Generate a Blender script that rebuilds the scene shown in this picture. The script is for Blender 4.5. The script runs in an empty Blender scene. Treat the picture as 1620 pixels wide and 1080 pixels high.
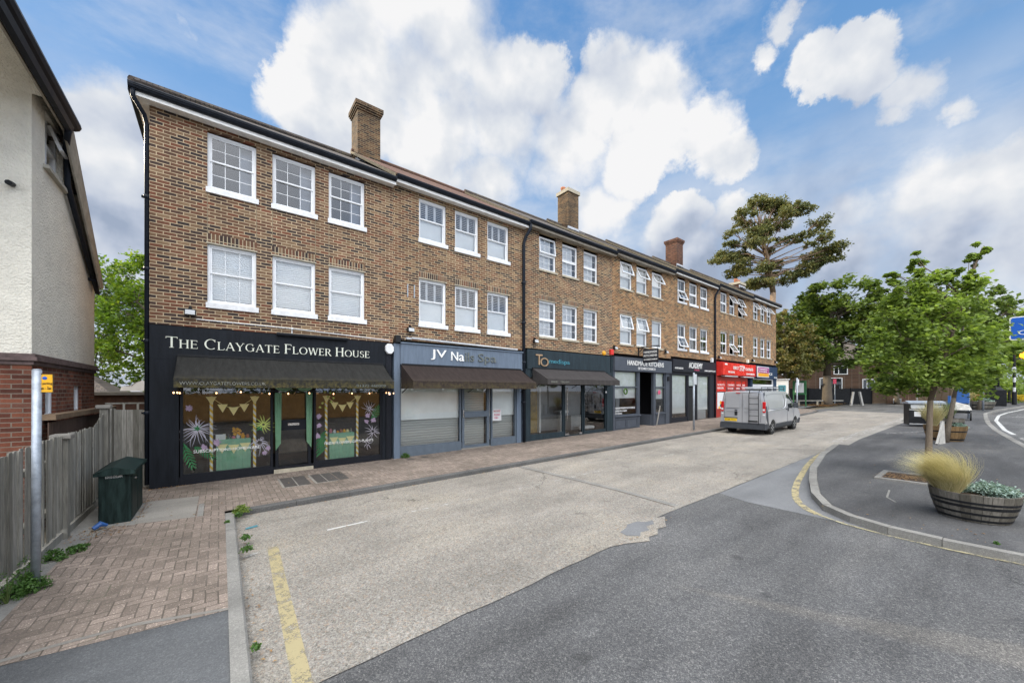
import bpy, math, random
import numpy as np
from mathutils import Vector, Matrix, geometry
R = math.radians
random.seed(7)
S = bpy.context.scene
COL = S.collection

# ------------------------------------------------------------ camera, sky, sun, exposure
CAMZ = 2.15
cam = bpy.data.objects.new("camera", bpy.data.cameras.new("camera"))
COL.objects.link(cam); S.camera = cam
cam.location = (0, 0, CAMZ)
cam.rotation_euler = (R(90), 0, R(-38.03))
cam.data.sensor_width = 36; cam.data.lens = 592/1620*36
cam.data.shift_y = 78/1620
cam.data.clip_start = 0.05; cam.data.clip_end = 3000
S.view_settings.view_transform = 'Standard'; S.view_settings.look = 'None'
S.view_settings.exposure = 0.62; S.view_settings.gamma = 1
S.render.film_transparent = False

SUN_EL, SUN_DIR = 22, Vector((-0.50, 0.86))
sun = bpy.data.objects.new("sun", bpy.data.lights.new("sun", 'SUN'))
COL.objects.link(sun)
sun.data.energy = 3.2; sun.data.angle = R(0.5); sun.data.color = (1, 0.86, 0.64)
sd = Vector((SUN_DIR.x, SUN_DIR.y, 0)).normalized()*math.cos(R(SUN_EL)) + Vector((0, 0, math.sin(R(SUN_EL))))
sun.rotation_euler = sd.to_track_quat('Z', 'Y').to_euler()

class NT:
    """small helper for building node trees"""
    def __init__(s, nt): s.t = nt
    def n(s, typ, _props=None, **kw):
        nd = s.t.nodes.new('ShaderNode' + typ)
        for k, v in (_props or {}).items(): setattr(nd, k, v)
        for k, v in kw.items():
            k = k.replace('_', ' ') if not k.startswith('i') or not k[1:].isdigit() else int(k[1:])
            if isinstance(k, str):
                inp = None
                for q in nd.inputs:
                    if q.name.lower() == k.lower() and q.enabled: inp = q; break
                if inp is None: inp = nd.inputs[k]
            else: inp = nd.inputs[k]
            s.put(inp, v)
        return nd
    def put(s, inp, v):
        if isinstance(v, bpy.types.Node): v = out(v)
        if isinstance(v, bpy.types.NodeSocket): s.t.links.new(v, inp)
        else:
            if inp.type == 'RGBA' and len(v) == 3: v = (*v, 1)
            inp.default_value = v
    def math(s, op, a, b=0.0, clamp=False, c=0.0):
        return s.n('Math', dict(operation=op, use_clamp=clamp), i0=a, i1=b, i2=c).outputs[0]
    def mix(s, f, a, b, blend='MIX'):
        nd = s.t.nodes.new('ShaderNodeMix'); nd.data_type = 'RGBA'; nd.blend_type = blend
        s.put(nd.inputs[0], f); s.put(nd.inputs[6], a); s.put(nd.inputs[7], b)
        return nd.outputs[2]
    def ramp(s, f, stops, interp='LINEAR'):
        nd = s.t.nodes.new('ShaderNodeValToRGB'); nd.color_ramp.interpolation = interp
        el = nd.color_ramp.elements
        while len(el) < len(stops): el.new(0.5)
        for e, (p, c) in zip(el, stops):
            e.position = p; e.color = (*c, 1) if not isinstance(c, (int, float)) else (c, c, c, 1)
        s.put(nd.inputs[0], f)
        return nd.outputs[0]
    def smooth(s, x, a, b):
        return s.n('MapRange', dict(interpolation_type='SMOOTHSTEP'), i0=x, i1=a, i2=b, i3=0.0, i4=1.0).outputs[0]
def out(nd):
    for o in nd.outputs:
        if o.enabled: return o

W = bpy.data.worlds.new("World"); S.world = W; W.use_nodes = True
W.node_tree.nodes.clear()
w = NT(W.node_tree)
gen = w.n('TexCoord').outputs['Generated']
dirn = w.n('VectorMath', dict(operation='NORMALIZE'), i0=gen).outputs[0]
sep = w.n('SeparateXYZ', i0=dirn)
zz = sep.outputs[2]
sky = w.n('TexSky', dict(sky_type='NISHITA', sun_disc=False, sun_elevation=R(SUN_EL),
          sun_rotation=math.atan2(SUN_DIR.x, SUN_DIR.y), air_density=1.0, dust_density=0.3, ozone_density=1.6))
nish = w.mix(1.0, sky, (0.085, 0.088, 0.1), 'MULTIPLY')
grad = w.ramp(w.smooth(zz, 0.0, 0.9), [(0, (0.38, 0.44, 0.52)), (0.35, (0.26, 0.37, 0.53)), (0.62, (0.13, 0.275, 0.50)), (1, (0.07, 0.20, 0.44))])
base = w.mix(0.2, grad, nish)
# clouds: heaps at chosen compass directions, broken up by noise
def pdir(x, y):
    u = x-810; vv = 618-y
    v0, v1 = math.cos(R(51.97)), math.sin(R(51.97))
    return Vector((v0*592+v1*u, v1*592-v0*u, vv)).normalized()
BLOBS = [(600,-30,.20),(690,40,.17),(560,80,.15),(640,130,.17),(560,190,.14),(690,210,.17),(480,150,.08),(800,200,.16),(850,140,.10),(900,230,.16),(960,160,.12),(1040,190,.13),(1110,190,.09),(1150,240,.08),
         (760,290,.12),(1000,260,.10),(1300,80,.045),(1340,105,.05),(1400,110,.06),(1450,150,.06),(1510,190,.045),(1430,190,.045),(1240,30,.035),(1210,80,.03),
         (170,190,.09),(150,270,.11),(180,350,.13),(215,260,.10),(120,180,.06),(1150,340,.07),(1230,360,.08),(1090,340,.06),(1340,340,.10),(1450,330,.11),(1560,310,.12),(1500,400,.14),(1350,420,.12),(1600,250,.07),(940,330,.12),(1080,420,.16),(1200,450,.14),(1620,400,.14)]
mask = None
nz1 = w.n('TexNoise', Vector=dirn, Scale=6.0, Detail=9.0, Roughness=0.56, Distortion=0.15)
warp = w.n('VectorMath', dict(operation='MULTIPLY_ADD'), i0=w.n('TexNoise', Vector=dirn, Scale=5.0, Detail=8.0, Roughness=0.66).outputs['Color'], i1=(0.15,)*3, i2=dirn).outputs[0]
warp = w.n('VectorMath', dict(operation='SUBTRACT'), i0=warp, i1=(0.075,)*3).outputs[0]
for (bx, by, br) in BLOBS:
    c = pdir(bx, by)
    d = w.n('VectorMath', dict(operation='DISTANCE'), i0=warp, i1=tuple(c)).outputs['Value']
    m_ = w.math('SUBTRACT', 1.0, w.math('DIVIDE', d, br), clamp=True)
    mask = m_ if mask is None else w.math('MAXIMUM', mask, m_)
dens = w.math('ADD', mask, w.math('MULTIPLY', w.math('SUBTRACT', nz1.outputs[0], 0.5), 1.1))
soft = w.n('TexNoise', Vector=dirn, Scale=3.5, Detail=3.0).outputs[0]
cm = w.math('DIVIDE', w.math('SUBTRACT', dens, 0.09), w.math('ADD', 0.16, w.math('MULTIPLY', w.smooth(soft, 0.34, 0.60), 0.55)), clamp=True)
cm = w.smooth(cm, 0.0, 1.0)
# thin veil low over the horizon, and faint high streaks
veil = w.math('MULTIPLY', w.smooth(zz, 0.60, 0.22), w.smooth(w.n('TexNoise', Vector=w.n('Mapping', Vector=dirn, Scale=(1, 1, 2.6)), Scale=3.0, Detail=8.0, Roughness=0.62).outputs[0], 0.30, 0.58), clamp=True)
thin = w.math('MULTIPLY', w.smooth(w.n('TexNoise', Vector=w.n('Mapping', Vector=dirn, Scale=(1, 1.4, 3)), Scale=3.2, Detail=7.0, Roughness=0.62).outputs[0], 0.46, 0.78), 0.38)
allm = w.math('MAXIMUM', w.math('MAXIMUM', cm, w.math('MULTIPLY', veil, 0.92)), thin)
# cloud body shading: sampled a little towards the sun for relief; thick and low parts get blue grey bases
off = w.n('VectorMath', dict(operation='ADD'), i0=dirn, i1=(-0.02, 0.02, 0.05)).outputs[0]
nzs = w.n('TexNoise', Vector=dirn, Scale=6.0, Detail=5.0, Roughness=0.5)
nz2 = w.n('TexNoise', Vector=off, Scale=6.0, Detail=5.0, Roughness=0.5)
rel = w.math('SUBTRACT', nzs.outputs[0], nz2.outputs[0])
big = w.n('TexNoise', Vector=w.n('Mapping', Vector=dirn, Location=(3.1, 0.7, 1.9)), Scale=2.4, Detail=5.0, Roughness=0.55).outputs[0]
shade = w.math('ADD', w.math('ADD', w.math('MULTIPLY', rel, 2.3), w.math('MULTIPLY', w.math('SUBTRACT', big, 0.5), 2.3)), w.math('MULTIPLY', w.smooth(zz, 0.1, 0.62), 0.42))
ccol = w.ramp(w.math('ADD', shade, 0.32), [(0.0, (0.23, 0.275, 0.36)), (0.25, (0.32, 0.36, 0.44)), (0.5, (0.42, 0.45, 0.505)), (0.75, (0.50, 0.52, 0.55)), (1.0, (0.60, 0.60, 0.605))])
skyc = w.mix(allm, base, ccol)
# brightness added to the unseen sky behind and overhead, to light facade and ground
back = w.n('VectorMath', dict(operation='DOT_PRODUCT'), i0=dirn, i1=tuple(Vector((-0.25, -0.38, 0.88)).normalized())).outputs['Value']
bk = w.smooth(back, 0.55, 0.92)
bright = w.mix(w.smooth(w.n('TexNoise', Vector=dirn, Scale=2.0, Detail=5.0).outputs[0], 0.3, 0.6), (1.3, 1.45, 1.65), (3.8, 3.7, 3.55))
low = w.smooth(w.n('VectorMath', dict(operation='DOT_PRODUCT'), i0=dirn, i1=(-0.35, -0.93, 0.0)).outputs['Value'], 0.1, 0.7)
skyc = w.mix(low, skyc, w.mix(allm, (0.55, 0.78, 1.2), (1.35, 1.4, 1.5)))
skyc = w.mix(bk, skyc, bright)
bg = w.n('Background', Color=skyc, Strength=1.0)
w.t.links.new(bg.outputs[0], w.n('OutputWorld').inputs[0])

# ------------------------------------------------------------ materials
MATS = {}
def newmat(name):
    m = bpy.data.materials.new(name); m.use_nodes = True
    t = NT(m.node_tree); b = m.node_tree.nodes['Principled BSDF']
    MATS[name] = m
    return m, t, b
def oc(t): return t.n('TexCoord').outputs['Object']
def setp(t, b, **kw):
    for k, v in kw.items(): t.put(b.inputs[k.replace('_', ' ')], v)
def bump(t, b, h, strength=0.4, dist=0.01):
    t.put(b.inputs['Normal'], t.n('Bump', Strength=strength, Distance=dist, Height=h).outputs[0])
def plain(name, col, rough=0.6, var=0.12, scale=6.0, metal=0.0, bmp=0.0, bscale=60.0, spec=0.3, streak=False):
    m, t, b = newmat(name)
    v = oc(t)
    if streak: v2 = t.n('Mapping', Vector=v, Scale=(3, 3, 0.35))
    else: v2 = v
    nz = t.n('TexNoise', Vector=v2, Scale=scale, Detail=6.0, Roughness=0.65)
    lo = tuple(c*(1-var*1.6) for c in col); hi = tuple(min(1, c*(1+var*1.2)) for c in col)
    setp(t, b, Base_Color=t.ramp(nz, [(0.3, lo), (0.7, hi)]), Metallic=metal, Specular_IOR_Level=spec)
    setp(t, b, Roughness=t.math('ADD', t.math('MULTIPLY', t.math('SUBTRACT', nz, 0.5), 0.3), rough, clamp=True))
    if bmp: bump(t, b, t.n('TexNoise', Vector=v, Scale=bscale, Detail=4.0), bmp, 0.028 if name == 'render_cream' else 0.01)
    return m
def uvw(t):
    s = t.n('SeparateXYZ', i0=oc(t))
    return t.n('CombineXYZ', i0=t.math('ADD', s.outputs[0], s.outputs[1]), i1=s.outputs[2], i2=0.0).outputs[0], s
def brickmat(name, stops, mortar, bw=0.225, rh=0.075, ms=0.0092, rot=False, bstr=0.6, off=0.5, stain=0.25):
    m, t, b = newmat(name)
    vec, s = uvw(t)
    if rot: vec = t.n('Mapping', Vector=vec, Rotation=(0, 0, R(90))).outputs[0]
    wob = t.n('TexNoise', Vector=vec, Scale=9.0, Detail=3.0).outputs['Color']
    vec = t.n('VectorMath', dict(operation='MULTIPLY_ADD'), i0=wob, i1=(0.007,)*3, i2=vec).outputs[0]
    br = t.n('TexBrick', dict(offset=off), Vector=vec, Color1=(0, 0, 0), Color2=(1, 1, 1), Mortar=(0.5,)*3, Scale=1.0,
             Mortar_Size=ms, Mortar_Smooth=0.15, Bias=0.0, Brick_Width=bw, Row_Height=rh)
    col = t.ramp(br.outputs['Color'], stops)
    n1 = t.n('TexNoise', Vector=vec, Scale=55.0, Detail=4.0, Roughness=0.7)
    col = t.mix(0.6, col, t.ramp(n1, [(0.3, 0.45), (0.7, 1.0)]), 'MULTIPLY')
    n2 = t.n('TexNoise', Vector=vec, Scale=0.7, Detail=6.0, Roughness=0.62)
    n4 = t.n('TexNoise', Vector=t.n('Mapping', Vector=vec, Scale=(3.0, 0.35, 1)), Scale=1.3, Detail=5.0, Roughness=0.6)
    mo = t.mix(t.n('TexNoise', Vector=vec, Scale=4.0, Detail=3.0), tuple(c*0.8 for c in mortar), mortar)
    col = t.mix(br.outputs['Fac'], col, mo)
    col = t.mix(1.0, col, t.ramp(n2, [(0.25, 1-stain*1.2), (0.62, 1.04)]), 'MULTIPLY')
    col = t.mix(1.0, col, t.ramp(n4, [(0.3, (1-stain*.7, 1-stain*.75, 1-stain*.8)), (0.55, (1, 1, 1)), (0.75, (1.08, 1.03, .96))]), 'MULTIPLY')
    setp(t, b, Base_Color=col, Roughness=0.88, Specular_IOR_Level=0.25)
    h = t.math('ADD', t.math('MULTIPLY', t.math('SUBTRACT', 1.0, br.outputs['Fac']), 1.0), t.math('MULTIPLY', n1, 0.3))
    bump(t, b, h, bstr, 0.008)
    return m
YB = [(0.0, (0.045, 0.036, 0.036)), (0.2, (0.075, 0.05, 0.042)), (0.36, (0.14, 0.074, 0.048)), (0.52, (0.22, 0.082, 0.048)), (0.66, (0.165, 0.09, 0.056)), (0.82, (0.20, 0.12, 0.072)), (1.0, (0.28, 0.185, 0.11))]
brickmat('stock_brick', YB, (0.52, 0.41, 0.27))
YB1 = [(0.0, (0.04, 0.033, 0.033)), (0.25, (0.09, 0.056, 0.045)), (0.5, (0.21, 0.09, 0.05)), (0.72, (0.20, 0.115, 0.066)), (1.0, (0.31, 0.205, 0.115))]
brickmat('stock_brick_mid', YB1, (0.52, 0.41, 0.265))
YB2 = [(0.0, (0.05, 0.038, 0.03)), (0.3, (0.14, 0.07, 0.04)), (0.5, (0.30, 0.125, 0.05)), (0.75, (0.31, 0.16, 0.075)), (1.0, (0.40, 0.24, 0.11))]
brickmat('stock_brick_far', YB2, (0.50, 0.385, 0.235))
brickmat('soldier_brick', YB, (0.50, 0.42, 0.29), bw=0.225, rh=0.075, rot=True, off=0.0)
brickmat('chimney_brick', [(0, (0.04, 0.03, 0.028)), (0.4, (0.09, 0.055, 0.038)), (0.7, (0.15, 0.08, 0.045)), (1, (0.22, 0.14, 0.075))], (0.27, 0.215, 0.13), stain=0.5)
brickmat('chimney_red', [(0, (0.08, 0.04, 0.03)), (0.5, (0.15, 0.06, 0.04)), (1, (0.22, 0.10, 0.06))], (0.16, 0.12, 0.09), stain=0.5)
brickmat('house_brick', [(0, (0.10, 0.038, 0.026)), (0.4, (0.18, 0.06, 0.037)), (0.8, (0.27, 0.095, 0.055)), (1, (0.19, 0.085, 0.06))], (0.24, 0.19, 0.15), ms=0.008, stain=0.35)
brickmat('far_brick', [(0, (0.08, 0.045, 0.032)), (1, (0.16, 0.09, 0.06))], (0.18, 0.15, 0.12))
# block paving
def paving():
    m, t, b = newmat('block_paving')
    v = oc(t)
    wob = t.n('TexNoise', Vector=v, Scale=3.0, Detail=3.0).outputs['Color']
    s = t.n('SeparateXYZ', i0=t.n('VectorMath', dict(operation='MULTIPLY_ADD'), i0=wob, i1=(0.018,)*3, i2=v).outputs[0])
    # herringbone of 200 x 100 mm blocks: cell (i, j), m = (i+j) mod 4 tells which half of which brick it is
    X_ = t.math('DIVIDE', s.outputs[0], 0.104); Y_ = t.math('DIVIDE', s.outputs[1], 0.104)
    ci = t.math('FLOOR', X_); cj = t.math('FLOOR', Y_); fx = t.math('SUBTRACT', X_, ci); fy = t.math('SUBTRACT', Y_, cj)
    mm = t.math('FLOORED_MODULO', t.math('ADD', ci, cj), 4.0)
    eq = lambda k: t.math('COMPARE', mm, float(k), c=0.1)
    e0, e1, e2, e3 = eq(0), eq(1), eq(2), eq(3)
    big_ = lambda a_, e: t.math('ADD', a_, t.math('MULTIPLY', e, 9.0))
    dist = t.math('MINIMUM', t.math('MINIMUM', big_(fx, e1), big_(t.math('SUBTRACT', 1.0, fx), e0)), t.math('MINIMUM', big_(fy, e3), big_(t.math('SUBTRACT', 1.0, fy), e2)))
    fac_ = t.smooth(dist, 0.085, 0.035)
    idn = t.n('TexWhiteNoise', dict(noise_dimensions='2D'), Vector=t.n('CombineXYZ', i0=t.math('SUBTRACT', ci, e1), i1=t.math('SUBTRACT', cj, e3), i2=0.0).outputs[0])
    col = t.ramp(idn.outputs['Value'], [(0, (0.19, 0.158, 0.136)), (0.5, (0.235, 0.195, 0.168)), (1, (0.28, 0.232, 0.20))])
    vo = t.n('TexVoronoi', Vector=v, Scale=130.0)
    sp = t.ramp(vo.outputs['Color'], [(0.0, 0.62), (0.6, 0.98), (0.84, 1.1), (0.9, 2.3)])
    col = t.mix(0.85, col, sp, 'MULTIPLY')
    n2 = t.n('TexNoise', Vector=v, Scale=0.8, Detail=7.0, Roughness=0.65)
    col = t.mix(1.0, col, t.ramp(n2, [(0.28, (0.62, 0.62, 0.6)), (0.62, (1.12, 1.1, 1.08))]), 'MULTIPLY')
    jn = t.n('TexNoise', Vector=v, Scale=1.7, Detail=4.0)
    col = t.mix(fac_, col, t.ramp(jn, [(0.4, (0.10, 0.085, 0.07)), (0.6, (0.15, 0.125, 0.108)), (0.75, (0.09, 0.10, 0.055))]))
    setp(t, b, Base_Color=col, Roughness=0.9, Specular_IOR_Level=0.2)
    bump(t, b, t.math('ADD', t.math('SUBTRACT', 1.0, fac_), t.math('MULTIPLY', vo.outputs['Distance'], 0.4)), 0.6, 0.006)
paving()
def aggregate(name, cols, patch, scale=75.0, stainlo=0.62, bm=0.5, tint=None):
    m, t, b = newmat(name)
    v = oc(t)
    vo = t.n('TexVoronoi', Vector=v, Scale=scale)
    vo2 = t.n('TexVoronoi', Vector=v, Scale=scale*0.45)
    c1 = t.ramp(t.n('SeparateColor', i0=vo.outputs['Color']).outputs[0], cols, 'CONSTANT')
    c2 = t.ramp(t.n('SeparateColor', i0=vo2.outputs['Color']).outputs[1], cols, 'CONSTANT')
    col = t.mix(0.4, c1, c2)
    fine = t.n('TexNoise', Vector=v, Scale=220.0, Detail=3.0, Roughness=0.8)
    col = t.mix(0.7, col, t.ramp(fine, [(0.3, 0.6), (0.7, 1.3)]), 'MULTIPLY')
    n2 = t.n('TexNoise', Vector=v, Scale=0.45, Detail=8.0, Roughness=0.62)
    col = t.mix(1.0, col, t.ramp(n2, [(0.3, stainlo), (0.5, 0.95), (0.68, patch)]), 'MULTIPLY')
    n3 = t.n('TexNoise', Vector=t.n('Mapping', Vector=v, Scale=(0.5, 2.2, 1)), Scale=0.8, Detail=5.0, Roughness=0.6)
    col = t.mix(1.0, col, t.ramp(n3, [(0.34, 0.84), (0.62, 1.04)]), 'MULTIPLY')
    if name in ('road_asphalt', 'island_asphalt'):
        pt = t.n('TexNoise', Vector=t.n('Mapping', Vector=v, Scale=(0.35, 1.6, 1)), Scale=0.9, Detail=4.0, Roughness=0.5)
        col = t.mix(1.0, col, t.ramp(pt, [(0.36, (0.80, 0.80, 0.80)), (0.5, (1, 1, 1)), (0.66, (1.13, 1.12, 1.10))]), 'MULTIPLY')
        cv = t.n('TexVoronoi', dict(feature='DISTANCE_TO_EDGE'), Vector=t.n('VectorMath', dict(operation='MULTIPLY_ADD'), i0=t.n('TexNoise', Vector=v, Scale=1.8, Detail=6.0, Roughness=0.7).outputs['Color'], i1=(1.0,)*3, i2=v).outputs[0], Scale=0.3)
        cr = t.math('MULTIPLY', t.math('SUBTRACT', 1.0, t.smooth(cv, 0.0, 0.004)), t.smooth(t.n('TexNoise', Vector=v, Scale=0.5, Detail=2.0), 0.52, 0.60))
        col = t.mix(t.math('MULTIPLY', cr, 0.8), col, (0.03, 0.03, 0.03))
        sp = t.n('TexNoise', Vector=v, Scale=3.1, Detail=3.0, Roughness=0.5)
        col = t.mix(t.math('MULTIPLY', t.smooth(sp, 0.68, 0.76), 0.4), col, (0.035, 0.035, 0.035))
    if name == 'exposed_concrete':
        # cracks and dark drip spots
        cv = t.n('TexVoronoi', dict(feature='DISTANCE_TO_EDGE'), Vector=t.n('VectorMath', dict(operation='MULTIPLY_ADD'), i0=t.n('TexNoise', Vector=v, Scale=1.6, Detail=6.0, Roughness=0.7).outputs['Color'], i1=(1.1,)*3, i2=v).outputs[0], Scale=0.22)
        cr = t.math('MULTIPLY', t.math('SUBTRACT', 1.0, t.smooth(cv, 0.0, 0.0045)), t.smooth(t.n('TexNoise', Vector=v, Scale=0.6, Detail=2.0), 0.42, 0.56))
        col = t.mix(cr, col, (0.07, 0.065, 0.055))
        sp = t.n('TexNoise', Vector=v, Scale=2.3, Detail=3.0, Roughness=0.5)
        col = t.mix(t.math('MULTIPLY', t.smooth(sp, 0.66, 0.74), 0.45), col, (0.09, 0.082, 0.075))
    setp(t, b, Base_Color=col, Roughness=0.93, Specular_IOR_Level=0.2)
    bump(t, b, t.math('ADD', vo.outputs['Distance'], fine), bm, 0.006)
aggregate('exposed_concrete', [(0, (0.16, 0.15, 0.135)), (0.15, (0.26, 0.245, 0.215)), (0.42, (0.32, 0.30, 0.268)), (0.62, (0.29, 0.255, 0.215)), (0.75, (0.42, 0.40, 0.365)), (0.9, (0.12, 0.115, 0.11)), (0.95, (0.38, 0.27, 0.19))], (1.1, 1.08, 1.03), scale=105, stainlo=0.74)
aggregate('road_asphalt', [(0, (0.075, 0.076, 0.079)), (0.35, (0.11, 0.111, 0.114)), (0.6, (0.14, 0.141, 0.143)), (0.82, (0.19, 0.188, 0.186)), (0.93, (0.29, 0.285, 0.275))], (1.12, 1.12, 1.12), scale=150, stainlo=0.85, bm=0.5)
aggregate('smooth_asphalt', [(0, (0.165, 0.17, 0.178)), (0.5, (0.19, 0.195, 0.20)), (0.9, (0.23, 0.23, 0.23))], (1.08, 1.08, 1.08), scale=120, stainlo=0.85, bm=0.2)
aggregate('island_asphalt', [(0, (0.078, 0.079, 0.082)), (0.4, (0.095, 0.096, 0.10)), (0.8, (0.12, 0.12, 0.123)), (0.95, (0.17, 0.17, 0.165))], (1.25, 1.22, 1.18), scale=120, stainlo=0.78, bm=0.35)
aggregate('footway_asphalt', [(0, (0.10, 0.105, 0.11)), (0.5, (0.125, 0.13, 0.137)), (0.9, (0.165, 0.17, 0.175))], (1.15, 1.14, 1.12), scale=140, stainlo=0.72, bm=0.3)
aggregate('kerb_concrete', [(0, (0.22, 0.215, 0.20)), (0.5, (0.27, 0.262, 0.245)), (0.9, (0.34, 0.33, 0.31))], (1.1, 1.1, 1.08), scale=160, stainlo=0.6, bm=0.3)
aggregate('dark_kerb', [(0, (0.10, 0.10, 0.098)), (0.5, (0.135, 0.133, 0.13)), (0.9, (0.19, 0.185, 0.18))], (1.2, 1.2, 1.18), scale=160, stainlo=0.65, bm=0.3)
aggregate('slab_concrete', [(0, (0.25, 0.235, 0.21)), (0.5, (0.29, 0.275, 0.25)), (0.9, (0.34, 0.32, 0.29))], (1.05, 1.05, 1.04), scale=200, stainlo=0.8, bm=0.15)
def worn(name, col, cov, under=None):
    """thin worn road paint: gaps let the surface below show through"""
    m, t, b = newmat(name)
    v = oc(t)
    n = t.n('TexNoise', Vector=v, Scale=7.0, Detail=8.0, Roughness=0.75)
    n2 = t.n('TexNoise', Vector=v, Scale=90.0, Detail=3.0, Roughness=0.7)
    f = t.math('ADD', t.math('MULTIPLY', n, 0.7), t.math('MULTIPLY', n2, 0.3))
    setp(t, b, Base_Color=t.mix(n2, tuple(c*0.8 for c in col), col), Roughness=0.8, Alpha=t.math('MULTIPLY', t.smooth(f, cov-0.05, cov+0.05), 0.85))
worn('yellow_paint', (0.44, 0.375, 0.21), 0.46)
worn('pale_yellow_paint', (0.44, 0.40, 0.25), 0.47)
worn('white_paint', (0.66, 0.66, 0.64), 0.44)
worn('faint_white_paint', (0.55, 0.54, 0.51), 0.52)
plain('upvc_white', (0.74, 0.76, 0.78), 0.35, 0.04)
plain('sill_white', (0.68, 0.69, 0.70), 0.6, 0.1, 9)
plain('sill_stone', (0.40, 0.36, 0.28), 0.85, 0.18, 12, bmp=0.2)
plain('fascia_white', (0.82, 0.82, 0.80), 0.5, 0.08)
plain('soffit_brown', (0.30, 0.27, 0.22), 0.8, 0.2)
plain('black_plastic', (0.016, 0.020, 0.028), 0.42, 0.15, spec=0.12)
plain('black_iron', (0.02, 0.021, 0.023), 0.45, 0.2, spec=0.12)
plain('dark_void', (0.02, 0.02, 0.022), 0.9, 0.1)
plain('charcoal_render', (0.012, 0.0145, 0.019), 0.55, 0.22, 5, bmp=0.15, bscale=25, streak=True, spec=0.12)
plain('charcoal_wood', (0.014, 0.0155, 0.02), 0.5, 0.15, 14, spec=0.12)
plain('slate_blue_paint', (0.12, 0.155, 0.205), 0.5, 0.12, 5, streak=True)
plain('slate_blue_dark', (0.10, 0.125, 0.155), 0.5, 0.1, 6)
plain('teal_black_paint', (0.026, 0.038, 0.046), 0.45, 0.18, 4, streak=True, spec=0.12)
plain('mid_grey_paint', (0.07, 0.08, 0.098), 0.45, 0.08, 4, spec=0.12)
plain('anthracite_paint', (0.022, 0.023, 0.029), 0.5, 0.12, 4, spec=0.12)
plain('navy_paint', (0.025, 0.045, 0.085), 0.5, 0.12, 4, spec=0.12)
plain('red_paint', (0.48, 0.018, 0.018), 0.35, 0.12, 3)
plain('dark_red_paint', (0.30, 0.03, 0.022), 0.45, 0.15, 3)
plain('red_panel', (0.62, 0.035, 0.028), 0.25, 0.1, 3)
plain('cream_letter', (0.68, 0.70, 0.60), 0.6, 0.08, 20)
plain('white_letter', (0.80, 0.80, 0.78), 0.5, 0.05)
plain('faded_letter', (0.13, 0.145, 0.135), 0.7, 0.3, 20)
plain('dim_letter', (0.20, 0.205, 0.18), 0.7, 0.5, 25)
plain('gold_metal', (0.45, 0.30, 0.18), 0.35, 0.15, 8, metal=0.7)
plain('teal_letter', (0.06, 0.22, 0.28), 0.5, 0.1)
plain('pink_letter', (0.55, 0.08, 0.16), 0.5, 0.1)
plain('purple_panel', (0.30, 0.03, 0.18), 0.4, 0.1)
plain('amber_panel', (0.70, 0.33, 0.02), 0.4, 0.1)
plain('roller_blind', (0.82, 0.84, 0.84), 0.8, 0.05, 2)
plain('sheer_blind', (0.50, 0.52, 0.50), 0.85, 0.08, 2)
plain('light_grey', (0.45, 0.47, 0.49), 0.6, 0.08)
plain('galvanised', (0.34, 0.38, 0.43), 0.42, 0.18, 14, metal=0.35)
plain('stainless', (0.5, 0.5, 0.5), 0.25, 0.1, metal=0.9)
plain('render_cream', (0.74, 0.705, 0.61), 0.9, 0.07, 3, bmp=1.0, bscale=32)
plain('render_stone', (0.36, 0.345, 0.30), 0.9, 0.14, 5, bmp=0.3)
plain('band_brick', (0.12, 0.085, 0.08), 0.8, 0.3, 8)
plain('brown_fence', (0.095, 0.06, 0.045), 0.8, 0.25, 8, streak=True)
plain('shed_brown', (0.085, 0.05, 0.038), 0.85, 0.25, 8)
plain('grey_roof_felt', (0.12, 0.115, 0.105), 0.9, 0.2)
plain('caravan_white', (0.62, 0.60, 0.58), 0.4, 0.06)
plain('lead', (0.42, 0.44, 0.47), 0.5, 0.15, 10)
plain('mortar_verge', (0.24, 0.20, 0.135), 0.9, 0.25, 14)
plain('terracotta', (0.42, 0.17, 0.09), 0.8, 0.15)
plain('cabinet_green', (0.016, 0.029, 0.027), 0.5, 0.5, 5, streak=True, spec=0.12)
plain('sign_yellow', (0.80, 0.42, 0.02), 0.4, 0.05)
plain('sign_blue', (0.01, 0.10, 0.48), 0.35, 0.05)
plain('notice_green', (0.03, 0.12, 0.05), 0.5, 0.1)
plain('barrow_blue', (0.03, 0.10, 0.30), 0.45, 0.1)
plain('van_silver', (0.50, 0.505, 0.52), 0.22, 0.02, 1, metal=0.45, spec=0.6)
plain('van_plastic', (0.055, 0.06, 0.068), 0.55, 0.1, spec=0.12)
plain('tyre', (0.018, 0.018, 0.018), 0.75, 0.2)
plain('alloy', (0.36, 0.37, 0.38), 0.35, 0.1, metal=0.7)
plain('van_glass', (0.015, 0.018, 0.02), 0.06, 0.05, spec=0.6)
plain('lamp_red', (0.50, 0.012, 0.015), 0.18, 0.1, spec=0.6)
plain('lamp_clear', (0.6, 0.6, 0.6), 0.15, 0.05)
plain('plate_yellow', (0.80, 0.52, 0.02), 0.4, 0.03)
plain('black_mark', (0.015, 0.015, 0.015), 0.6, 0.1)
plain('soil', (0.06, 0.042, 0.03), 0.95, 0.4, 20, bmp=0.8)
plain('earth', (0.13, 0.11, 0.08), 0.95, 0.3, 3)
plain('drain_iron', (0.075, 0.068, 0.064), 0.7, 0.25, 18, bmp=0.5, bscale=90)
plain('cloth_green', (0.22, 0.44, 0.31), 0.85, 0.06)
plain('sage_drape', (0.27, 0.46, 0.31), 0.85, 0.1)
plain('bunting_yellow', (0.85, 0.76, 0.38), 0.8, 0.06)
plain('paint_white_flower', (0.42, 0.40, 0.45), 0.8, 0.1)
plain('paint_lilac', (0.33, 0.25, 0.34), 0.8, 0.1)
plain('paint_green', (0.04, 0.17, 0.065), 0.8, 0.15)
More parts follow.
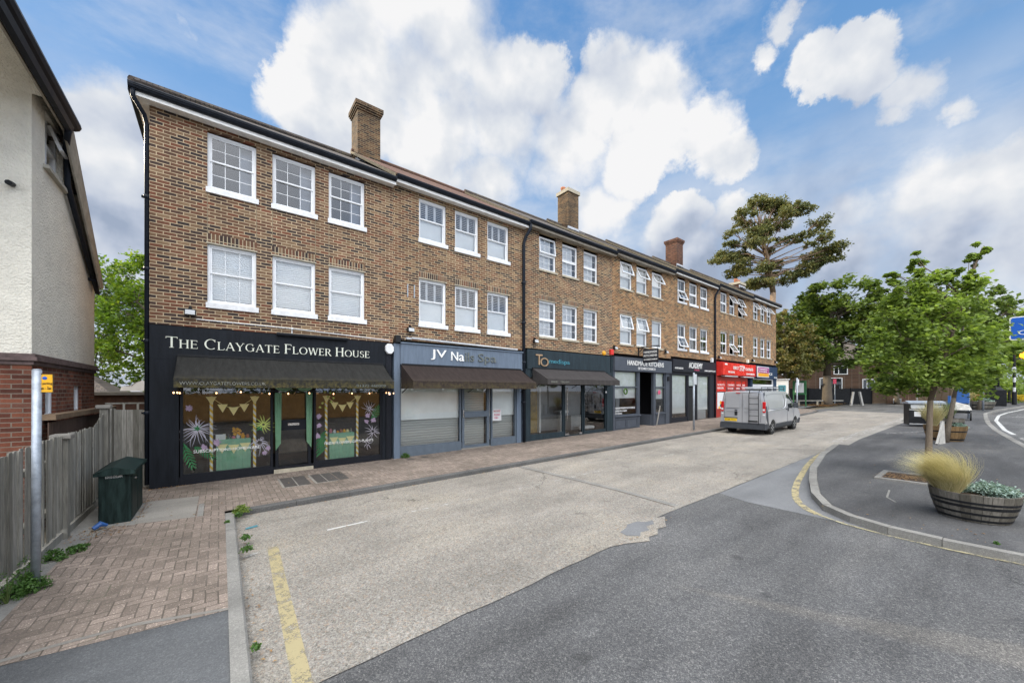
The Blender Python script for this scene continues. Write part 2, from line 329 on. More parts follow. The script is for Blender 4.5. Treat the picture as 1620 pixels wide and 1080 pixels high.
plain('paint_lime', (0.42, 0.48, 0.13), 0.8, 0.15)
plain('wood_pale', (0.34, 0.23, 0.13), 0.7, 0.15)
plain('interior_brown', (0.12, 0.085, 0.055), 0.85, 0.25, 3)
plain('interior_grey', (0.30, 0.31, 0.32), 0.8, 0.1, 2)
plain('interior_ochre', (0.30, 0.21, 0.07), 0.8, 0.3, 3)
plain('shop_white', (0.62, 0.63, 0.64), 0.6, 0.06)
plain('pink_petal', (0.60, 0.22, 0.26), 0.7, 0.1)
plain('orange_fruit', (0.75, 0.38, 0.03), 0.5, 0.1)
plain('post_white', (0.44, 0.43, 0.40), 0.7, 0.15)
plain('brown_timber', (0.16, 0.11, 0.07), 0.85, 0.2)
plain('pier_brick', (0.30, 0.19, 0.13), 0.85, 0.2, 8)
plain('ochre_fence', (0.31, 0.195, 0.085), 0.8, 0.15, 6, streak=True)

def stripemat(name, c1, c2, freq, ang):
    m, t, b = newmat(name); v = t.n('SeparateXYZ', i0=oc(t))
    s_ = t.math('SINE', t.math('MULTIPLY', t.math('ADD', v.outputs[2], t.math('MULTIPLY', v.outputs[0], ang)), freq))
    setp(t, b, Base_Color=t.mix(t.math('GREATER_THAN', s_, 0.0), c1, c2), Roughness=0.6)
stripemat('pole_stripe', (0.85, 0.82, 0.75), (0.85, 0.58, 0.07), 42, 1.2)
def slat(name, c1, c2, pitch):
    m, t, b = newmat(name); v = t.n('SeparateXYZ', i0=oc(t))
    f = t.math('FRACT', t.math('DIVIDE', v.outputs[2], pitch))
    setp(t, b, Base_Color=t.ramp(f, [(0, c1), (0.12, c2), (0.85, c2), (1, c1)]), Roughness=0.6)
    bump(t, b, t.math('SINE', t.math('MULTIPLY', f, 3.14)), 0.5, 0.02)
slat('venetian_white', (0.62, 0.65, 0.66), (0.86, 0.88, 0.88), 0.05)
slat('plantation_slat', (0.03, 0.035, 0.045), (0.72, 0.74, 0.75), 0.075)
slat('shutter_slat', (0.26, 0.27, 0.26), (0.46, 0.47, 0.46), 0.085)
slat('net_curtain', (0.16, 0.19, 0.24), (0.20, 0.23, 0.29), 0.3)
slat('vertical_net', (0.58, 0.60, 0.63), (0.70, 0.72, 0.74), 0.2)
def awnmat(name, c, moss, z0, z1):
    m, t, b = newmat(name); v = oc(t); s = t.n('SeparateXYZ', i0=v)
    st = t.n('TexNoise', Vector=t.n('Mapping', Vector=v, Scale=(9, 1.5, 1.5)), Scale=1.6, Detail=6.0, Roughness=0.7)
    col = t.ramp(st, [(0.3, tuple(q*0.7 for q in c)), (0.7, tuple(q*1.25 for q in c))])
    low = t.math('MULTIPLY', t.smooth(s.outputs[2], z1, z0), t.smooth(s.outputs[2], z0-.14, z0-.02))
    f = t.math('MULTIPLY', t.math('MULTIPLY', low, t.smooth(t.n('TexNoise', Vector=v, Scale=9.0, Detail=8.0, Roughness=0.75), 0.40, 0.62)), moss[3])
    col = t.mix(f, col, moss[:3])
    setp(t, b, Base_Color=col, Roughness=0.9, Specular_IOR_Level=0.15)
    bump(t, b, st, 0.3, 0.02)
awnmat('awning_mossy', (0.023, 0.023, 0.022), (0.12, 0.10, 0.035, 0.75), 2.38, 2.68)
awnmat('awning_brown', (0.033, 0.025, 0.023), (0.12, 0.10, 0.045, 0.5), 2.35, 2.65)
awnmat('awning_grey', (0.048, 0.044, 0.044), (0.10, 0.09, 0.07, 0.3), 2.35, 2.75)
def glassmat(name, base, tint=(1, 1, 1)):
    m, t, b = newmat(name)
    m.node_tree.nodes.remove(b)
    fr = t.n('Fresnel', IOR=1.5)
    nn = t.n('Bump', Strength=0.006, Distance=0.02, Height=t.n('TexNoise', Vector=oc(t), Scale=2.5, Detail=2.0)).outputs[0]
    gl = t.n('BsdfGlossy', Color=(1, 1, 1), Roughness=0.02); t.put(gl.inputs['Normal'], nn)
    tr = t.n('BsdfTransparent', Color=tint)
    f = t.math('ADD', t.math('MULTIPLY', fr, 1.6), base, clamp=True)
    mx = t.n('MixShader', i0=f, i1=tr.outputs[0], i2=gl.outputs[0])
    t.t.links.new(mx.outputs[0], m.node_tree.nodes['Material Output'].inputs[0])
glassmat('glass', 0.03, (0.96, 0.97, 0.97)); glassmat('shop_glass', 0.03, (0.93, 0.95, 0.94))
def emis(name, c, s):
    m, t, b = newmat(name)
    setp(t, b, Base_Color=c, Emission_Color=c, Emission_Strength=s)
emis('bulb', (1, 0.55, 0.26), 2.4); emis('shop_lamp', (1, 0.85, 0.6), 3.0); emis('beacon_orange', (1, 0.33, 0.02), 2.2)
def tiles(name, cols, moss=0.3):
    m, t, b = newmat(name); v = oc(t); s = t.n('SeparateXYZ', i0=v)
    vec = t.n('CombineXYZ', i0=s.outputs[0], i1=t.math('MULTIPLY', s.outputs[2], 1.9), i2=0.0).outputs[0]
    br = t.n('TexBrick', dict(offset=0.5), Vector=vec, Color1=(0, 0, 0), Color2=(1, 1, 1), Scale=1.0, Mortar_Size=0.008, Brick_Width=0.17, Row_Height=0.11)
    col = t.ramp(br.outputs['Color'], [(0, cols[0]), (1, cols[1])])
    col = t.mix(t.math('MULTIPLY', t.smooth(t.n('TexNoise', Vector=v, Scale=5.0, Detail=7.0, Roughness=0.7), 0.5, 0.7), moss), col, (0.22, 0.19, 0.09))
    col = t.mix(br.outputs['Fac'], col, (0.03, 0.028, 0.025))
    setp(t, b, Base_Color=col, Roughness=0.9); bump(t, b, t.math('FRACT', t.math('DIVIDE', t.math('MULTIPLY', s.outputs[2], 1.9), 0.11)), 0.6, 0.02)
tiles('tile_grey', ((0.075, 0.062, 0.055), (0.14, 0.115, 0.10)), 0.5)
tiles('tile_red', ((0.11, 0.055, 0.04), (0.18, 0.09, 0.06)), 0.45)
def woodmat(name, lo, hi, sc=(6, 6, 0.5)):
    m, t, b = newmat(name); v = oc(t)
    isl = t.n('NewGeometry').outputs['Random Per Island']
    n = t.n('TexNoise', Vector=t.n('Mapping', Vector=t.n('VectorMath', dict(operation='ADD'), i0=v, i1=t.n('CombineXYZ', i0=t.math('MULTIPLY', isl, 9.0), i1=t.math('MULTIPLY', isl, 5.0), i2=0.0)).outputs[0], Scale=sc), Scale=6.0, Detail=8.0, Roughness=0.7)
    col = t.ramp(n, [(0.25, lo), (0.75, hi)])
    col = t.mix(1.0, col, t.ramp(isl, [(0, (0.55, 0.54, 0.50)), (0.5, (0.88, 0.88, 0.86)), (1, (1.2, 1.2, 1.2))]), 'MULTIPLY')
    setp(t, b, Base_Color=col, Roughness=0.9, Specular_IOR_Level=0.2); bump(t, b, n, 0.5, 0.01)
woodmat('weathered_wood', (0.13, 0.125, 0.11), (0.40, 0.385, 0.345))
woodmat('stave_oak', (0.085, 0.078, 0.066), (0.22, 0.205, 0.18))
woodmat('stave_gold', (0.12, 0.075, 0.035), (0.26, 0.17, 0.085))
woodmat('bark', (0.07, 0.055, 0.042), (0.20, 0.17, 0.135), (8, 8, 1.2))
woodmat('pine_bark', (0.16, 0.10, 0.065), (0.42, 0.31, 0.22), (4, 4, 1.5))
woodmat('young_bark', (0.13, 0.10, 0.075), (0.27, 0.215, 0.16), (10, 10, 1.5))
def leafmat(name, cols, trans=0.35, sat=None):
    m, t, b = newmat(name)
    isl = t.n('NewGeometry').outputs['Random Per Island']
    cl = t.n('TexNoise', Vector=oc(t), Scale=0.9, Detail=3.0)
    f = t.math('ADD', t.math('MULTIPLY', isl, 0.6), t.math('MULTIPLY', t.math('SUBTRACT', cl, 0.3), 0.9), clamp=True)
    col = t.ramp(f, cols)
    setp(t, b, Base_Color=col, Roughness=0.55, Specular_IOR_Level=0.35)
    tl = t.n('BsdfTranslucent', Color=t.mix(1.0, col, (1.5, 1.5, 0.75) if name.startswith('leaf') else (1.2, 1.1, 0.8), 'MULTIPLY'))
    mx = t.n('MixShader', i0=trans, i1=b.outputs[0], i2=tl.outputs[0])
    t.t.links.new(mx.outputs[0], m.node_tree.nodes['Material Output'].inputs[0])
leafmat('leaf_maple', [(0, (0.06, 0.10, 0.026)), (0.35, (0.15, 0.22, 0.05)), (0.7, (0.25, 0.34, 0.075)), (1, (0.40, 0.47, 0.17))], 0.45)
leafmat('leaf_chestnut', [(0, (0.05, 0.085, 0.024)), (0.5, (0.115, 0.17, 0.042)), (0.85, (0.19, 0.245, 0.06)), (1, (0.32, 0.27, 0.08))], 0.4)
leafmat('leaf_olive', [(0, (0.07, 0.085, 0.028)), (0.5, (0.15, 0.155, 0.05)), (0.85, (0.26, 0.19, 0.07)), (1, (0.34, 0.17, 0.08))])
leafmat('leaf_lime', [(0, (0.06, 0.12, 0.02)), (0.5, (0.13, 0.22, 0.03)), (1, (0.28, 0.33, 0.05))], 0.5)
leafmat('leaf_dark', [(0, (0.04, 0.07, 0.024)), (1, (0.11, 0.165, 0.05))])
leafmat('needle', [(0, (0.055, 0.08, 0.032)), (0.45, (0.14, 0.16, 0.055)), (1, (0.32, 0.28, 0.10))], 0.3)
leafmat('leaf_silver', [(0, (0.10, 0.16, 0.13)), (0.5, (0.24, 0.33, 0.29)), (1, (0.42, 0.50, 0.46))], 0.15)
leafmat('blade_straw', [(0, (0.34, 0.33, 0.15)), (0.4, (0.62, 0.57, 0.31)), (1, (0.86, 0.80, 0.58))], 0.25)
leafmat('blade_green', [(0, (0.06, 0.10, 0.03)), (1, (0.18, 0.24, 0.07))], 0.3)
leafmat('leaf_weed', [(0, (0.04, 0.09, 0.02)), (1, (0.11, 0.22, 0.05))], 0.3)
leafmat('leaf_gold', [(0, (0.40, 0.28, 0.03)), (1, (0.62, 0.50, 0.06))], 0.4)
leafmat('litter', [(0, (0.14, 0.07, 0.03)), (0.5, (0.30, 0.17, 0.07)), (1, (0.5, 0.34, 0.14))], 0.1)

# ------------------------------------------------------------ mesh helpers
def g(x): return 0.0135*(max(min(x, 90), -60)+1.2)
def tag(o, label=None, cat=None, group=None, kind=None):
    if label: o['label'] = label
    if cat: o['category'] = cat
    if group: o['group'] = group
    if kind: o['kind'] = kind
    return o
def empty(name, loc, label, cat, group=None, rz=0):
    o = bpy.data.objects.new(name, None); COL.objects.link(o)
    o.location = loc; o.rotation_euler.z = rz; o.empty_display_size = 0.2
    return tag(o, label, cat, group)
def base_of(parent):
    v = Vector((0, 0, 0))
    while parent is not None: v += Vector(parent.location); parent = parent.parent
    return v
class MB:
    def __init__(s): s.v = []; s.f = []
    def add(s, vs, fs):
        k = len(s.v); s.v += [tuple(q) for q in vs]; s.f += [tuple(i+k for i in f) for f in fs]; return s
    def box(s, x0, x1, y0, y1, z0, z1):
        return s.add([(x0,y0,z0),(x1,y0,z0),(x1,y1,z0),(x0,y1,z0),(x0,y0,z1),(x1,y0,z1),(x1,y1,z1),(x0,y1,z1)],
                     [(0,3,2,1),(4,5,6,7),(0,1,5,4),(1,2,6,5),(2,3,7,6),(3,0,4,7)])
    def obox(s, M, sx, sy, sz):
        """box centred in matrix M"""
        p = [M @ Vector((a*sx/2, b*sy/2, c*sz/2)) for c in (-1, 1) for a, b in ((-1,-1),(1,-1),(1,1),(-1,1))]
        return s.add(p, [(0,3,2,1),(4,5,6,7),(0,1,5,4),(1,2,6,5),(2,3,7,6),(3,0,4,7)])
    def bar(s, a, b, w, h=None):
        a, b = Vector(a), Vector(b); d = b-a; h = h or w
        M = Matrix.Translation((a+b)/2) @ d.to_track_quat('X', 'Z').to_matrix().to_4x4()
        return s.obox(M, d.length, w, h)
    def prism(s, pts, d):
        """pts: planar loop of 3D points, d: offset vector"""
        n = len(pts); d = Vector(d); a = [Vector(p) for p in pts]; b = [p+d for p in a]
        tri = geometry.tessellate_polygon([a])
        fs = [tuple(t) for t in tri] + [tuple(i+n for i in reversed(t)) for t in tri]
        fs += [(i, (i+1) % n, (i+1) % n+n, i+n) for i in range(n)]
        return s.add(a+b, fs)
    def tube(s, pts, rad, n=8, cap=True):
        pts = [Vector(p) for p in pts]
        rad = rad if isinstance(rad, (list, tuple)) else [rad]*len(pts)
        k = len(s.v); up = Vector((0.13, 0.21, 1)).normalized(); prev = None
        for i, p in enumerate(pts):
            d = (pts[min(i+1, len(pts)-1)]-pts[max(i-1, 0)])
            d = d.normalized() if d.length > 1e-9 else Vector((0, 0, 1))
            if prev is None:
                a = d.cross(up if abs(d.dot(up)) < 0.95 else Vector((1, 0, 0))).normalized()
            else: a = (prev-d*prev.dot(d)).normalized()
            prev = a; b = d.cross(a)
            for j in range(n):
                t = 2*math.pi*j/n; s.v.append(tuple(p+(a*math.cos(t)+b*math.sin(t))*rad[i]))
        for i in range(len(pts)-1):
            for j in range(n):
                s.f.append((k+i*n+j, k+i*n+(j+1) % n, k+(i+1)*n+(j+1) % n, k+(i+1)*n+j))
        if cap:
            s.f.append(tuple(k+j for j in reversed(range(n)))); s.f.append(tuple(k+(len(pts)-1)*n+j for j in range(n)))
        return s
    def lathe(s, c, prof, n=24, sx=1, sy=1):
        k = len(s.v)
        for (r, z) in prof:
            for j in range(n):
                t = 2*math.pi*j/n; s.v.append((c[0]+r*math.cos(t)*sx, c[1]+r*math.sin(t)*sy, c[2]+z))
        for i in range(len(prof)-1):
            for j in range(n): s.f.append((k+i*n+j, k+i*n+(j+1) % n, k+(i+1)*n+(j+1) % n, k+(i+1)*n+j))
        if prof[0][0] > 1e-4: s.f.append(tuple(k+j for j in reversed(range(n))))
        if prof[-1][0] > 1e-4: s.f.append(tuple(k+(len(prof)-1)*n+j for j in range(n)))
        return s
    def quad(s, a, b, c, d): return s.add([a, b, c, d], [(0, 1, 2, 3)])
    def build(s, name, mat, parent=None, smooth=False, bevel=0, local=False):
        me = bpy.data.meshes.new(name)
        off = Vector((0, 0, 0)) if local else base_of(parent)
        me.from_pydata([(a-off.x, b-off.y, c-off.z) for a, b, c in s.v], [], s.f)
        me.materials.append(MATS[mat]); me.validate(); me.update()
        if smooth: me.shade_smooth()
        o = bpy.data.objects.new(name, me); COL.objects.link(o)
        if parent is not None: o.parent = parent
        if bevel:
            m = o.modifiers.new('bevel', 'BEVEL'); m.width = bevel; m.segments = 2; m.limit_method = 'ANGLE'
        return o
    def build_each(s, name, mat, parent=None, **kw):
        """every closed box of the list becomes a part of its own"""
        seg = []; par = list(range(len(s.v)))
        def find(i):
            while par[i] != i: par[i] = par[par[i]]; i = par[i]
            return i
        for f in s.f:
            for i in f[1:]: par[find(i)] = find(f[0])
        groups = {}
        for f in s.f: groups.setdefault(find(f[0]), []).append(f)
        for fs in groups.values():
            ids = sorted({i for f in fs for i in f}); mp = {a: b for b, a in enumerate(ids)}
            q = MB(); q.v = [s.v[i] for i in ids]; q.f = [tuple(mp[i] for i in f) for f in fs]; o = q.build(name, mat, parent, **kw)
        return o
    def thing(s, name, mat, label, cat, group=None, **kw):
        """one-mesh thing: origin moved to the centre of its base"""
        xs = [v[0] for v in s.v]; ys = [v[1] for v in s.v]; zs = [v[2] for v in s.v]
        c = ((min(xs)+max(xs))/2, (min(ys)+max(ys))/2, min(zs))
        s.v = [(a-c[0], b-c[1], d-c[2]) for a, b, d in s.v]
        o = s.build(name, mat, None, **kw); o.location = c
        return tag(o, label, cat, group)
def np_mesh(name, V, F, mat, parent=None, smooth=False):
    """V (n,3) array in local coordinates, F (m,k) int array"""
    me = bpy.data.meshes.new(name)
    me.vertices.add(len(V)); me.vertices.foreach_set('co', np.asarray(V, dtype=np.float32).ravel())
    k = F.shape[1]; me.loops.add(F.size); me.loops.foreach_set('vertex_index', F.astype(np.int32).ravel())
    me.polygons.add(len(F)); me.polygons.foreach_set('loop_start', np.arange(0, F.size, k, dtype=np.int32))
    me.polygons.foreach_set('loop_total', np.full(len(F), k, dtype=np.int32))
    me.materials.append(MATS[mat]); me.update(calc_edges=True)
    o = bpy.data.objects.new(name, me); COL.objects.link(o)
    if parent is not None: o.parent = parent
    return o
def text(s, x0, x1, z0, z1, y, mat, parent, name='lettering', axis='x', depth=0.012, proportional=False):
    """flat raised lettering fitted into a box on a wall facing -Y ('x') or -X ('y', running towards -Y)"""
    cu = bpy.data.curves.new('t', 'FONT'); cu.body = s; cu.size = 1; cu.extrude = 0.0; cu.resolution_u = 3
    o = bpy.data.objects.new('t', cu); me = bpy.data.meshes.new_from_object(o)
    co = np.array([v.co[:] for v in me.vertices]); mn = co.min(0); mx = co.max(0)
    P = [tuple(p.vertices) for p in me.polygons]
    bpy.data.objects.remove(o); bpy.data.curves.remove(cu); bpy.data.meshes.remove(me)
    b = MB(); vs = []
    for c in co:
        u = x0+(c[0]-mn[0])/(mx[0]-mn[0])*(x1-x0); z = z0+(c[1]-mn[1])/(mx[1]-mn[1])*(z1-z0)
        vs.append((u, y, z) if axis == 'x' else (y, u, z))
    n = len(vs)
    dv = (0, depth, 0) if axis == 'x' else (depth, 0, 0)
    vs2 = [(a+dv[0], c+dv[1], d) for a, c, d in vs]
    fs = list(P)
    # rim: boundary edges
    from collections import Counter
    cnt = Counter()
    for p in P:
        for i in range(len(p)):
            a, c = p[i], p[(i+1) % len(p)]; cnt[(min(a, c), max(a, c))] += 1
    fs += [(a, c, c+n, a+n) for (a, c), q in cnt.items() if q == 1]
    b.add(vs+vs2, fs)
    return b.build(name, mat, parent)
# serif capitals, drawn from strokes: each stroke is a quad or an arc of varying width
def serif_text(s, x0, x1, zb, cap, y, mat, parent, small=0.8, name='lettering'):
    polys = []; cx = 0.0
    TH, TN = 0.135, 0.05
    def q(x, z, x2, z2, w): # slanted stem with horizontal width w
        polys.append([(x-w/2, z), (x+w/2, z), (x2+w/2, z2), (x2-w/2, z2)])
    def h(xa, xb, z, w=TN): polys.append([(xa, z-w/2), (xb, z-w/2), (xb, z+w/2), (xa, z+w/2)])
    def arc(cx_, cz, rx, rz, a0, a1, n=14):
        for i in range(n):
            t0 = R(a0+(a1-a0)*i/n); t1 = R(a0+(a1-a0)*(i+1)/n)
            def P(t, sgn):
                wd = (TN+(TH-TN)*abs(math.cos(t))**1.5)/2*sgn
                return (cx_+(rx+wd)*math.cos(t), cz+(rz+wd*0.8)*math.sin(t))
            polys.append([P(t0, -1), P(t0, 1), P(t1, 1), P(t1, -1)])
    def srf(x, z, w=0.2, hh=0.035): polys.append([(x-w/2, z-hh/2), (x+w/2, z-hh/2), (x+w/2, z+hh/2), (x-w/2, z+hh/2)])
    def glyph(c, k, o):
        n0 = len(polys)
        def stem(x): q(x, 0, x, 1, TH); srf(x, .02, .28); srf(x, .98, .28)
        if c == 'T': q(.4, 0, .4, 1, TH); h(.02, .78, .965); srf(.4, .02, .3); q(.03, .84, .05, .98, .045); q(.77, .84, .75, .98, .045); w = .82
        elif c == 'H': stem(.14); stem(.72); h(.14, .72, .52); w = .88
        elif c == 'E': stem(.14); h(.14, .6, .965); h(.14, .52, .52); h(.14, .62, .03); q(.6, .82, .59, .97, .045); q(.62, .02, .64, .2, .045); q(.52, .44, .52, .6, .04); w = .7
        elif c == 'F': stem(.14); h(.14, .6, .965); h(.14, .5, .5); q(.6, .8, .59, .97, .045); q(.5, .42, .5, .58, .04); w = .66
        elif c == 'L': stem(.14); h(.14, .62, .03); q(.61, .02, .64, .22, .045); w = .68
        elif c == 'C': arc(.5, .5, .4, .47, 50, 310); q(.78, .72, .78, .95, .045); w = .9
        elif c == 'G': arc(.5, .5, .4, .47, 50, 310); q(.82, .08, .82, .45, TH); srf(.82, .46, .28); q(.78, .72, .78, .95, .045); w = .98
        elif c == 'O': arc(.5, .5, .41, .47, 0, 360, 24); w = 1.0
        elif c == 'A': q(.1, 0, .43, 1, .06); q(.8, 0, .45, 1, TH); h(.22, .68, .34); srf(.1, .02, .24); srf(.8, .02, .26); w = .9
        elif c == 'Y': q(.42, 0, .42, .5, TH); q(.42, .45, .1, 1, TH); q(.42, .45, .76, 1, .06); srf(.1, .98, .26); srf(.76, .98, .22); srf(.42, .02, .28); w = .86
        elif c == 'W': q(.34, 0, .1, 1, TH); q(.34, 0, .6, 1, .06); q(.86, 0, .6, 1, TH); q(.86, 0, 1.12, 1, .06); srf(.1, .98, .24); srf(1.12, .98, .22); srf(.6, .98, .22); w = 1.2
        elif c == 'R': stem(.14); arc(.36, .74, .24, .235, -90, 90); h(.14, .38, .97); h(.14, .38, .5); q(.72, 0, .38, .5, TH); srf(.74, .02, .2); w = .82
        elif c == 'U': q(.14, .3, .14, 1, TH); srf(.14, .98, .28); q(.74, .3, .74, 1, .06); srf(.74, .98, .24); arc(.44, .33, .3, .3, 180, 360); w = .88
        elif c == 'S': arc(.34, .74, .2, .22, 40, 270); arc(.34, .27, .23, .24, -140, 90); q(.5, .74, .51, .92, .04); q(.12, .08, .11, .28, .04); w = .66
        elif c == '.': polys.append([(.05, 0), (.17, 0), (.17, .12), (.05, .12)]); w = .2
        else: w = .4
        for p in polys[n0:]:
            for i in range(len(p)): p[i] = (o+p[i][0]*k, p[i][1]*k)
        return w*k+0.06
    word = True
    for ch in s:
        if ch == ' ': cx += 0.34; word = True; continue
        cx += glyph(ch, 1.0 if word else small, cx); word = False
    b = MB(); i = 0
    for p in polys:
        i += 1; yy = y-0.0006*(i % 7)
        b.prism([(x0+a/cx*(x1-x0), yy, zb+z*cap) for a, z in p], (0, 0.012, 0))
    return b.build(name, mat, parent)
def clump_leaves(rng, C, Rc, n, size, flat=0.5):
    """n leaves (bent rhombs) around clump centres C (k,3) with radii Rc"""
    k = len(C); idx = rng.integers(0, k, n)
    P = C[idx]+rng.normal(size=(n, 3))*Rc[idx][:, None]*np.array([0.5, 0.5, 0.36])
    nrm = rng.normal(size=(n, 3)); nrm[:, 2] = np.abs(nrm[:, 2])+flat; nrm /= np.linalg.norm(nrm, axis=1)[:, None]
    t = rng.normal(size=(n, 3)); t -= nrm*(t*nrm).sum(1)[:, None]; t /= np.linalg.norm(t, axis=1)[:, None]
    bt = np.cross(nrm, t); s = size*(0.6+0.8*rng.random(n))[:, None]
    V = np.empty((n, 4, 3)); V[:, 0] = P-t*s*0.5; V[:, 1] = P+bt*s*0.36+nrm*s*0.08; V[:, 2] = P+t*s*0.5; V[:, 3] = P-bt*s*0.36+nrm*s*0.08
    return V.reshape(-1, 3), np.arange(4*n).reshape(n, 4)
def tree(name, label, cat, base, blobs, nleaf, size, lmat, bmat='bark', r0=0.2, seed=1, group=None, clumps=60, lean=(0, 0), fork=None, csz=0.28, shell=0.55, flat=0.5, droop=0.0):
    """base (x,y,z); blobs: (x,y,z,rx,ry,rz) relative to base"""
    rng = np.random.default_rng(seed); rd = random.Random(seed)
    root = empty(name, base, label, cat, group)
    B = np.array(blobs, dtype=float)
    zf = fork if fork is not None else B[:, 2].min()*0.8
    top = B[np.argmax(B[:, 2]), :3]
    f = Vector((lean[0]*zf, lean[1]*zf, zf))
    m = MB()
    pts = [Vector((0, 0, -0.1)), f*0.3+Vector((rd.uniform(-.02, .02), 0, 0)), f*0.65, f]
    m.tube(pts, [r0*1.15, r0, r0*0.88, r0*0.78], 10)
    tp = Vector(top)
    m.tube([f, f.lerp(tp, 0.35)+Vector((rd.uniform(-.2, .2), rd.uniform(-.2, .2), 0))*r0*3, f.lerp(tp, 0.7), tp], [r0*0.78, r0*0.55, r0*0.32, r0*0.08], 8)
    w_ = B[:, 3]*B[:, 4]*B[:, 5]; w_ = np.cbrt(w_)**2; w_ /= w_.sum()
    Cs = []; Rs = []
    for bi, (b, ww) in enumerate(zip(B, w_)):
        k = max(4, int(clumps*ww))
        c = Vector(b[:3])
        st = f.lerp(tp, max(0, min(0.8, (c.z-zf)/max(0.1, (tp.z-zf))*0.7)))
        mid = st.lerp(c, 0.5)+Vector((rd.uniform(-1, 1), rd.uniform(-1, 1), rd.uniform(-.5, 1)))*0.08*(c-st).length
        bt = 0.38 if len(B) < 40 else 0.2
        m.tube([st, mid, c], [r0*bt, r0*bt*0.6, r0*bt*.2], 6)
        for j in range(k):
            d = rng.normal(size=3); d /= np.linalg.norm(d); rr = rng.random()**(1/3)*(1-shell)+shell
            if rng.random() < 0.35: rr = rng.random()
            p = b[:3]+d*b[3:6]*rr; Cs.append(p); Rs.append(csz*np.cbrt(b[3]*b[4]*b[5])*(0.6+0.8*rng.random()))
            if j % 3 == 0 and r0 > 0.04:
                m.tube([c.lerp(st, 0.25), c.lerp(Vector(p), 0.55)+Vector((0, 0, 0.05)), Vector(p)], [r0*0.12, r0*0.08, r0*0.03], 4, False)
    m.build('trunk', bmat, root, smooth=True, local=True)
    V, F = clump_leaves(rng, np.array(Cs), np.array(Rs), nleaf, size, flat)
    np_mesh('crown', V, F, lmat, root)
    return root
# ------------------------------------------------------------ ground, roads, kerbs (all slope gently up along X)
def sheet(name, pts, off, mat, kind='structure', label=None):
    P = [Vector((x, y, g(x)+off)) for x, y in pts]
    b = MB(); b.add(P, [tuple(t) for t in geometry.tessellate_polygon([P])])
    o = b.build(name, mat)
    # make sure faces look up
    me = o.data
    if sum(p.normal.z*p.area for p in me.polygons) < 0: me.flip_normals()
    o['kind'] = kind
    return o
gb = MB()
xs = [-400, -60, 90, 900]; ys = [-400, 900]
for i in range(3):
    x0, x1 = xs[i], xs[i+1]
    gb.quad((x0, -400, g(x0)-.16), (x1, -400, g(x1)-.16), (x1, 900, g(x1)-.16), (x0, 900, g(x0)-.16))
gb.build('ground', 'earth')['kind'] = 'structure'
sheet('road', [(-60, -60), (90, -60), (90, 8.6), (60, 9.5), (41, 9.6), (41, 30), (60, 60), (52, 60), (34, 30), (34, 8.5), (0.1, 8.5), (0.1, 3.0), (-60, 3.0)], -.108, 'road_asphalt')
edge = [(40.3, 3.6), (33.4, 3.15), (26.8, 3.3), (17.4, 3.46)]
x = 17.4
rj = random.Random(3)
while x > 6.2: x -= 0.35; edge.append((x, 3.46+0.04*(17.4-x)/11+rj.uniform(-.012, .012)))
edge += [(6.02, 3.44), (5.78, 3.30), (5.60, 3.18), (5.42, 3.22), (5.22, 3.10), (5.02, 3.13), (4.9, 3.03), (4.72, 3.12), (4.55, 3.2), (4.3, 3.27)]
x = 4.3
while x > 0.5: x -= 0.3; edge.append((x, 3.27-0.03*(4.3-x)+rj.uniform(-.015, .015)))
edge += [(0.2, 3.12), (0.1, 3.1), (0.1, 8.5), (40.9, 8.5), (41.4, 7.2)]
sheet('parking_bays', edge, -.098, 'exposed_concrete')
sheet('tarmac_patch', [(4.80, 3.36), (4.84, 3.50), (5.05, 3.54), (5.2, 3.62), (5.44, 3.60), (5.52, 3.50), (5.68, 3.46), (5.55, 3.36), (5.36, 3.38), (5.25, 3.26), (5.08, 3.30), (4.95, 3.22)], -.094, 'smooth_asphalt')
sheet('road_patch', [(17.3, 3.46), (14.0, 3.48), (8.2, 3.47), (7.98, 2.9), (7.95, 1.7), (7.85, 0.9), (7.7, -1.0), (8.8, -1.0), (9.6, 1.9), (13, 2.7)], -.1035, 'smooth_asphalt')
ISL = [(33.4, 3.1), (26.8, 3.22), (19.5, 3.36), (17.3, 3.30), (14.76, 3.12), (12.11, 2.74), (10.6, 2.40), (9.3, 2.05), (8.55, 1.72), (8.15, 1.32), (7.96, .90), (7.90, .40), (7.93, -.26), (8.15, -1.0), (8.9, -1.7), (10.6, -2.0),
       (14.0, -1.6), (20.08, -.72), (23.7, -.38), (27.5, -.05), (31.5, .15), (35.5, .25), (41.8, .32), (47.9, -.24), (58, -1.9), (75, -5), (75, 3.0), (60, 4.0), (47, 3.6), (40.6, 3.2)]
sheet('island_pavement', ISL, 0, 'island_asphalt')
sheet('brick_pavement', [(-1.95, 4.86), (.075, 4.58), (.075, 8.37), (30, 8.37), (38, 8.6), (40.4, 9.4), (41, 11), (41, 26), (37.4, 26), (37.4, 11.9), (-1.95, 11.9)], 0, 'block_paving')
sheet('footway', [(-6, -6), (.075, -6), (.075, 4.60), (-1.95, 4.87), (-6, 4.87)], -.003, 'footway_asphalt')
sheet('footway_edging', [(-1.95, 4.82), (-1.95, 4.88), (-1.1, 4.89), (-.6, 4.86), (.07, 4.62), (.07, 4.575), (-.62, 4.81), (-1.1, 4.84)], .003, 'slab_concrete')
sheet('inspection_slab', [(-1.08, 10.05), (-.32, 9.9), (-.33, 8.3), (-1.07, 8.5)], .004, 'slab_concrete')
sheet('slab_edging', [(-.30, 9.2), (-.22, 9.2), (-.22, 8.3), (-.30, 8.3)], .005, 'kerb_concrete')
sheet('fence_edging', [(-1.95, 3.2), (-1.62, 3.2), (-1.60, 7.4), (-1.35, 8.6), (-1.07, 8.46), (-1.12, 10.1), (-1.95, 10.1)], .002, 'kerb_concrete')
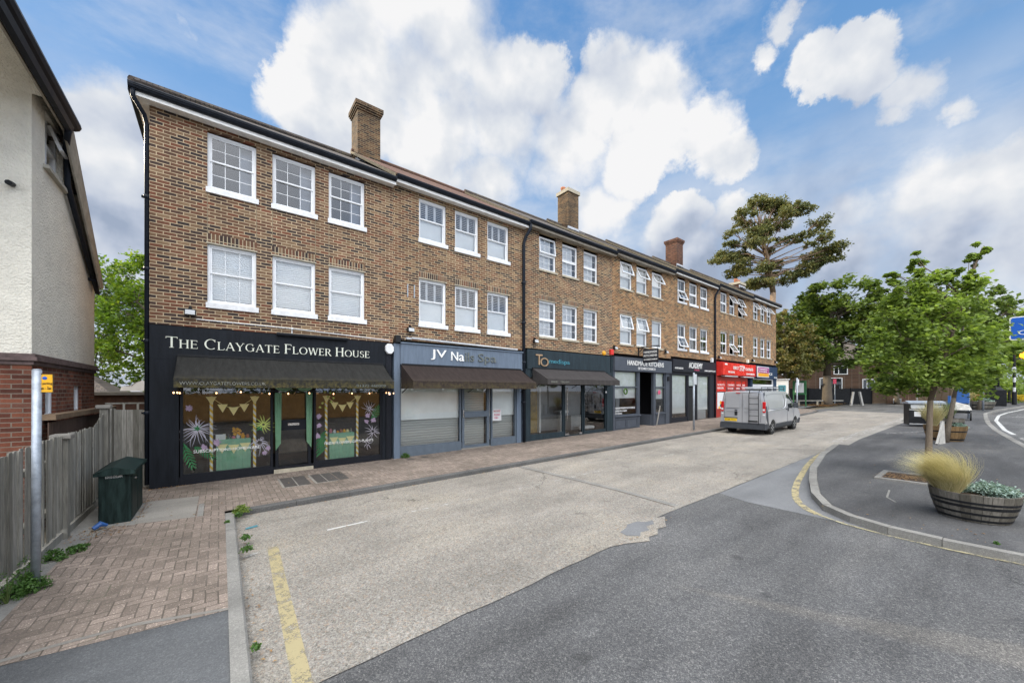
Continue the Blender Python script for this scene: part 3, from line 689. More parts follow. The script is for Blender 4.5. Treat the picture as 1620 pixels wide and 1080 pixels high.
sheet('far_pavement', [(42, 10.6), (52, 10.8), (62, 8.2), (90, 7.6), (90, 16), (42, 16)], -.02, 'footway_asphalt')
sheet('verge', [(42, 12.4), (54, 11.2), (57, 12.0), (56, 18), (42, 18)], .01, 'earth')
def kerb(name, pts, w, z0, z1, mat, seg=0.9, gap=0.008):
    """kerb stones laid along a line; w to the left of travel"""
    b = MB(); P = [Vector((x, y, 0)) for x, y in pts]
    out_ = []
    for i in range(len(P)-1):
        L = (P[i+1]-P[i]).length; n = max(1, round(L/seg))
        for k in range(n): out_.append((P[i].lerp(P[i+1], k/n), P[i].lerp(P[i+1], (k+1)/n)))
    dirs = [(e-a).normalized() for a, e in out_]
    for i, (a, e) in enumerate(out_):
        d = dirs[i]; dp = dirs[i-1] if i else d; dn = dirs[i+1] if i < len(dirs)-1 else d
        na = (d+dp).normalized(); nb = (d+dn).normalized()
        na = Vector((-na.y, na.x, 0)); nb = Vector((-nb.y, nb.x, 0))
        a = a+d*gap/2; e = e-d*gap/2; jz = rj.uniform(-.005, .005); ch = 0.018
        def P4(p, n_, s_):
            zz0, zz1 = g(p.x)+z0, g(p.x)+z1+jz
            return [(p.x, p.y, zz0), (p.x, p.y, zz1-ch), (p.x+n_.x*ch, p.y+n_.y*ch, zz1), (p.x+n_.x*w, p.y+n_.y*w, zz1), (p.x+n_.x*w, p.y+n_.y*w, zz0)]
        A, E = P4(a, na, 0), P4(e, nb, 0)
        b.add(A+E, [(0, 1, 6, 5), (1, 2, 7, 6), (2, 3, 8, 7), (3, 4, 9, 8), (4, 3, 2, 1, 0), (5, 6, 7, 8, 9)])
    o = b.build(name, mat); o['kind'] = 'structure'; return o
kerb('kerb', [(0.2, 8.23), (6, 8.23), (19, 8.25), (30, 8.25), (36, 8.4), (39.5, 8.9), (40.9, 9.8), (41.2, 11), (41.2, 26)], .14, -.16, .004, 'dark_kerb')
kerb('kerb', [(.19, 2.2), (.2, 5.2), (.21, 8.20)], .13, -.16, .005, 'kerb_concrete')
kerb('kerb', [p for p in ISL[3:14]][::-1] , .15, -.16, .006, 'kerb_concrete', seg=0.8)
kerb('kerb', [(40.6, 3.15), (33.4, 3.15), (26.8, 3.28), (19.5, 3.42), (17.35, 3.36)], .30, -.16, .004, 'slab_concrete')
kerb('kerb', ISL[17:26][::-1], .18, -.16, .008, 'kerb_concrete')
def strip(name, pts, w, off, mat):
    b = MB()
    for i in range(len(pts)-1):
        a, c = Vector(pts[i]), Vector(pts[i+1]); d = (c-a).normalized(); n = Vector((-d.y, d.x))*w/2
        if i: p0, p1 = last
        else: p0, p1 = a-n, a+n
        if i < len(pts)-2:
            d2 = (Vector(pts[i+2])-c).normalized(); n2 = Vector((-(d.y+d2.y), d.x+d2.x)).normalized()*w/2
        else: n2 = n
        q0, q1 = c-n2, c+n2
        b.quad(*[(q.x, q.y, g(q.x)+off) for q in (p0, q0, q1, p1)]); last = (q0, q1)
    o = b.build(name, mat); o['kind'] = 'structure'; return o
strip('yellow_line', [(17.3, 3.46), (16.4, 3.44), (14.18, 3.29), (12.8, 3.12), (11.45, 2.90), (10.4, 2.72), (9.61, 2.55), (9.0, 2.38), (8.62, 2.22), (8.3, 2.02), (8.1, 1.82)], .12, -.096, 'yellow_paint')
strip('yellow_line', [(8.1, 1.82), (7.88, 1.45), (7.76, .96), (7.72, .35), (7.76, -.25), (7.95, -1.1), (8.8, -1.9)], .055, -.096, 'pale_yellow_paint')
strip('yellow_band', [(.60, 6.3), (.56, 5.2), (.53, 4.2), (.50, 3.2), (.49, 2.3)], .13, -.094, 'yellow_paint')
for a, c, m_ in [((.25, 6.15), (.62, 6.3), 'faint_white_paint')]: strip('bay_line', [a, c], .06, -.093, m_)
strip('bay_line', [(1.35, 6.5), (1.97, 6.5)], .05, -.094, 'white_paint')
strip('bay_line', [(1.97, 6.5), (4.0, 6.45)], .04, -.094, 'faint_white_paint')
for x0 in (5.2, 6.3, 7.2, 9.05, 11.0, 12.75, 15.6, 17.6, 24.5, 26.5, 28.6, 30.4, 32.5): strip('bay_line', [(x0, 6.42), (x0+.72, 6.38)], .06, -.094, 'faint_white_paint')
for x0 in (20, 22, 27): strip('bay_line', [(x0, 5.0), (x0+1.6, 4.8)], .08, -.094, 'faint_white_paint')
strip('edge_line', [(18.5, 3.62), (33, 3.38), (39.5, 3.3)], .5, -.093, 'faint_white_paint')
strip('edge_line', [(62, -3.7), (53.9, -1.9), (45.4, -.72), (41.5, -.35), (36, -.20), (29.0, -.42), (26.8, -.62)], .14, -.1, 'white_paint')
strip('edge_line', [(25.5, -.75), (20, -1.15), (17, -1.5)], .12, -.1, 'faint_white_paint')
for x0, y0 in [(44, -1.6), (46.5, -2.1), (38, -1.4), (40, -1.0), (48.5, -1.9)]: strip('road_mark', [(x0, y0), (x0+1.4, y0-.25)], .35, -.1, 'faint_white_paint')
strip('edge_line', [(43, 5.2), (44, 8.5), (46, 9.9), (58, 8.2), (75, 6.5)], .12, -.1, 'pale_yellow_paint')
strip('expansion_joint', [(6.63, 8.2), (6.70, 6.3), (6.72, 4.9), (6.62, 3.6)], .022, -.0955, 'soil')
strip('joint_edging', [(6.72, 8.2), (6.79, 6.3), (6.81, 4.9), (6.72, 3.6)], .13, -.0965, 'kerb_concrete')
strip('expansion_joint', [(14.6, 5.0), (15.6, 4.3), (16.2, 3.5)], .03, -.095, 'soil')
strip('island_joint', [(9.6, 1.05), (9.9, 1.2), (10.6, 1.25)], .03, .003, 'kerb_concrete')
strip('island_line', [(22.5, 2.75), (24.9, 1.75)], .07, .003, 'faint_white_paint')
for i, (a, b_) in enumerate([((1.12, 9.52), (1.66, 10.52)), ((1.76, 9.5), (2.48, 10.45))]):
    m = MB(); zc = g(a[0])
    m.box(a[0]-.03, b_[0]+.03, a[1]-.03, b_[1]+.03, zc-.02, zc+.006)
    o = m.thing('drain_cover', 'slab_concrete', ['small dark inspection cover set in the brick pavement, the one nearer the cabinet', 'larger dark double inspection cover set in the brick pavement'][i], 'drain cover', 'drain covers in the brick pavement')
    m = MB(); k = 3 if i else 2
    for q in range(k):
        xa = a[0]+(b_[0]-a[0])*q/k+.012; xb = a[0]+(b_[0]-a[0])*(q+1)/k-.012
        m.box(xa, xb, a[1], b_[1], zc, zc+.012)
    m.build('lid', 'drain_iron', o)
for x0, y0 in ((4.45, 10.75), (4.95, 10.8)):
    m = MB().box(x0, x0+.22, y0, y0+.12, g(x0)-.02, g(x0)+.008)
    m.thing('stopcock_cover', 'drain_iron', 'tiny dark stopcock cover in the pavement below the slate blue shop' + (', left' if x0 < 4.7 else ', right'), 'drain cover', 'stopcock covers')

# ------------------------------------------------------------ the brick terrace: seven shop units, each a building
YF = 11.3
XB = [-1.2, 4.2, 9.47, 15.0, 20.4, 26.0, 31.8, 37.5]
ST = [0, .12, .23, .37, .51, .65, .80]
WX = [[(-.22, .73), (1.07, 2.06), (2.39, 3.36)], [(5.05, 6.03), (6.36, 7.32), (7.70, 8.69)], [(10.24, 11.21), (11.57, 12.55), (12.94, 13.93)],
      [(15.63, 16.66), (17.03, 18.03), (18.46, 19.5)], [(21.16, 22.15), (22.56, 23.6), (23.96, 25.0)], [(26.83, 27.9), (28.23, 29.2), (29.68, 30.75)], [(32.5, 33.55), (33.98, 35.0), (35.35, 36.4)]]
LAB = ['brick shop building with charcoal flower shop front and mossy awning, nearest in the terrace',
       'brick shop building with slate blue front, brown awning and louvred white shutters upstairs',
       'brick shop building with dark front, grey awning and glass door, third along the terrace',
       'brick shop building with mid grey shop front and hanging sign on an iron bracket',
       'brick shop building with black front and tall white blinds beside the downpipe',
       'brick shop building with bright red shop front behind the van',
       'brick shop building with navy front at the far end of the terrace']
WALLB = ['stock_brick', 'stock_brick_mid', 'stock_brick_mid', 'stock_brick_far', 'stock_brick_far', 'stock_brick_far', 'stock_brick_far']
def wall_holes(m, x0, x1, z0, z1, y, holes, dep=.14):
    X = sorted({x0, x1, *[h[0] for h in holes], *[h[1] for h in holes]}); Z = sorted({z0, z1, *[h[2] for h in holes], *[h[3] for h in holes]})
    for i in range(len(X)-1):
        for j in range(len(Z)-1):
            cx_, cz = (X[i]+X[i+1])/2, (Z[j]+Z[j+1])/2
            if any(h[0] < cx_ < h[1] and h[2] < cz < h[3] for h in holes): continue
            m.quad((X[i], y, Z[j]), (X[i+1], y, Z[j]), (X[i+1], y, Z[j+1]), (X[i], y, Z[j+1]))
    for a, b, c, d in holes:
        m.quad((a, y, c), (a, y, d), (a, y+dep, d), (a, y+dep, c)); m.quad((b, y, d), (b, y, c), (b, y+dep, c), (b, y+dep, d))
        m.quad((a, y, d), (b, y, d), (b, y+dep, d), (a, y+dep, d)); m.quad((a, y, c), (a, y+dep, c), (b, y+dep, c), (b, y, c))
def frame_rect(m, x0, x1, z0, z1, y0, y1, w):
    m.box(x0, x1, y0, y1, z1-w, z1); m.box(x0, x1, y0, y1, z0, z0+w)
    m.box(x0, x0+w, y0, y1, z0+w, z1-w); m.box(x1-w, x1, y0, y1, z0+w, z1-w)
def bars(m, x0, x1, z0, z1, y0, y1, nx, nz, w=.018):
    for i in range(1, nx): xx = x0+(x1-x0)*i/nx; m.box(xx-w/2, xx+w/2, y0, y1, z0, z1)
    for i in range(1, nz): zz_ = z0+(z1-z0)*i/nz; m.box(x0, x1, y0+.002, y1-.002, zz_-w/2, zz_+w/2)
def window(root, x0, x1, z0, z1, style, sill, opens=(), back='net', yd=.07, gb=((3, 2), (3, 2))):
    """z0 = bottom of sill, z1 = top of frame"""
    y = YF+yd; sh = .13 if sill == 'sill_white' else .085
    f = MB(); zb = z0+sh; zm = (zb+z1)/2+(.02 if style == 'sash' else -.02)
    frame_rect(f, x0, x1, zb, z1, y, y+.09, .05)
    W_ = f.build('window', 'upvc_white', root)
    a, b = x0+.05, x1-.05; zt = z1-.05; zl = zb+.05
    s = MB()
    if style == 'sash':
        frame_rect(s, a, b, zm-.005, zt, y+.02, y+.05, .035); frame_rect(s, a, b, zl+(.0), zm+.03, y+.045, y+.08, .04)
        bars(s, a, b, zm+.03, zt-.035, y+.028, y+.042, *gb[0], .012); bars(s, a, b, zl+.04, zm-.01, y+.055, y+.07, *gb[1], .012)
        s.build('sash', 'upvc_white', W_)
        p = MB(); p.quad((a, y+.036, zm), (b, y+.036, zm), (b, y+.036, zt), (a, y+.036, zt)); p.quad((a, y+.063, zl), (b, y+.063, zl), (b, y+.063, zm), (a, y+.063, zm))
        p.build('pane', 'glass', W_)
    else:
        s.box(a, b, y+.01, y+.07, zm-.03, zm+.03)
        for k, (c, d) in enumerate(((zm+.03, zt), (zl, zm-.03))):
            nx, nz = gb[k]
            part = 'top' if k == 0 else 'bottom'
            if part in opens:
                ang = R(opens[part]); o = MB(); q = MB()
                L = d-c; px0, px1 = a-.02, b+.02
                M = Matrix.Translation((0, y, d+.02)) @ Matrix.Rotation(-ang*.8, 4, 'X')
                def T(vs): return [tuple(M @ Vector(v)) for v in vs]
                t_ = MB(); frame_rect(t_, px0, px1, -L-.02, 0, -.03, .02, .05); bars(t_, px0+.05, px1-.05, -L+.03, -.05, -.010, .002, max(nx, 2), 2, .012)
                o.add(T(t_.v), t_.f); o.build('open_sash', 'upvc_white', W_)
                q.add(T([(px0+.05, -.004, -L), (px1-.05, -.004, -L), (px1-.05, -.004, -.05), (px0+.05, -.004, -.05)]), [(0, 1, 2, 3)]); q.build('pane', 'glass', W_)
            else:
                frame_rect(s, a, b, c, d, y+.005, y+.05, .025); bars(s, a+.025, b-.025, c+.025, d-.025, y+.02, y+.036, nx, nz, .011)
                MB().quad((a, y+.028, c), (b, y+.028, c), (b, y+.028, d), (a, y+.028, d)).build('pane', 'glass', W_)
        s.build('sash', 'upvc_white', W_)
    MB().box(x0-.03, x1+.05, YF-.05, y+.06, z0, z0+sh).build('sill', sill, W_, bevel=.008)
    yb = y+.13
    def bl(mat, za, zb_, xa=x0, xb=x1, yy=0, nm='blind'): MB().box(xa+.01, xb-.01, yb+yy, yb+yy+.01, za, zb_).build(nm, mat, W_)
    if back == 'net': bl('net_curtain', zb, z1, yy=.25, nm='curtain')
    elif back == 'dark': bl('net_curtain', zb, z1, x1-.35, x1, .1, 'curtain')
    elif back == 'venetian': bl('venetian_white', zb+.12, z1)
    elif back == 'roller': bl('roller_blind', zb, z1)
    elif back == 'sheer': bl('vertical_net', zb, z1, xb=x1-.16, nm='curtain')
    elif back == 'lighthalf': bl('vertical_net', zb, z1, xb=x0+.55, nm='curtain')
    elif back == 'shutter':
        bl('roller_blind', zb, zm+.02)
        n = 3
        for k in range(n):
            xa = x0+.05+(x1-x0-.1)*k/n; xb = x0+.05+(x1-x0-.1)*(k+1)/n
            t_ = MB(); frame_rect(t_, xa, xb, zm+.02, z1-.02, yb-.02, yb+.01, .035)
            zz_ = zm+.09
            while zz_ < z1-.08:
                t_.obox(Matrix.Translation(((xa+xb)/2, yb, zz_)) @ Matrix.Rotation(R(28), 4, 'X'), xb-xa-.07, .036, .007); zz_ += .062
            t_.build('louvre', 'upvc_white', W_)
    return W_
def flood(root, x, z, s=1.0):
    f = MB(); f.box(x-.1*s, x+.1*s, YF-.16, YF-.05, z-.07*s, z+.07*s); f.box(x-.02, x+.02, YF-.06, YF, z-.02, z+.16*s); f.box(x-.03, x+.03, YF-.12, YF-.02, z+.06, z+.12)
    o = f.build('floodlight', 'black_iron', root, bevel=.01)
    MB().obox(Matrix.Translation((x+.0, YF-.18, z-.01)) @ Matrix.Rotation(R(-18), 4, 'X'), .17*s, .03, .11*s).build('lens', 'light_grey', o)
ROOTS = []
for u in range(7):
    x0, x1, s = XB[u], XB[u+1], ST[u]; gz = g(x0)
    root = empty('brick_shop_building', ((x0+x1)/2, YF, gz-.16), LAB[u], 'building', 'terraced shop buildings'); ROOTS.append(root)
    zs = 3.62+s+(0 if u < 6 else -.1); ze = 8.38+s   # shop head, eaves
    zl0, zl1, zu0, zu1 = 4.09+s, 5.63+s, 6.79+s, 8.26+s
    if u in (1,): zl0, zl1, zu0, zu1 = 4.20, 5.79, 6.91, 8.38
    if u >= 2: zl0 = 4.29+(s-.23)*.8; zl1 = zl0+1.58; zu0 = 7.03+(s-.23); zu1 = 8.38+s
    holes = [(a, b, z0, z1) for a, b in WX[u] for z0, z1 in ((zl0+.02, zl1), (zu0+.02, zu1))]
    m = MB(); wall_holes(m, x0, x1, zs, ze, YF, holes)
    m.quad((x0, YF+.25, zs), (x1, YF+.25, zs), (x1, YF, zs), (x0, YF, zs))
    w_ = m.build('wall', WALLB[u], root)
    b = MB(); b.box(x0+.004, x1-.004, 19.8, 20.0, gz-.2, ze-.01)
    b.box(x0+.002, x0+.1, YF+.26, 19.8, gz-.2, ze-.02)
    b.box(x1-.1, x1-.004, YF+.26, 19.8, gz-.2, ze-.02)
    b.box(x0+.1, x1-.1, YF+.26, 19.8, zs-.2, zs-.02); b.box(x0+.1, x1-.1, YF+.3, 19.8, zs+2.45, zs+2.6); b.box(x0+.1, x1-.1, YF+.3, 19.8, ze-.15, ze-.03)
    b.box(x0+.1, x1-.1, YF+.3, 15.0, gz-.2, gz+.03)
    b.build('inner_structure', 'dark_void', root)  # near-black colour stands in for the shade inside the rooms
    if u in (0, 6):
        e = MB(); xx = x0 if u == 0 else x1
        xa, xb = (xx-.002, xx+.001) if u == 0 else (xx-.003, xx+.001)
        e.box(xa, xb, YF+.001, 20.0, zs-.0, ze-.001)
        e.build('wall', WALLB[u], root)
        e = MB(); e.box(xa, xb, YF+.001, 20.0, gz-.2, zs-.001); e.build('wall', 'charcoal_render' if u == 0 else 'navy_paint', root)
    # raised vertical pointing beside the windows, soldier courses over the lower windows
    sc = MB(); vj = MB()
    for a, b_ in WX[u]:
        sc.box(a-.01, b_+.01, YF-.006, YF+.05, zl1+.012, zl1+.215)
        for xx in (a, b_): vj.box(xx-.006, xx+.006, YF-.002, YF+.01, zl1+.23, zu0-.01)
    sc.build('soldier_course', 'soldier_brick', root); vj.build_each('movement_joint', 'mortar_verge' if u < 3 else 'black_iron', root)
    lt = MB()
    for a, b_ in WX[u]: lt.box(a-.02, b_+.02, YF-.004, YF+.06, zl1-.02, zl1+.011)
    lt.build('lintel', 'sill_stone', root)
    st = 'sash' if u < 2 else 'casement'
    sl = 'sill_white' if u in (0, 1, 4) else 'sill_stone'
    backU = ['dark', 'shutter', 'sheer', 'roller', 'lighthalf', 'lighthalf', 'sheer'][u]; backL = ['venetian', 'shutter', 'sheer', 'roller', 'lighthalf', 'lighthalf', 'sheer'][u]
    GB = [((3, 2), (3, 2)), ((1, 1), (1, 1)), ((3, 2), (3, 2)), ((1, 1), (1, 1)), ((2, 1), (2, 1)), ((2, 1), (2, 1)), ((2, 2), (2, 2))][u]
    OP = {(2, 'u', 0): dict(top=6), (3, 'u', 0): dict(top=24), (3, 'u', 1): dict(top=30), (3, 'u', 2): dict(top=32), (3, 'l', 0): dict(top=18), (3, 'l', 1): dict(top=20),
          (4, 'u', 0): dict(bottom=30), (4, 'l', 0): dict(bottom=28), (5, 'u', 1): dict(top=38), (5, 'u', 2): dict(top=28, bottom=38), (5, 'l', 1): dict(bottom=42),
          (6, 'u', 0): dict(top=38), (6, 'u', 1): dict(top=38), (6, 'u', 2): dict(top=42)}
    for k, (a, b_) in enumerate(WX[u]):
        window(root, a, b_, zu0, zu1-(.03 if u < 2 else .14), st, sl, OP.get((u, 'u', k), {}), backU, gb=GB)
        window(root, a, b_, zl0, zl1-.02, st, sl, OP.get((u, 'l', k), {}), backL, gb=((3, 1), (3, 1)) if (u == 0 and k < 1) else (((1, 1), (1, 1)) if u == 0 else GB))
    if u < 2:
        d = MB()
        for a, b_ in WX[u]: d.box(a+.02, b_-.02, YF+.1, YF+.14, zu1-.04, zu1+.11)
        if u == 0: d.build('head_board', 'black_plastic', root)
        else: d.build('head_board', 'upvc_white', root)
    # eaves: soffit, fascia, gutter, roof
    OV = .27; xl = x0-(.20 if u == 0 else 0); xr = x1+(.22 if u == 6 else 0)
    fm = 'fascia_white' if u in (0, 1, 4, 6) else 'soffit_brown'
    so = MB(); so.box(xl+.03, xr-.001, YF-OV+.025, YF+.02, ze-.005, ze+.02)
    if u == 0: so.box(xl+.03, x0-.003, YF+.02, 20.3, ze-.005, ze+.02)
    so.build('soffit', 'fascia_white' if u < 2 else 'soffit_brown', root)
    fa = MB(); fa.box(xl, xr, YF-OV, YF-OV+.025, ze-.035, ze+.11)
    if u == 0: fa.box(xl, xl+.03, YF-OV+.025, 20.3, ze-.035, ze+.11)
    if u == 6: fa.box(xr-.03, xr, YF-OV+.025, 20.3, ze-.035, ze+.11)
    fa.build('fascia', fm, root)
    gt = MB(); yg = YF-OV
    prof = [(0, .05), (0, .16), (-.02, .17), (-.11, .17), (-.12, .155), (-.115, .11), (-.095, .07), (-.05, .05)]
    gt.prism([(xl-.09 if u == 0 else xl+.002, yg+a, ze+c) for a, c in prof], (xr-xl+(.08 if u == 0 else -.004), 0, 0))
    for k in range(2): gt.box(xl, xr, yg-.126, yg-.11, ze+.105+.03*k, ze+.113+.03*k)
    if u == 0: gt.box(xl-.1, xl-.002, YF-OV, 20.3, ze+.03, ze+.165)
    gt.build('gutter', 'black_plastic', root)
    tanp = math.tan(R(31.2 if u == 0 else 32.4)); er = ze+.175; ye = YF-OV-.085; yr = ye+4.9; zr = er+4.9*tanp
    rf = MB(); T = .06
    if u == 0:
        hx = xl-.06; hl = 5.0
        rf.add([(hx, ye, er), (x1, ye, er), (x1, yr, zr), (hx+hl, yr, zr), (x1, 20.6, er), (hx, 20.6, er)], [(0, 1, 2, 3), (3, 2, 4, 5), (0, 3, 5)])
        rf.add([(hx, ye, er-T), (x1, ye, er-T), (x1, ye, er), (hx, ye, er), (hx, 20.6, er-T), (hx, 20.6, er)], [(0, 1, 2, 3), (0, 3, 5, 4)])
        rf.tube([(hx+.02, ye+.02, er+.03), (hx+hl, yr, zr+.05)], .085, 8); rf.tube([(hx+hl, yr, zr+.04), (x1, yr, zr+.04)], .09, 8)
    elif u == 6:
        hl = 5.0; hx = xr+.06
        rf.add([(x0, ye, er), (hx, ye, er), (hx-hl, yr, zr), (x0, yr, zr), (hx, 20.6, er), (x0, 20.6, er)], [(0, 1, 2, 3), (3, 2, 4, 5), (1, 4, 2)])
        rf.add([(x0, ye, er-T), (hx, ye, er-T), (hx, ye, er), (x0, ye, er)], [(0, 1, 2, 3)])
        rf.tube([(hx-.02, ye+.02, er+.03), (hx-hl, yr, zr+.05)], .085, 8); rf.tube([(x0, yr, zr+.04), (hx-hl, yr, zr+.04)], .09, 8)
    else:
        rf.prism([(x0-.02, ye, er), (x0-.02, yr, zr), (x0-.02, 20.6, er), (x0-.02, 20.6, er-T), (x0-.02, yr, zr-T), (x0-.02, ye, er-T)], (x1-x0+.015, 0, 0))
        rf.tube([(x0-.02, yr, zr+.02), (x1, yr, zr+.02)], .09, 8)
    R_ = rf.build('roof', 'tile_red' if u == 1 else 'tile_grey', root)
    if u > 0:
        v = MB(); v.prism([(x0-.055, ye+.05, er-.09), (x0-.055, yr, zr-.09), (x0-.055, yr, zr+.01), (x0-.055, ye+.05, er+.01)], (.034, 0, 0)); v.build('verge', 'mortar_verge', root)
# downpipes
def pipe(root, pts, r, mat='black_plastic'):
    m = MB(); m.tube(pts, r, 10)
    a, b = Vector(pts[-2]), Vector(pts[-1])
    n = int((a-b).length/1.7)
    for k in range(1, n+1):
        p = a.lerp(b, k/(n+1)); m.tube([p+Vector((0, 0, .04)), p-Vector((0, 0, .04))], r*1.35, 10); m.box(p.x-.09, p.x+.09, p.y, p.y+.06, p.z-.02, p.z+.02)
    m.build('downpipe', mat, root, smooth=True)
pipe(ROOTS[0], [(-1.42, YF-.30, 8.46), (-1.42, YF-.28, 8.30), (-1.28, YF-.02, 8.12), (-1.245, YF+.05, 7.95), (-1.245, YF+.05, .1)], .042)
pipe(ROOTS[1], [(9.50, YF-.33, 8.60), (9.50, YF-.33, 8.45), (9.40, YF-.14, 8.12), (9.36, YF-.085, 7.9), (9.36, YF-.085, g(9)+.02)], .062)
pipe(ROOTS[4], [(25.95, YF-.33, 9.05), (25.95, YF-.32, 8.9), (25.86, YF-.12, 8.5), (25.84, YF-.085, 8.3), (25.84, YF-.085, g(26)+.02)], .06)
# chimneys
def chimney(root, x0, x1, y0, y1, z0, z1, mat, cap, pots=()):
    c = MB().box(x0, x1, y0, y1, z0, z1).build('chimney', mat, root)
    k = MB()
    for i, (a, h) in enumerate(((.035, .075), (.07, .075), (.10, .16)) if cap == 'corbel' else ((.07, .20),)):
        zz_ = z1+sum(q[1] for q in ((.035, .075), (.07, .075), (.10, .16))[:i]) if cap == 'corbel' else z1
        k.box(x0-a, x1+a, y0-a, y1+a, zz_, zz_+h)
    k.build('chimney_cap', mat if cap == 'corbel' else 'sill_stone', c)
    for px_, py_, zt in pots: MB().lathe((px_, py_, zt), [(.15, 0), (.13, .25), (.15, .28), (.15, .34), (.11, .35)], 14).build('chimney_pot', 'terracotta', c, smooth=True)
    l = MB(); n = 9
    for i in range(n):
        xa = x0-.10+(x1-x0+.2)*i/n; l.prism([(xa, y0-.03, 0), (xa+(x1-x0+.2)/n-.01, y0-.03, 0), (xa+(x1-x0+.2)/n-.01, y0-.42, -.245), (xa+.04, y0-.48, -.285)], (0, 0, .02))
    l.v = [(a, b, c_+z0+1.02) for a, b, c_ in l.v]
    l.box(x0-.02, x1+.02, y0-.03, y0+.02, z0+.9, z0+1.15)
    l.build('flashing', 'lead', c)
def roofz(u, y): s = ST[u]; return 8.38+s+.175+(y-YF+.355)*math.tan(R(31.2 if u == 0 else 32.4))
chimney(ROOTS[0], 4.25, 5.13, 15.2, 16.05, roofz(0, 15.2)-1.0, 13.15, 'chimney_brick', 'corbel')
chimney(ROOTS[2], 16.1, 17.0, 15.25, 16.1, roofz(2, 15.25)-.85, 13.85, 'chimney_brick', 'flat', ((16.35, 15.9, 14.05),))
chimney(ROOTS[4], 28.45, 29.4, 15.25, 16.2, roofz(4, 15.25)-.75, 13.9, 'chimney_red', 'corbel')
chimney(ROOTS[6], 35.2, 36.4, 13.3, 14.1, roofz(6, 13.3)-.75, 11.35, 'chimney_red', 'flat', ((35.5, 13.7, 11.55), (36.05, 13.7, 11.55)))
# ---------- shop fronts
def awning(root, xa, xb, zb, yf, zf, drop, mat, yb=YF-.1, n=1):
    m = MB(); T = .012
    N = 24
    for i in range(N):  # slightly sagging cloth
        for j in range(6):
            def P(i_, j_):
                x_ = xa+(xb-xa)*i_/N; t_ = j_/6; sag = .025*math.sin(math.pi*t_)*(1-.5*abs(math.sin(i_*math.pi*4/N)))
                return (x_, yb+(yf-yb)*t_, zb+(zf-zb)*t_-sag)
            m.quad(P(i, j), P(i, j+1), P(i+1, j+1), P(i+1, j))
    for i in range(N):
        def Q(i_, z_): return (xa+(xb-xa)*i_/N, yf-.004*math.sin(i_*1.7), z_)
        m.quad(Q(i, zf), Q(i, zf-drop), Q(i+1, zf-drop), Q(i+1, zf))
    for xx in (xa, xb): m.add([(xx, yb, zb), (xx, yf, zf), (xx, yf, zf-drop), (xx, yb, zf-drop)], [(0, 1, 2, 3)])
    a = m.build('awning', mat, root)
    fr = MB(); fr.tube([(xa, yf+.02, zf-.02), (xb, yf+.02, zf-.02)], .018, 6)
    for xx in (xa+.03, (xa+xb)/2, xb-.03): fr.bar((xx, yf+.02, zf-.03), (xx, yb, zf-.35), .02)
    fr.box(xa, xb, yb-.03, yb+.08, zb-.005, zb+.045)
    fr.build('awning_frame', 'black_iron', a)
    return a
def glazing(root, x0, x1, z0, z1, y, fmat, fw=.06, gmat='shop_glass', name='shop_window', nx=1):
    f = MB(); frame_rect(f, x0, x1, z0, z1, y-.05, y+.05, fw)
    for i in range(1, nx): xx = x0+(x1-x0)*i/nx; f.box(xx-.025, xx+.025, y-.04, y+.04, z0+fw, z1-fw)
    o = f.build(name, fmat, root)
    MB().quad((x0+fw, y, z0+fw), (x1-fw, y, z0+fw), (x1-fw, y, z1-fw), (x0+fw, y, z1-fw)).build('pane', gmat, o)
    return o
def back_room(root, x0, x1, z0, z1, y, mat):
    m = MB().quad((x0, y, z0), (x1, y, z0), (x1, y, z1), (x0, y, z1)); return m.build('back_wall', mat, root)

# unit 1: charcoal flower shop
r = ROOTS[0]; G = g(1)
m = MB(); m.box(-1.2, 4.13, YF-.035, YF+.25, 2.86, 3.60)   # sign board
sb = m.build('sign_board', 'charcoal_render', r)
m = MB(); m.box(-1.2, -.72, YF-.03, YF+.25, -.16, 2.86); m.box(3.86, 3.97, YF-.03, YF+.2, -.0, 2.86)
m.build_each('pier', 'charcoal_render', r)
m = MB(); m.box(3.97, 4.13, YF-.06, YF+.2, .05, 3.42)
for k in range(5): m.box(3.985+k*.03, 3.995+k*.03, YF-.065, YF-.05, .35, 2.8)
m.build_each('pilaster', 'charcoal_wood', r)
m = MB(); m.box(-.72, 3.86, YF+.0, YF+.12, g(-.7)-.02, .19); m.box(-.72, 3.86, YF-.0, YF+.12, 2.62, 2.86)
m.build_each('stall_riser', 'charcoal_wood', r)
glazing(r, -.70, 1.08, .19, 2.62, YF+.05, 'charcoal_wood', .05); glazing(r, 2.02, 3.86, .19, 2.62, YF+.05, 'charcoal_wood', .05)
d = glazing(r, 1.14, 1.96, .12, 2.62, YF+.12, 'charcoal_wood', .07, name='door')
m = MB(); m.box(1.2, 1.9, YF+.08, YF+.16, 1.12, 1.38); m.build('mid_rail', 'charcoal_wood', d)
m = MB(); m.box(1.42, 1.68, YF+.065, YF+.08, 1.24, 1.30); m.build('letterbox', 'stainless', d)
m = MB(); m.box(1.1, 2.0, YF-.04, YF+.3, .02, .13); m.build('threshold', 'sill_stone', r)
def mixed(s, x0, x1, zb, cap, y, mat, parent):
    # small capitals: mark word starts by spaces
    return serif_text(s, x0, x1, zb, cap, y, mat, parent, small=0.78)
mixed('THE CLAYGATE FLOWER HOUSE', -.94, 3.50, 3.115, .245, YF-.05, 'cream_letter', sb)
m = MB(); m.tube([(1.15, YF-.10, 3.60), (2.85, YF-.10, 3.60)], .045, 8); m.build_each('sign_lamp', 'charcoal_wood', r)
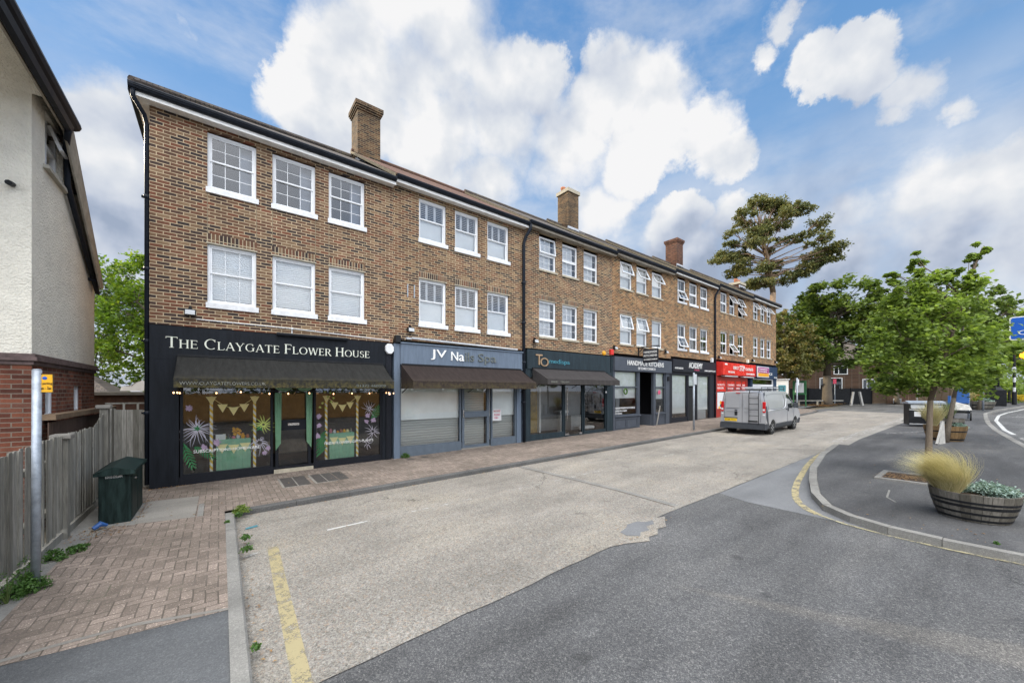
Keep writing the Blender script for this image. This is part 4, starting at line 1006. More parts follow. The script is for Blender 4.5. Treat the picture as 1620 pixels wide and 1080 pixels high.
m = MB(); m.tube([(-.42, YF-.02, 3.80), (1.5, YF-.02, 3.78)], .012, 6); m.tube([(1.5, YF-.02, 3.78), (4.1, YF-.02, 3.68)], .012, 6); m.tube([(1.5, YF-.02, 3.78), (1.5, YF-.02, 3.64)], .014, 6); m.lathe((1.5, YF-.03, 3.76), [(.03, 0), (.03, .04)], 8)
m.build('conduit', 'sill_white', r)
flood(r, -.52, 3.93)
aw = awning(r, -.74, 3.86, 2.93, YF-1.0, 2.41, .19, 'awning_mossy')
text('WWW.CLAYGATEFLOWERS.CO.UK', -.65, .85, 2.275, 2.345, YF-1.015, 'dim_letter', aw)
text('01372 460009', 2.85, 3.62, 2.25, 2.32, YF-1.015, 'faded_letter', aw)
m = MB(); m.prism([(4.05+.13*math.cos(R(a+22)), YF-.14, 3.42+.15*math.sin(R(a+22))) for a in range(0, 360, 45)], (0, .07, 0)); m.build('alarm_box', 'sill_white', r, bevel=.01)
m = MB(); m.box(4.02, 4.10, YF-.09, YF-.06, 2.02, 2.11); m.build('bell_push', 'light_grey', r)
back_room(r, -1.1, 4.1, .0, 3.4, 15.0, 'interior_brown')

# unit 2: slate blue
r = ROOTS[1]
m = MB(); m.box(4.40, 9.28, YF-.08, YF+.2, 2.98, 3.62); m.box(4.40, 9.32, YF-.12, YF, 3.62, 3.66); m.box(4.40, 9.28, YF-.12, YF, 2.955, 2.98)
sb = m.build('sign_board', 'slate_blue_paint', r)
m = MB(); m.box(4.2, 4.38, YF-.09, YF+.2, .0, 3.60); m.box(9.04, 9.24, YF-.05, YF+.2, .05, 2.95); m.box(9.3, 9.46, YF-.02, YF+.2, .05, 3.7)
m.build_each('pilaster', 'slate_blue_paint', r)
m = MB(); m.box(4.38, 6.62, YF, YF+.12, .05, .36); m.box(7.86, 9.04, YF, YF+.12, .05, .36); m.box(4.38, 9.04, YF+.0, YF+.12, 2.62, 2.95)
m.build_each('stall_riser', 'slate_blue_dark', r)
m = MB(); m.box(6.62, 7.86, YF+.0, YF+.3, .0, .15); m.build('threshold', 'slab_concrete', r)
for a, b_ in ((4.4, 6.6), (7.88, 9.04)):
    gw = glazing(r, a, b_, .36, 2.62, YF+.05, 'slate_blue_dark', .05)
    MB().box(a, b_, YF+.16, YF+.17, 1.22, 2.6).build('blind', 'roller_blind', gw)
    MB().box(a, b_, YF+.24, YF+.25, .3, 1.3).build('shutter', 'shutter_slat', gw)
d = glazing(r, 6.66, 7.80, .15, 2.62, YF+.08, 'slate_blue_dark', .09, name='door')
MB().box(6.74, 7.72, YF+.02, YF+.12, 1.22, 1.42).build('mid_rail', 'slate_blue_dark', d)
MB().tube([(6.70, YF+.0, 1.5), (6.70, YF+.0, 1.22), (6.70, YF+.04, 1.22)], .02, 6).build('handle', 'stainless', d)
MB().box(6.75, 7.7, YF+.24, YF+.25, .15, 2.6).build('shutter', 'shutter_slat', d)
MB().box(7.95, 8.35, YF+.03, YF+.04, 1.04, 1.48).build('notice', 'shop_white', r)
text('NOTICE', 8.0, 8.3, 1.36, 1.43, YF+.022, 'red_paint', r); text('PLEASE\nCALL', 8.02, 8.28, 1.12, 1.30, YF+.022, 'pink_letter', r)
text('JV', 5.42, 5.98, 3.16, 3.50, YF-.115, 'white_letter', sb, depth=.035); text('N', 6.16, 6.42, 3.17, 3.47, YF-.115, 'white_letter', sb, depth=.035); text('a', 6.46, 6.66, 3.17, 3.38, YF-.115, 'white_letter', sb, depth=.035)
text('ils', 6.70, 7.06, 3.17, 3.48, YF-.115, 'faded_letter', sb, depth=.035); text('Spa', 7.24, 8.02, 3.09, 3.47, YF-.115, 'faded_letter', sb, depth=.035)
m = MB(); m.tube([(4.75, YF-.12, 3.80), (9.0, YF-.12, 3.72)], .035, 8); m.box(4.6, 4.75, YF-.1, YF, 3.76, 3.82); m.build('awning_light', 'light_grey', r)
m = MB(); m.box(4.22, 4.38, YF-.2, YF, 3.62, 3.85); m.build('bracket', 'black_iron', r, bevel=.02)
flood(r, 4.72, 4.06)
awning(r, 4.42, 9.20, 2.95, YF-1.0, 2.44, .22, 'awning_brown')
m = MB(); m.box(5.2, 5.225, YF-.03, YF, 5.1, 5.5); m.box(5.42, 5.445, YF-.03, YF, 5.1, 5.5); m.v = [(a-.55, b, c) for a, b, c in m.v]; m.build_each('old_bracket', 'galvanised', r)
back_room(r, 4.3, 9.3, .0, 3.4, 14.0, 'interior_grey')

# unit 3: dark teal-black with glass door
r = ROOTS[2]
m = MB(); m.box(9.56, 14.78, YF-.06, YF+.2, 3.02, 3.80); sb = m.build('sign_board', 'teal_black_paint', r)
m = MB(); m.box(9.5, 9.74, YF-.03, YF+.2, .05, 3.02); m.box(14.55, 14.88, YF-.05, YF+.2, .05, 3.02); m.box(14.88, 15.0, YF-.04, YF+.2, .05, 3.80); m.build_each('pilaster', 'teal_black_paint', r)
m = MB(); m.box(9.74, 11.68, YF, YF+.12, .05, .36); m.box(12.97, 14.55, YF, YF+.12, .1, .30); m.box(9.74, 14.55, YF+.0, YF+.12, 2.75, 3.02); m.build_each('stall_riser', 'teal_black_paint', r)
glazing(r, 9.74, 11.66, .36, 2.75, YF+.05, 'teal_black_paint', .04); glazing(r, 12.97, 14.55, .30, 2.75, YF+.05, 'teal_black_paint', .05)
d = glazing(r, 11.72, 12.92, .18, 2.75, YF+.06, 'teal_black_paint', .045, name='door')
MB().tube([(11.86, YF-.02, .9), (11.86, YF-.02, 2.3)], .02, 8).build('handle', 'stainless', d)
m = MB(); m.box(11.74, 12.0, YF+.02, YF+.08, .2, .3); m.box(12.66, 12.9, YF+.02, YF+.08, .2, .3); m.build_each('hinge', 'stainless', d)
text('T', 9.98, 10.34, 3.20, 3.62, YF-.1, 'gold_metal', sb, depth=.04); text('O', 10.22, 10.68, 3.14, 3.50, YF-.105, 'gold_metal', sb, depth=.03)
text('medispa', 10.72, 11.95, 3.23, 3.47, YF-.085, 'teal_letter', sb, depth=.02)
flood(r, 9.95, 4.13)
aw = awning(r, 9.80, 14.30, 3.04, YF-.95, 2.61, .21, 'awning_grey')
text('OPEN BY', 10.0, 10.35, 2.46, 2.53, YF-.965, 'dim_letter', aw); text('GALLERY', 10.5, 11.0, 2.46, 2.53, YF-.965, 'dim_letter', aw)
m = MB(); m.box(10.35, 10.45, 12.3, 12.5, .3, 2.5); m.box(11.15, 11.25, 12.3, 12.5, .3, 2.5); m.box(10.35, 11.25, 12.3, 12.5, 2.4, 2.5); m.build('inner_door_frame', 'shop_white', r)
m = MB(); m.box(10.45, 11.15, 12.42, 12.46, .3, 2.4); m.build('inner_door', 'interior_ochre', r)
m = MB(); m.box(13.3, 14.5, 12.9, 13.0, .9, 2.1); m.box(13.4, 14.4, 12.5, 12.9, .25, .95); m.build('shelf_unit', 'interior_grey', r)
m = MB(); m.box(12.2, 12.45, 12.0, 12.2, .2, 1.15); m.box(12.05, 12.6, 11.9, 12.3, 1.15, 1.25); m.build('display_stand', 'shop_white', r)
MB().box(13.1, 14.2, 11.7, 12.1, .35, .50).build('white_chair', 'shop_white', r, bevel=.05)
back_room(r, 9.6, 14.9, .1, 3.4, 13.6, 'interior_grey')
m = MB()
for xx, zz_ in ((14.42, .0),): m.box(xx, xx+.08, YF-.065, YF-.05, 2.05, 2.13)
m.build('bell_push', 'shop_white', r)
m = MB(); m.lathe((14.35, 0, 0), [(.11, 0), (.11, .05), (.07, .09)], 14); m.v = [(a, YF-c, 3.93+b) for a, b, c in m.v]; m.build('alarm_sounder', 'amber_panel', r)
MB().box(14.78, 14.98, YF-.12, YF, 3.88, 4.14).build('alarm_box', 'red_panel', r, bevel=.015)
flood(r, 15.1, 4.22)

# unit 4: mid grey with recessed doorway
r = ROOTS[3]
m = MB(); m.box(15.02, 20.24, YF-.16, YF+.2, 3.14, 3.82); sb = m.build('sign_board', 'mid_grey_paint', r, bevel=.01)
m = MB(); m.box(15.02, 15.14, YF-.06, YF+.2, .1, 3.14); m.box(19.78, 20.16, YF-.06, YF+.2, .1, 3.14); m.box(17.12, 17.26, YF-.04, YF+.1, .1, 3.14); m.box(18.56, 18.78, YF-.04, YF+.1, .1, 3.14); m.build_each('pilaster', 'mid_grey_paint', r)
m = MB(); m.box(15.14, 17.12, YF-.02, YF+.12, .1, .86)
for a, b_ in ((15.2, 16.1), (16.16, 17.06)): frame_rect(m, a, b_, .30, .78, YF-.045, YF-.02, .05)
m.box(15.12, 17.3, YF-.09, YF+.05, .86, .92); m.box(18.78, 19.78, YF-.02, YF+.12, .1, .86); m.box(18.72, 19.8, YF-.08, YF+.05, .86, .92)
frame_rect(m, 18.84, 19.72, .30, .78, YF-.045, YF-.02, .05); m.build_each('stall_riser', 'mid_grey_paint', r)
for a, b_ in ((15.14, 17.12), (18.78, 19.78)):
    gw = glazing(r, a, b_, .92, 3.14, YF+.04, 'mid_grey_paint', .05)
    MB().box(a, b_, YF-.02, YF+.09, 2.30, 2.37).build('transom', 'mid_grey_paint', gw)
    MB().box(a, b_, YF+.14, YF+.15, 1.78 if a < 16 else 1.7, 3.1).build('blind', 'roller_blind', gw)
m = MB(); m.box(17.26, 18.56, YF, YF+1.25, .12, .24); m.build('threshold', 'slab_concrete', r)
m = MB(); m.quad((17.26, YF+.1, .24), (17.26, YF+1.2, .24), (17.26, YF+1.2, 3.1), (17.26, YF+.1, 3.1)); m.build_each('porch_side', 'interior_ochre', r)
d = glazing(r, 17.3, 18.5, .24, 3.05, YF+1.2, 'mid_grey_paint', .08, name='door')
MB().box(17.36, 18.44, YF+1.14, YF+1.24, 2.3, 2.38).build('transom', 'mid_grey_paint', d)
MB().box(17.3, 18.5, YF+1.5, YF+1.52, .24, 3.0).build('pale_backing', 'light_grey', d)  # pale panel added close behind the door, in place of a lit interior
m = MB(); m.box(18.5, 18.56, YF+.1, YF+1.2, .12, .86); m.build_each('porch_side', 'mid_grey_paint', r)
text('HANDMADE KITCHENS', 16.0, 19.35, 3.44, 3.68, YF-.185, 'white_letter', sb); text('OF CHRISTCHURCH', 16.9, 18.5, 3.24, 3.37, YF-.185, 'white_letter', sb)
text('HANDMADE KITCHENS', 15.25, 16.9, 1.25, 1.34, YF-.0, 'shop_white', r); text('BEDROOMS & STUDIES', 15.25, 16.2, 1.12, 1.19, YF-.0, 'shop_white', r); text('BY DESIGN', 15.25, 15.8, .99, 1.06, YF-.0, 'shop_white', r)
back_room(r, 15.1, 20.2, .1, 3.5, 13.6, 'interior_grey')
m = MB(); m.box(15.2, 16.3, 13.4, 13.5, 1.35, 2.0); m.build('wall_picture', 'interior_ochre', r)
m = MB(); m.box(17.6, 18.4, 13.0, 13.3, .25, 1.15); m.build('counter', 'shop_white', r)
m = MB(); m.tube([(16.0+.13*math.cos(t/8*math.pi), YF-.06, 2.12+.13*math.sin(t/8*math.pi)) for t in range(17)], .04, 6); m.build('wreath', 'leaf_weed', r)
m = MB(); m.lathe((0, 0, 0), [(.13, 0), (.0, .01)], 12); m.v = [(19.2+a, YF-.0-c, 2.07+b) for a, b, c in m.v]; m.build('window_crest', 'pink_letter', r)
# hanging sign on bracket: swings by itself
hs = empty('hanging_sign', (17.6, YF-.55, 3.75), 'dark hanging shop sign on an iron bracket over the grey shop front', 'sign')
m = MB(); m.box(17.15, 17.18, YF-.06, YF, 3.95, 4.45); m.bar((17.16, YF, 4.38), (17.16, YF-1.25, 4.38), .035); m.bar((17.16, YF, 4.05), (17.16, YF-.3, 4.37), .025)
m.tube([(17.16, YF-.15, 4.4), (17.16, YF-.55, 4.46), (17.16, YF-1.2, 4.4)], .012, 5)
for yy in (.35, 1.1): m.tube([(17.16, YF-yy, 4.38), (17.16, YF-yy, 4.24)], .008, 5)
m.v = [(a+0.0, b, c) for a, b, c in m.v]; m.build('bracket', 'black_iron', hs)
m = MB(); m.box(17.14, 17.18, YF-1.15, YF-.3, 3.58, 4.26); bd = m.build('board', 'anthracite_paint', hs)
for s_, z0_, z1_ in (('HANDMADE', 4.06, 4.17), ('KITCHENS', 3.88, 3.99), ('OF CHRISTCHURCH', 3.70, 3.78)): text(s_, YF-.36, YF-1.09, z0_, z1_, 17.125, 'white_letter', bd, axis='y')
m = MB(); m.box(19.9, 20.02, YF-.14, YF-.06, 2.7, 2.95); m.build('camera_box', 'black_iron', r)
flood(r, 19.75, 4.32)

# unit 5: black with tall blinds
r = ROOTS[4]
m = MB(); m.box(20.42, 25.78, YF-.14, YF+.2, 3.27, 3.98); sb = m.build('sign_board', 'anthracite_paint', r)
m = MB(); m.box(20.2, 20.46, YF-.04, YF+.2, .1, 3.27); m.box(22.3, 22.42, YF-.04, YF+.1, .15, 3.1); m.box(23.35, 23.5, YF-.04, YF+.1, .15, 3.1); m.box(25.2, 25.78, YF-.04, YF+.2, .1, 3.27); m.box(20.46, 25.2, YF-.02, YF+.12, 3.1, 3.27); m.build_each('pilaster', 'anthracite_paint', r)
for a, b_ in ((20.5, 22.3), (23.5, 25.2)):
    gw = glazing(r, a, b_, .55 if a < 22 else .3, 3.1, YF+.04, 'anthracite_paint', .04)
    MB().box(a+.06, b_-.04, YF+.12, YF+.13, .82 if a < 22 else .95, 3.06).build('blind', 'roller_blind', gw)
m = MB(); m.box(20.46, 22.3, YF, YF+.12, .1, .55); m.build_each('stall_riser', 'anthracite_paint', r)
MB().box(23.55, 25.1, YF+.2, YF+.22, .3, .95).build('inner_panel', 'light_grey', r)
d = MB().box(22.44, 23.33, YF+.02, YF+.08, .3, 2.38).build('door', 'black_iron', r)
fl = glazing(r, 22.44, 23.33, 2.42, 3.1, YF+.04, 'anthracite_paint', .04, name='fanlight'); MB().box(22.5, 23.3, YF+.1, YF+.11, 2.45, 3.06).build('blind', 'roller_blind', fl)
text('ACADEMY', 22.2, 23.9, 3.52, 3.86, YF-.165, 'white_letter', sb); text('HAIR', 22.9, 23.5, 3.38, 3.47, YF-.165, 'pink_letter', sb)
text('01372 462750', 20.6, 21.5, 3.42, 3.52, YF-.165, 'white_letter', sb); text('HAIRACADEMY.CO.UK', 24.2, 25.7, 3.38, 3.46, YF-.165, 'white_letter', sb)
m = MB(); m.box(25.35, 25.55, YF-.1, YF, 4.02, 4.30); m.build('alarm_box', 'shop_white', r)
back_room(r, 20.5, 25.9, .1, 3.6, 14, 'dark_void')

# unit 6: red
r = ROOTS[5]
m = MB(); m.prism([(26.12, YF-.05, 4.10), (26.12, YF-.45, 4.05), (26.12, YF-.45, 3.22), (26.12, YF-.05, 3.16)], (5.55, 0, 0)); sb = m.build('sign_board', 'red_panel', r, bevel=.02)
m = MB(); m.box(26.5, 28.6, YF-.42, YF-.2, 3.12, 3.17); m.box(29.6, 31.5, YF-.42, YF-.2, 3.12, 3.17); m.build_each('sign_lamp', 'shop_white', r)
m = MB(); m.box(26.05, 26.2, YF-.06, YF+.2, .15, 3.3); m.box(31.0, 31.25, YF-.06, YF+.2, .15, 3.1); m.box(26.2, 31.0, YF-.06, YF+.2, 2.86, 3.12); m.box(26.2, 31.0, YF-.02, YF+.15, .15, .95)
m.box(27.6, 27.75, YF-.03, YF+.1, .95, 2.86); m.box(29.1, 29.25, YF-.03, YF+.1, .95, 2.86); m.box(30.2, 30.3, YF-.03, YF+.1, .95, 2.86); m.build_each('shop_frame', 'dark_red_paint', r)
m = MB()
for a, b_ in ((26.24, 27.58), (27.8, 29.08), (29.3, 30.18), (30.32, 31.0)): m.box(a, b_, YF-.02, YF+.02, 2.1, 2.86)
m.build_each('window_panel', 'red_panel', r)
for a, t1, t2 in ((26.3, 'SPIRITS', 'BEER'), (27.9, 'CONVENIENCE', 'GROCERIES'), (29.35, 'WINES', 'LAGER'), (30.38, 'OPEN', 'LATE')):
    wd = 1.1 if a < 28.5 else (.75 if a < 30 else .45)
    text(t1, a, a+wd, 2.50, 2.62, YF-.03, 'white_letter', r); text(t2, a, a+wd*.9, 2.28, 2.40, YF-.03, 'white_letter', r)
glazing(r, 27.6, 31.0, .95, 2.1, YF+.05, 'dark_red_paint', .04)
MB().box(26.22, 27.5, YF-.01, YF+.03, .75, 2.05).build('poster', 'shop_white', r)
for (a, b_, mt) in ((26.6, 1.0, 'orange_fruit'), (26.85, 1.15, 'charcoal_wood'), (27.05, 1.0, 'pink_petal'), (26.8, 1.35, 'amber_panel')):
    q = MB(); q.lathe((0, 0, 0), [(.13, 0), (.0, .006)], 10); q.v = [(a+x_, YF-.012-z_, b_+y_) for x_, y_, z_ in q.v]; q.build('poster_picture', mt, r)
text('FIRST', 27.7, 28.6, 3.62, 3.84, YF-.475, 'white_letter', sb); text('STOP', 28.75, 29.6, 3.55, 3.92, YF-.475, 'white_letter', sb); text('CLAYGATE', 29.75, 31.1, 3.60, 3.80, YF-.475, 'white_letter', sb)
text('OFF LICENCE', 26.9, 27.9, 3.36, 3.48, YF-.475, 'white_letter', sb); text('CONVENIENCE', 29.9, 31.4, 3.30, 3.42, YF-.475, 'white_letter', sb)
MB().box(26.4, 26.75, YF-.47, YF-.455, 3.88, 3.98).build('sign_mark', 'white_letter', sb)
m = MB(); m.lathe((26.6, 12.0, 2.0), [(0.0, 0), (.11, .05), (.0, .1)], 10); m.lathe((28.5, 12.6, 1.9), [(0.0, 0), (.11, .05), (.0, .1)], 10); m.build('shop_lamp', 'shop_lamp', r)
back_room(r, 26.2, 31.7, .1, 3.6, 14, 'interior_brown')
flood(r, 26.45, 4.38); m = MB(); m.box(31.2, 31.45, YF-.1, YF, 4.25, 4.50); m.build('alarm_box', 'cream_letter', r)
m = MB(); m.tube([(26.9, YF-.05, 4.2), (29, YF-.06, 4.25), (31.0, YF-.05, 4.2)], .02, 5); m.build('cable', 'black_iron', r)

# unit 7: navy
r = ROOTS[6]
m = MB(); m.box(31.82, 37.42, YF-.12, YF+.2, 3.12, 4.12); sb = m.build('sign_board', 'navy_paint', r)
m = MB(); m.box(31.82, 32.25, YF-.06, YF+.2, .15, 3.12); m.box(36.75, 37.42, YF-.06, YF+.2, .15, 3.12); m.box(32.25, 36.75, YF-.04, YF+.15, .15, .8); m.build_each('pilaster', 'navy_paint', r)
gw = glazing(r, 32.25, 36.75, .8, 3.1, YF+.04, 'shop_white', .06); MB().box(32.3, 36.7, YF-.03, YF+.08, 2.4, 2.66).build('transom', 'shop_white', gw)
m = MB().box(31.6, 33.9, YF-.62, YF-.56, 3.18, 3.98); ps = m.build('panel_sign', 'shop_white', r)
MB().box(31.68, 33.82, YF-.635, YF-.62, 3.5, 3.92).build('sign_field', 'purple_panel', ps); MB().box(31.68, 33.82, YF-.635, YF-.62, 3.24, 3.48).build('sign_field', 'amber_panel', ps)
text('Convenience', 31.8, 33.5, 3.74, 3.86, YF-.65, 'white_letter', ps); text('STORE', 31.8, 33.4, 3.56, 3.66, YF-.65, 'white_letter', ps)
text('PRINCE', 34.3, 36.2, 3.44, 3.62, YF-.14, 'white_letter', sb)
text('01372', 36.6, 37.3, 3.2, 3.3, YF-.14, 'white_letter', sb)
m = MB(); m.lathe((33.5, 12.2, 2.78), [(0.0, 0), (.15, .06), (.0, .12)], 10); m.lathe((33.4, 12.4, 2.1), [(0.0, 0), (.15, .06), (.0, .12)], 10); m.build('shop_lamp', 'shop_lamp', r)
back_room(r, 31.9, 37.3, .1, 3.6, 14, 'interior_brown')
flood(r, 32.2, 4.45); flood(r, 37.1, 4.55)
m = MB(); m.box(31.8, 31.95, YF-.3, YF-.1, 4.0, 4.1); m.build('bracket', 'black_iron', r)
# ------------------------------------------------------------ flower shop display: painted glass, tables, poles
r = ROOTS[0]; yg_ = YF+.035
def petals(cx_, cz, n, r0, r1, w, mat, seed, droop=0.0):
    rd = random.Random(seed); m = MB()
    for i in range(n):
        a = 2*math.pi*i/n+rd.uniform(-.15, .15); L = r1*rd.uniform(.7, 1.1); bend = rd.uniform(-.35, .35)
        pts = []
        for k in range(6):
            t = k/5; rr = r0+(L-r0)*t; aa = a+bend*t*t; pts.append(Vector((cx_+rr*math.cos(aa), yg_-.0004*(i % 5), cz+rr*math.sin(aa)-droop*t*t*L)))
        for k in range(5):
            wd = w*(1-abs(k-1.5)/5); d = (pts[k+1]-pts[k]).normalized(); nn = Vector((-d.z, 0, d.x)); w0 = w*(1-(k/5)**2)/2+.001; w1 = w*(1-((k+1)/5)**2)/2+.001
            m.quad(pts[k]-nn*w0, pts[k+1]-nn*w1, pts[k+1]+nn*w1, pts[k]+nn*w0)
    return m.build('painted_flower', mat, r)
def leaf(x0, z0, x1, z1, w, mat='paint_green', n=9):
    m = MB(); a, b = Vector((x0, yg_+.001, z0)), Vector((x1, yg_+.001, z1)); d = (b-a); nn = Vector((-d.z, 0, d.x)).normalized()
    for s_ in (-1, 1):
        for k in range(n):   # brush strokes fanning from the midrib
            t = k/n; p = a.lerp(b, t); q = a.lerp(b, min(1, t+.16))+nn*s_*w*math.sin(math.pi*min(1, t+.12))**.7
            dd = (q-p).normalized(); n2 = Vector((-dd.z, 0, dd.x))*(.22*d.length/n)
            m.quad(p-n2, q-n2*.5, q+n2*.5, p+n2)
    m.build('painted_leaf', mat, r)
petals(-.40, 1.27, 26, .04, .36, .014, 'paint_white_flower', 1, .15)
petals(-.40, 1.28, 9, .0, .09, .05, 'paint_green', 2); petals(-.55, 1.75, 8, 0, .08, .05, 'paint_lilac', 3); petals(-.28, .83, 8, 0, .09, .05, 'paint_lilac', 4); petals(-.05, .92, 8, 0, .10, .05, 'paint_lilac', 5)
leaf(-.66, .95, -.45, .30, .10); leaf(-.45, .85, -.05, .52, .09)
petals(.88, 1.30, 14, .03, .30, .02, 'paint_lime', 6); petals(.80, 1.22, 6, 0, .10, .05, 'paint_green', 7)
petals(.80, .85, 16, .05, .26, .012, 'paint_white_flower', 8, .5); petals(.98, .7, 8, 0, .08, .05, 'paint_lilac', 9); petals(.9, .58, 7, 0, .07, .05, 'paint_lilac', 19)
for k, (x_, z_) in enumerate([(2.15, 1.45), (2.15, 1.2), (2.12, .92)]): petals(x_, z_, 10, 0, .085, .06, 'paint_lilac', 20+k)
for k in range(9): petals(2.18+.12*(k % 3)+.02*k, 1.7+.07*k-.1*(k % 2), 6, 0, .04, .03, 'paint_lime', 30+k)
for k in range(5): leaf(2.08, .35+.1*k, 2.34, .62+.11*k, .035)
petals(3.5, 1.62, 12, .02, .26, .012, 'paint_white_flower', 41); petals(3.45, 1.42, 8, 0, .10, .06, 'paint_lilac', 42); petals(3.62, 1.28, 8, 0, .09, .06, 'paint_lilac', 43); petals(3.42, 1.25, 8, 0, .08, .06, 'paint_lilac', 44)
leaf(3.58, 1.30, 3.84, 1.75, .12); petals(3.6, .95, 12, .04, .26, .012, 'paint_white_flower', 45); petals(3.45, .6, 7, .03, .18, .012, 'paint_white_flower', 46)
text('SUBSCRIPTIONS-HOMEWARE', -.47, .80, .71, .78, yg_-.006, 'white_letter', r, depth=.004); text('FRESH FLOWERS-GIFTS-PLANTS', 2.29, 3.61, .66, .73, yg_-.006, 'white_letter', r, depth=.004)
for i, (xa, xb, zt) in enumerate([(-.06, .62, .97), (2.44, 3.10, .95)]):
    side = ('left', 'right')[i]
    t_ = empty('display_table', ((xa+xb)/2, 11.62, .12), 'shop display table draped in sage green cloth with yellow bunting in the %s window' % side, 'table', 'shop window tables')
    m = MB(); N = 22
    for k in range(N):   # cloth with shallow folds
        def P(k_, z_): return (xa+(xb-xa)*k_/N, 11.44+.010*math.sin(k_*1.9)*(1-z_/1.2), z_)
        m.quad(P(k, .13), P(k+1, .13), P(k+1, zt), P(k, zt))
    m.box(xa, xb, 11.45, 11.9, zt-.03, zt); m.box(xa, xa+.01, 11.45, 11.9, .13, zt); m.box(xb-.01, xb, 11.45, 11.9, .13, zt)
    m.build('cloth', 'cloth_green', t_)
    m = MB()
    for k in range(3):
        c = xa+(xb-xa)*(k+.5)/3; m.prism([(c-.11, 11.42, zt-.14+.03*abs(k-1)), (c+.11, 11.42, zt-.14+.03*abs(k-1)), (c, 11.42, zt-.36+.03*abs(k-1))], (0, .004, 0))
    m.build('bunting', 'bunting_yellow', t_)
    rd = random.Random(i+5)
    for k in range(7):
        x_ = xa+.06+(xb-xa-.12)*k/6; h = rd.uniform(.06, .14)
        m = MB(); m.lathe((x_, 11.52+rd.uniform(-.02, .08), zt), [(.035, 0), (.045, h*.5), (.02, h*.8), (.028, h)], 10)
        mt = ['orange_fruit', 'bunting_yellow', 'stainless', 'pink_petal', 'shop_white', 'amber_panel', 'terracotta'][(k+i*3) % 7]
        m.thing('vase', mt, '%s little ornament on the %s green window table, number %s from its left' % (dict(orange_fruit='orange', bunting_yellow='yellow', stainless='silver', pink_petal='pink', shop_white='white', amber_panel='amber', terracotta='terracotta')[mt], side, 'one two three four five six seven'.split()[k]), 'ornament', 'ornaments on the window tables')
    if i == 0:
        m = MB(); rr = random.Random(2)
        for k in range(26):
            a = rr.uniform(0, 6.28); q = rr.uniform(0, .085); m.lathe((.33+q*math.cos(a), 11.53+q*math.sin(a), zt+.06+rr.uniform(0, .17)), [(0, 0), (.03, .015), (.03, .04), (0, .055)], 8)
        m.thing('fruit_bowl', 'orange_fruit', 'pile of oranges in the glass jar on the left green window table', 'fruit')
        MB().box(-.07, .12, 11.44, 11.455, zt+.0, zt+.13).thing('price_card', 'shop_white', 'small white card standing on the left end of the green window table', 'card')
    for k, x_ in enumerate((xa-.09, xb+.08)):
        m = MB(); m.tube([(x_, 11.43, .14), (x_, 11.43, 2.02)], .033, 10)
        m.thing('striped_pole', 'pole_stripe', 'yellow striped pole at the %s end of the %s window table' % (('left', 'right')[k], side), 'pole', 'striped poles in the shop window')
    m = MB(); n = 4
    for k in range(n+1):
        a_ = k/n; b_ = (k+1)/n; f = lambda q: (xa-.09+(xb-xa+.17)*q, 11.39, 2.0-.26*math.sin(math.pi*q))
        if k < n: m.tube([f(a_), f((a_+b_)/2), f(b_)], .006, 4)
        p = f(k/n); m.prism([(p[0]-.10, 11.38, p[2]+.01), (p[0]+.10, 11.38, p[2]+.01), (p[0]+(.0), 11.38, p[2]-.19)], (0, .003, 0))
    m.thing('bunting_garland', 'bunting_yellow', 'string of pale yellow bunting between the striped poles in the %s window' % side, 'bunting', 'bunting garlands')
    MB().box(xa+.1, xb-.1, 13.2, 13.4, .2, 1.1).thing('shop_cabinet', 'interior_brown', 'dark wooden cabinet deep inside the flower shop behind the %s window' % side, 'cabinet', 'cabinets inside the shop')
for i, (x_, s_) in enumerate(((1.13, 1), (1.97, -1))):
    m = MB(); N = 16
    for k in range(N):
        def P(k_, z_):
            t = (2.45-z_)/1.9; w_ = .17*(1-.35*t)
            return (x_-s_*.02+s_*(.03*t+w_*k_/N), YF+.0+.02*math.sin(k_*2.4), z_)
        zb = lambda q: .62+.18*(q/N if s_ > 0 else q/N)
        for a_ in range(6):
            z0_ = 2.1-(2.1-zb(k))*a_/6; z1_ = 2.1-(2.1-zb(k))*(a_+1)/6
            m.quad(P(k, z1_), P(k+1, z1_), P(k+1, z0_), P(k, z0_))
    m.thing('door_drape', 'sage_drape', 'sage green fabric drape hanging down the %s side of the shop door' % ('left', 'right')[i], 'drape', 'drapes round the shop door')
m = MB()
for s_ in (-1, 1):
    c = 1.55+s_*.24
    for k in range(9):
        rr = .05+.03*k; pts = [(c+rr*math.cos(R(180+a))*1.05, YF-.02-.012*(k % 2), 2.60+rr*math.sin(R(180+a))*1.55) for a in range(0, 181, 15)]
        m.tube(pts, .022, 6)
m.thing('door_swag', 'sage_drape', 'double sage green fabric swag gathered above the shop door', 'swag', smooth=True)
sl = empty('string_lights', (1.55, 10.33, 2.1), 'string of small warm bulbs hanging under the mossy awning', 'string lights')
m = MB(); P0 = [(-.78+i*.193, 10.35, 2.16-.03*abs(math.sin(i*1.1))) for i in range(25)]; m.tube(P0, .005, 4)
for a in ((-.78, 10.36, 2.15), (3.88, 10.36, 2.15)): m.tube([a, (a[0], 11.2, 2.1)], .005, 4)
m.build('cable', 'black_iron', sl)
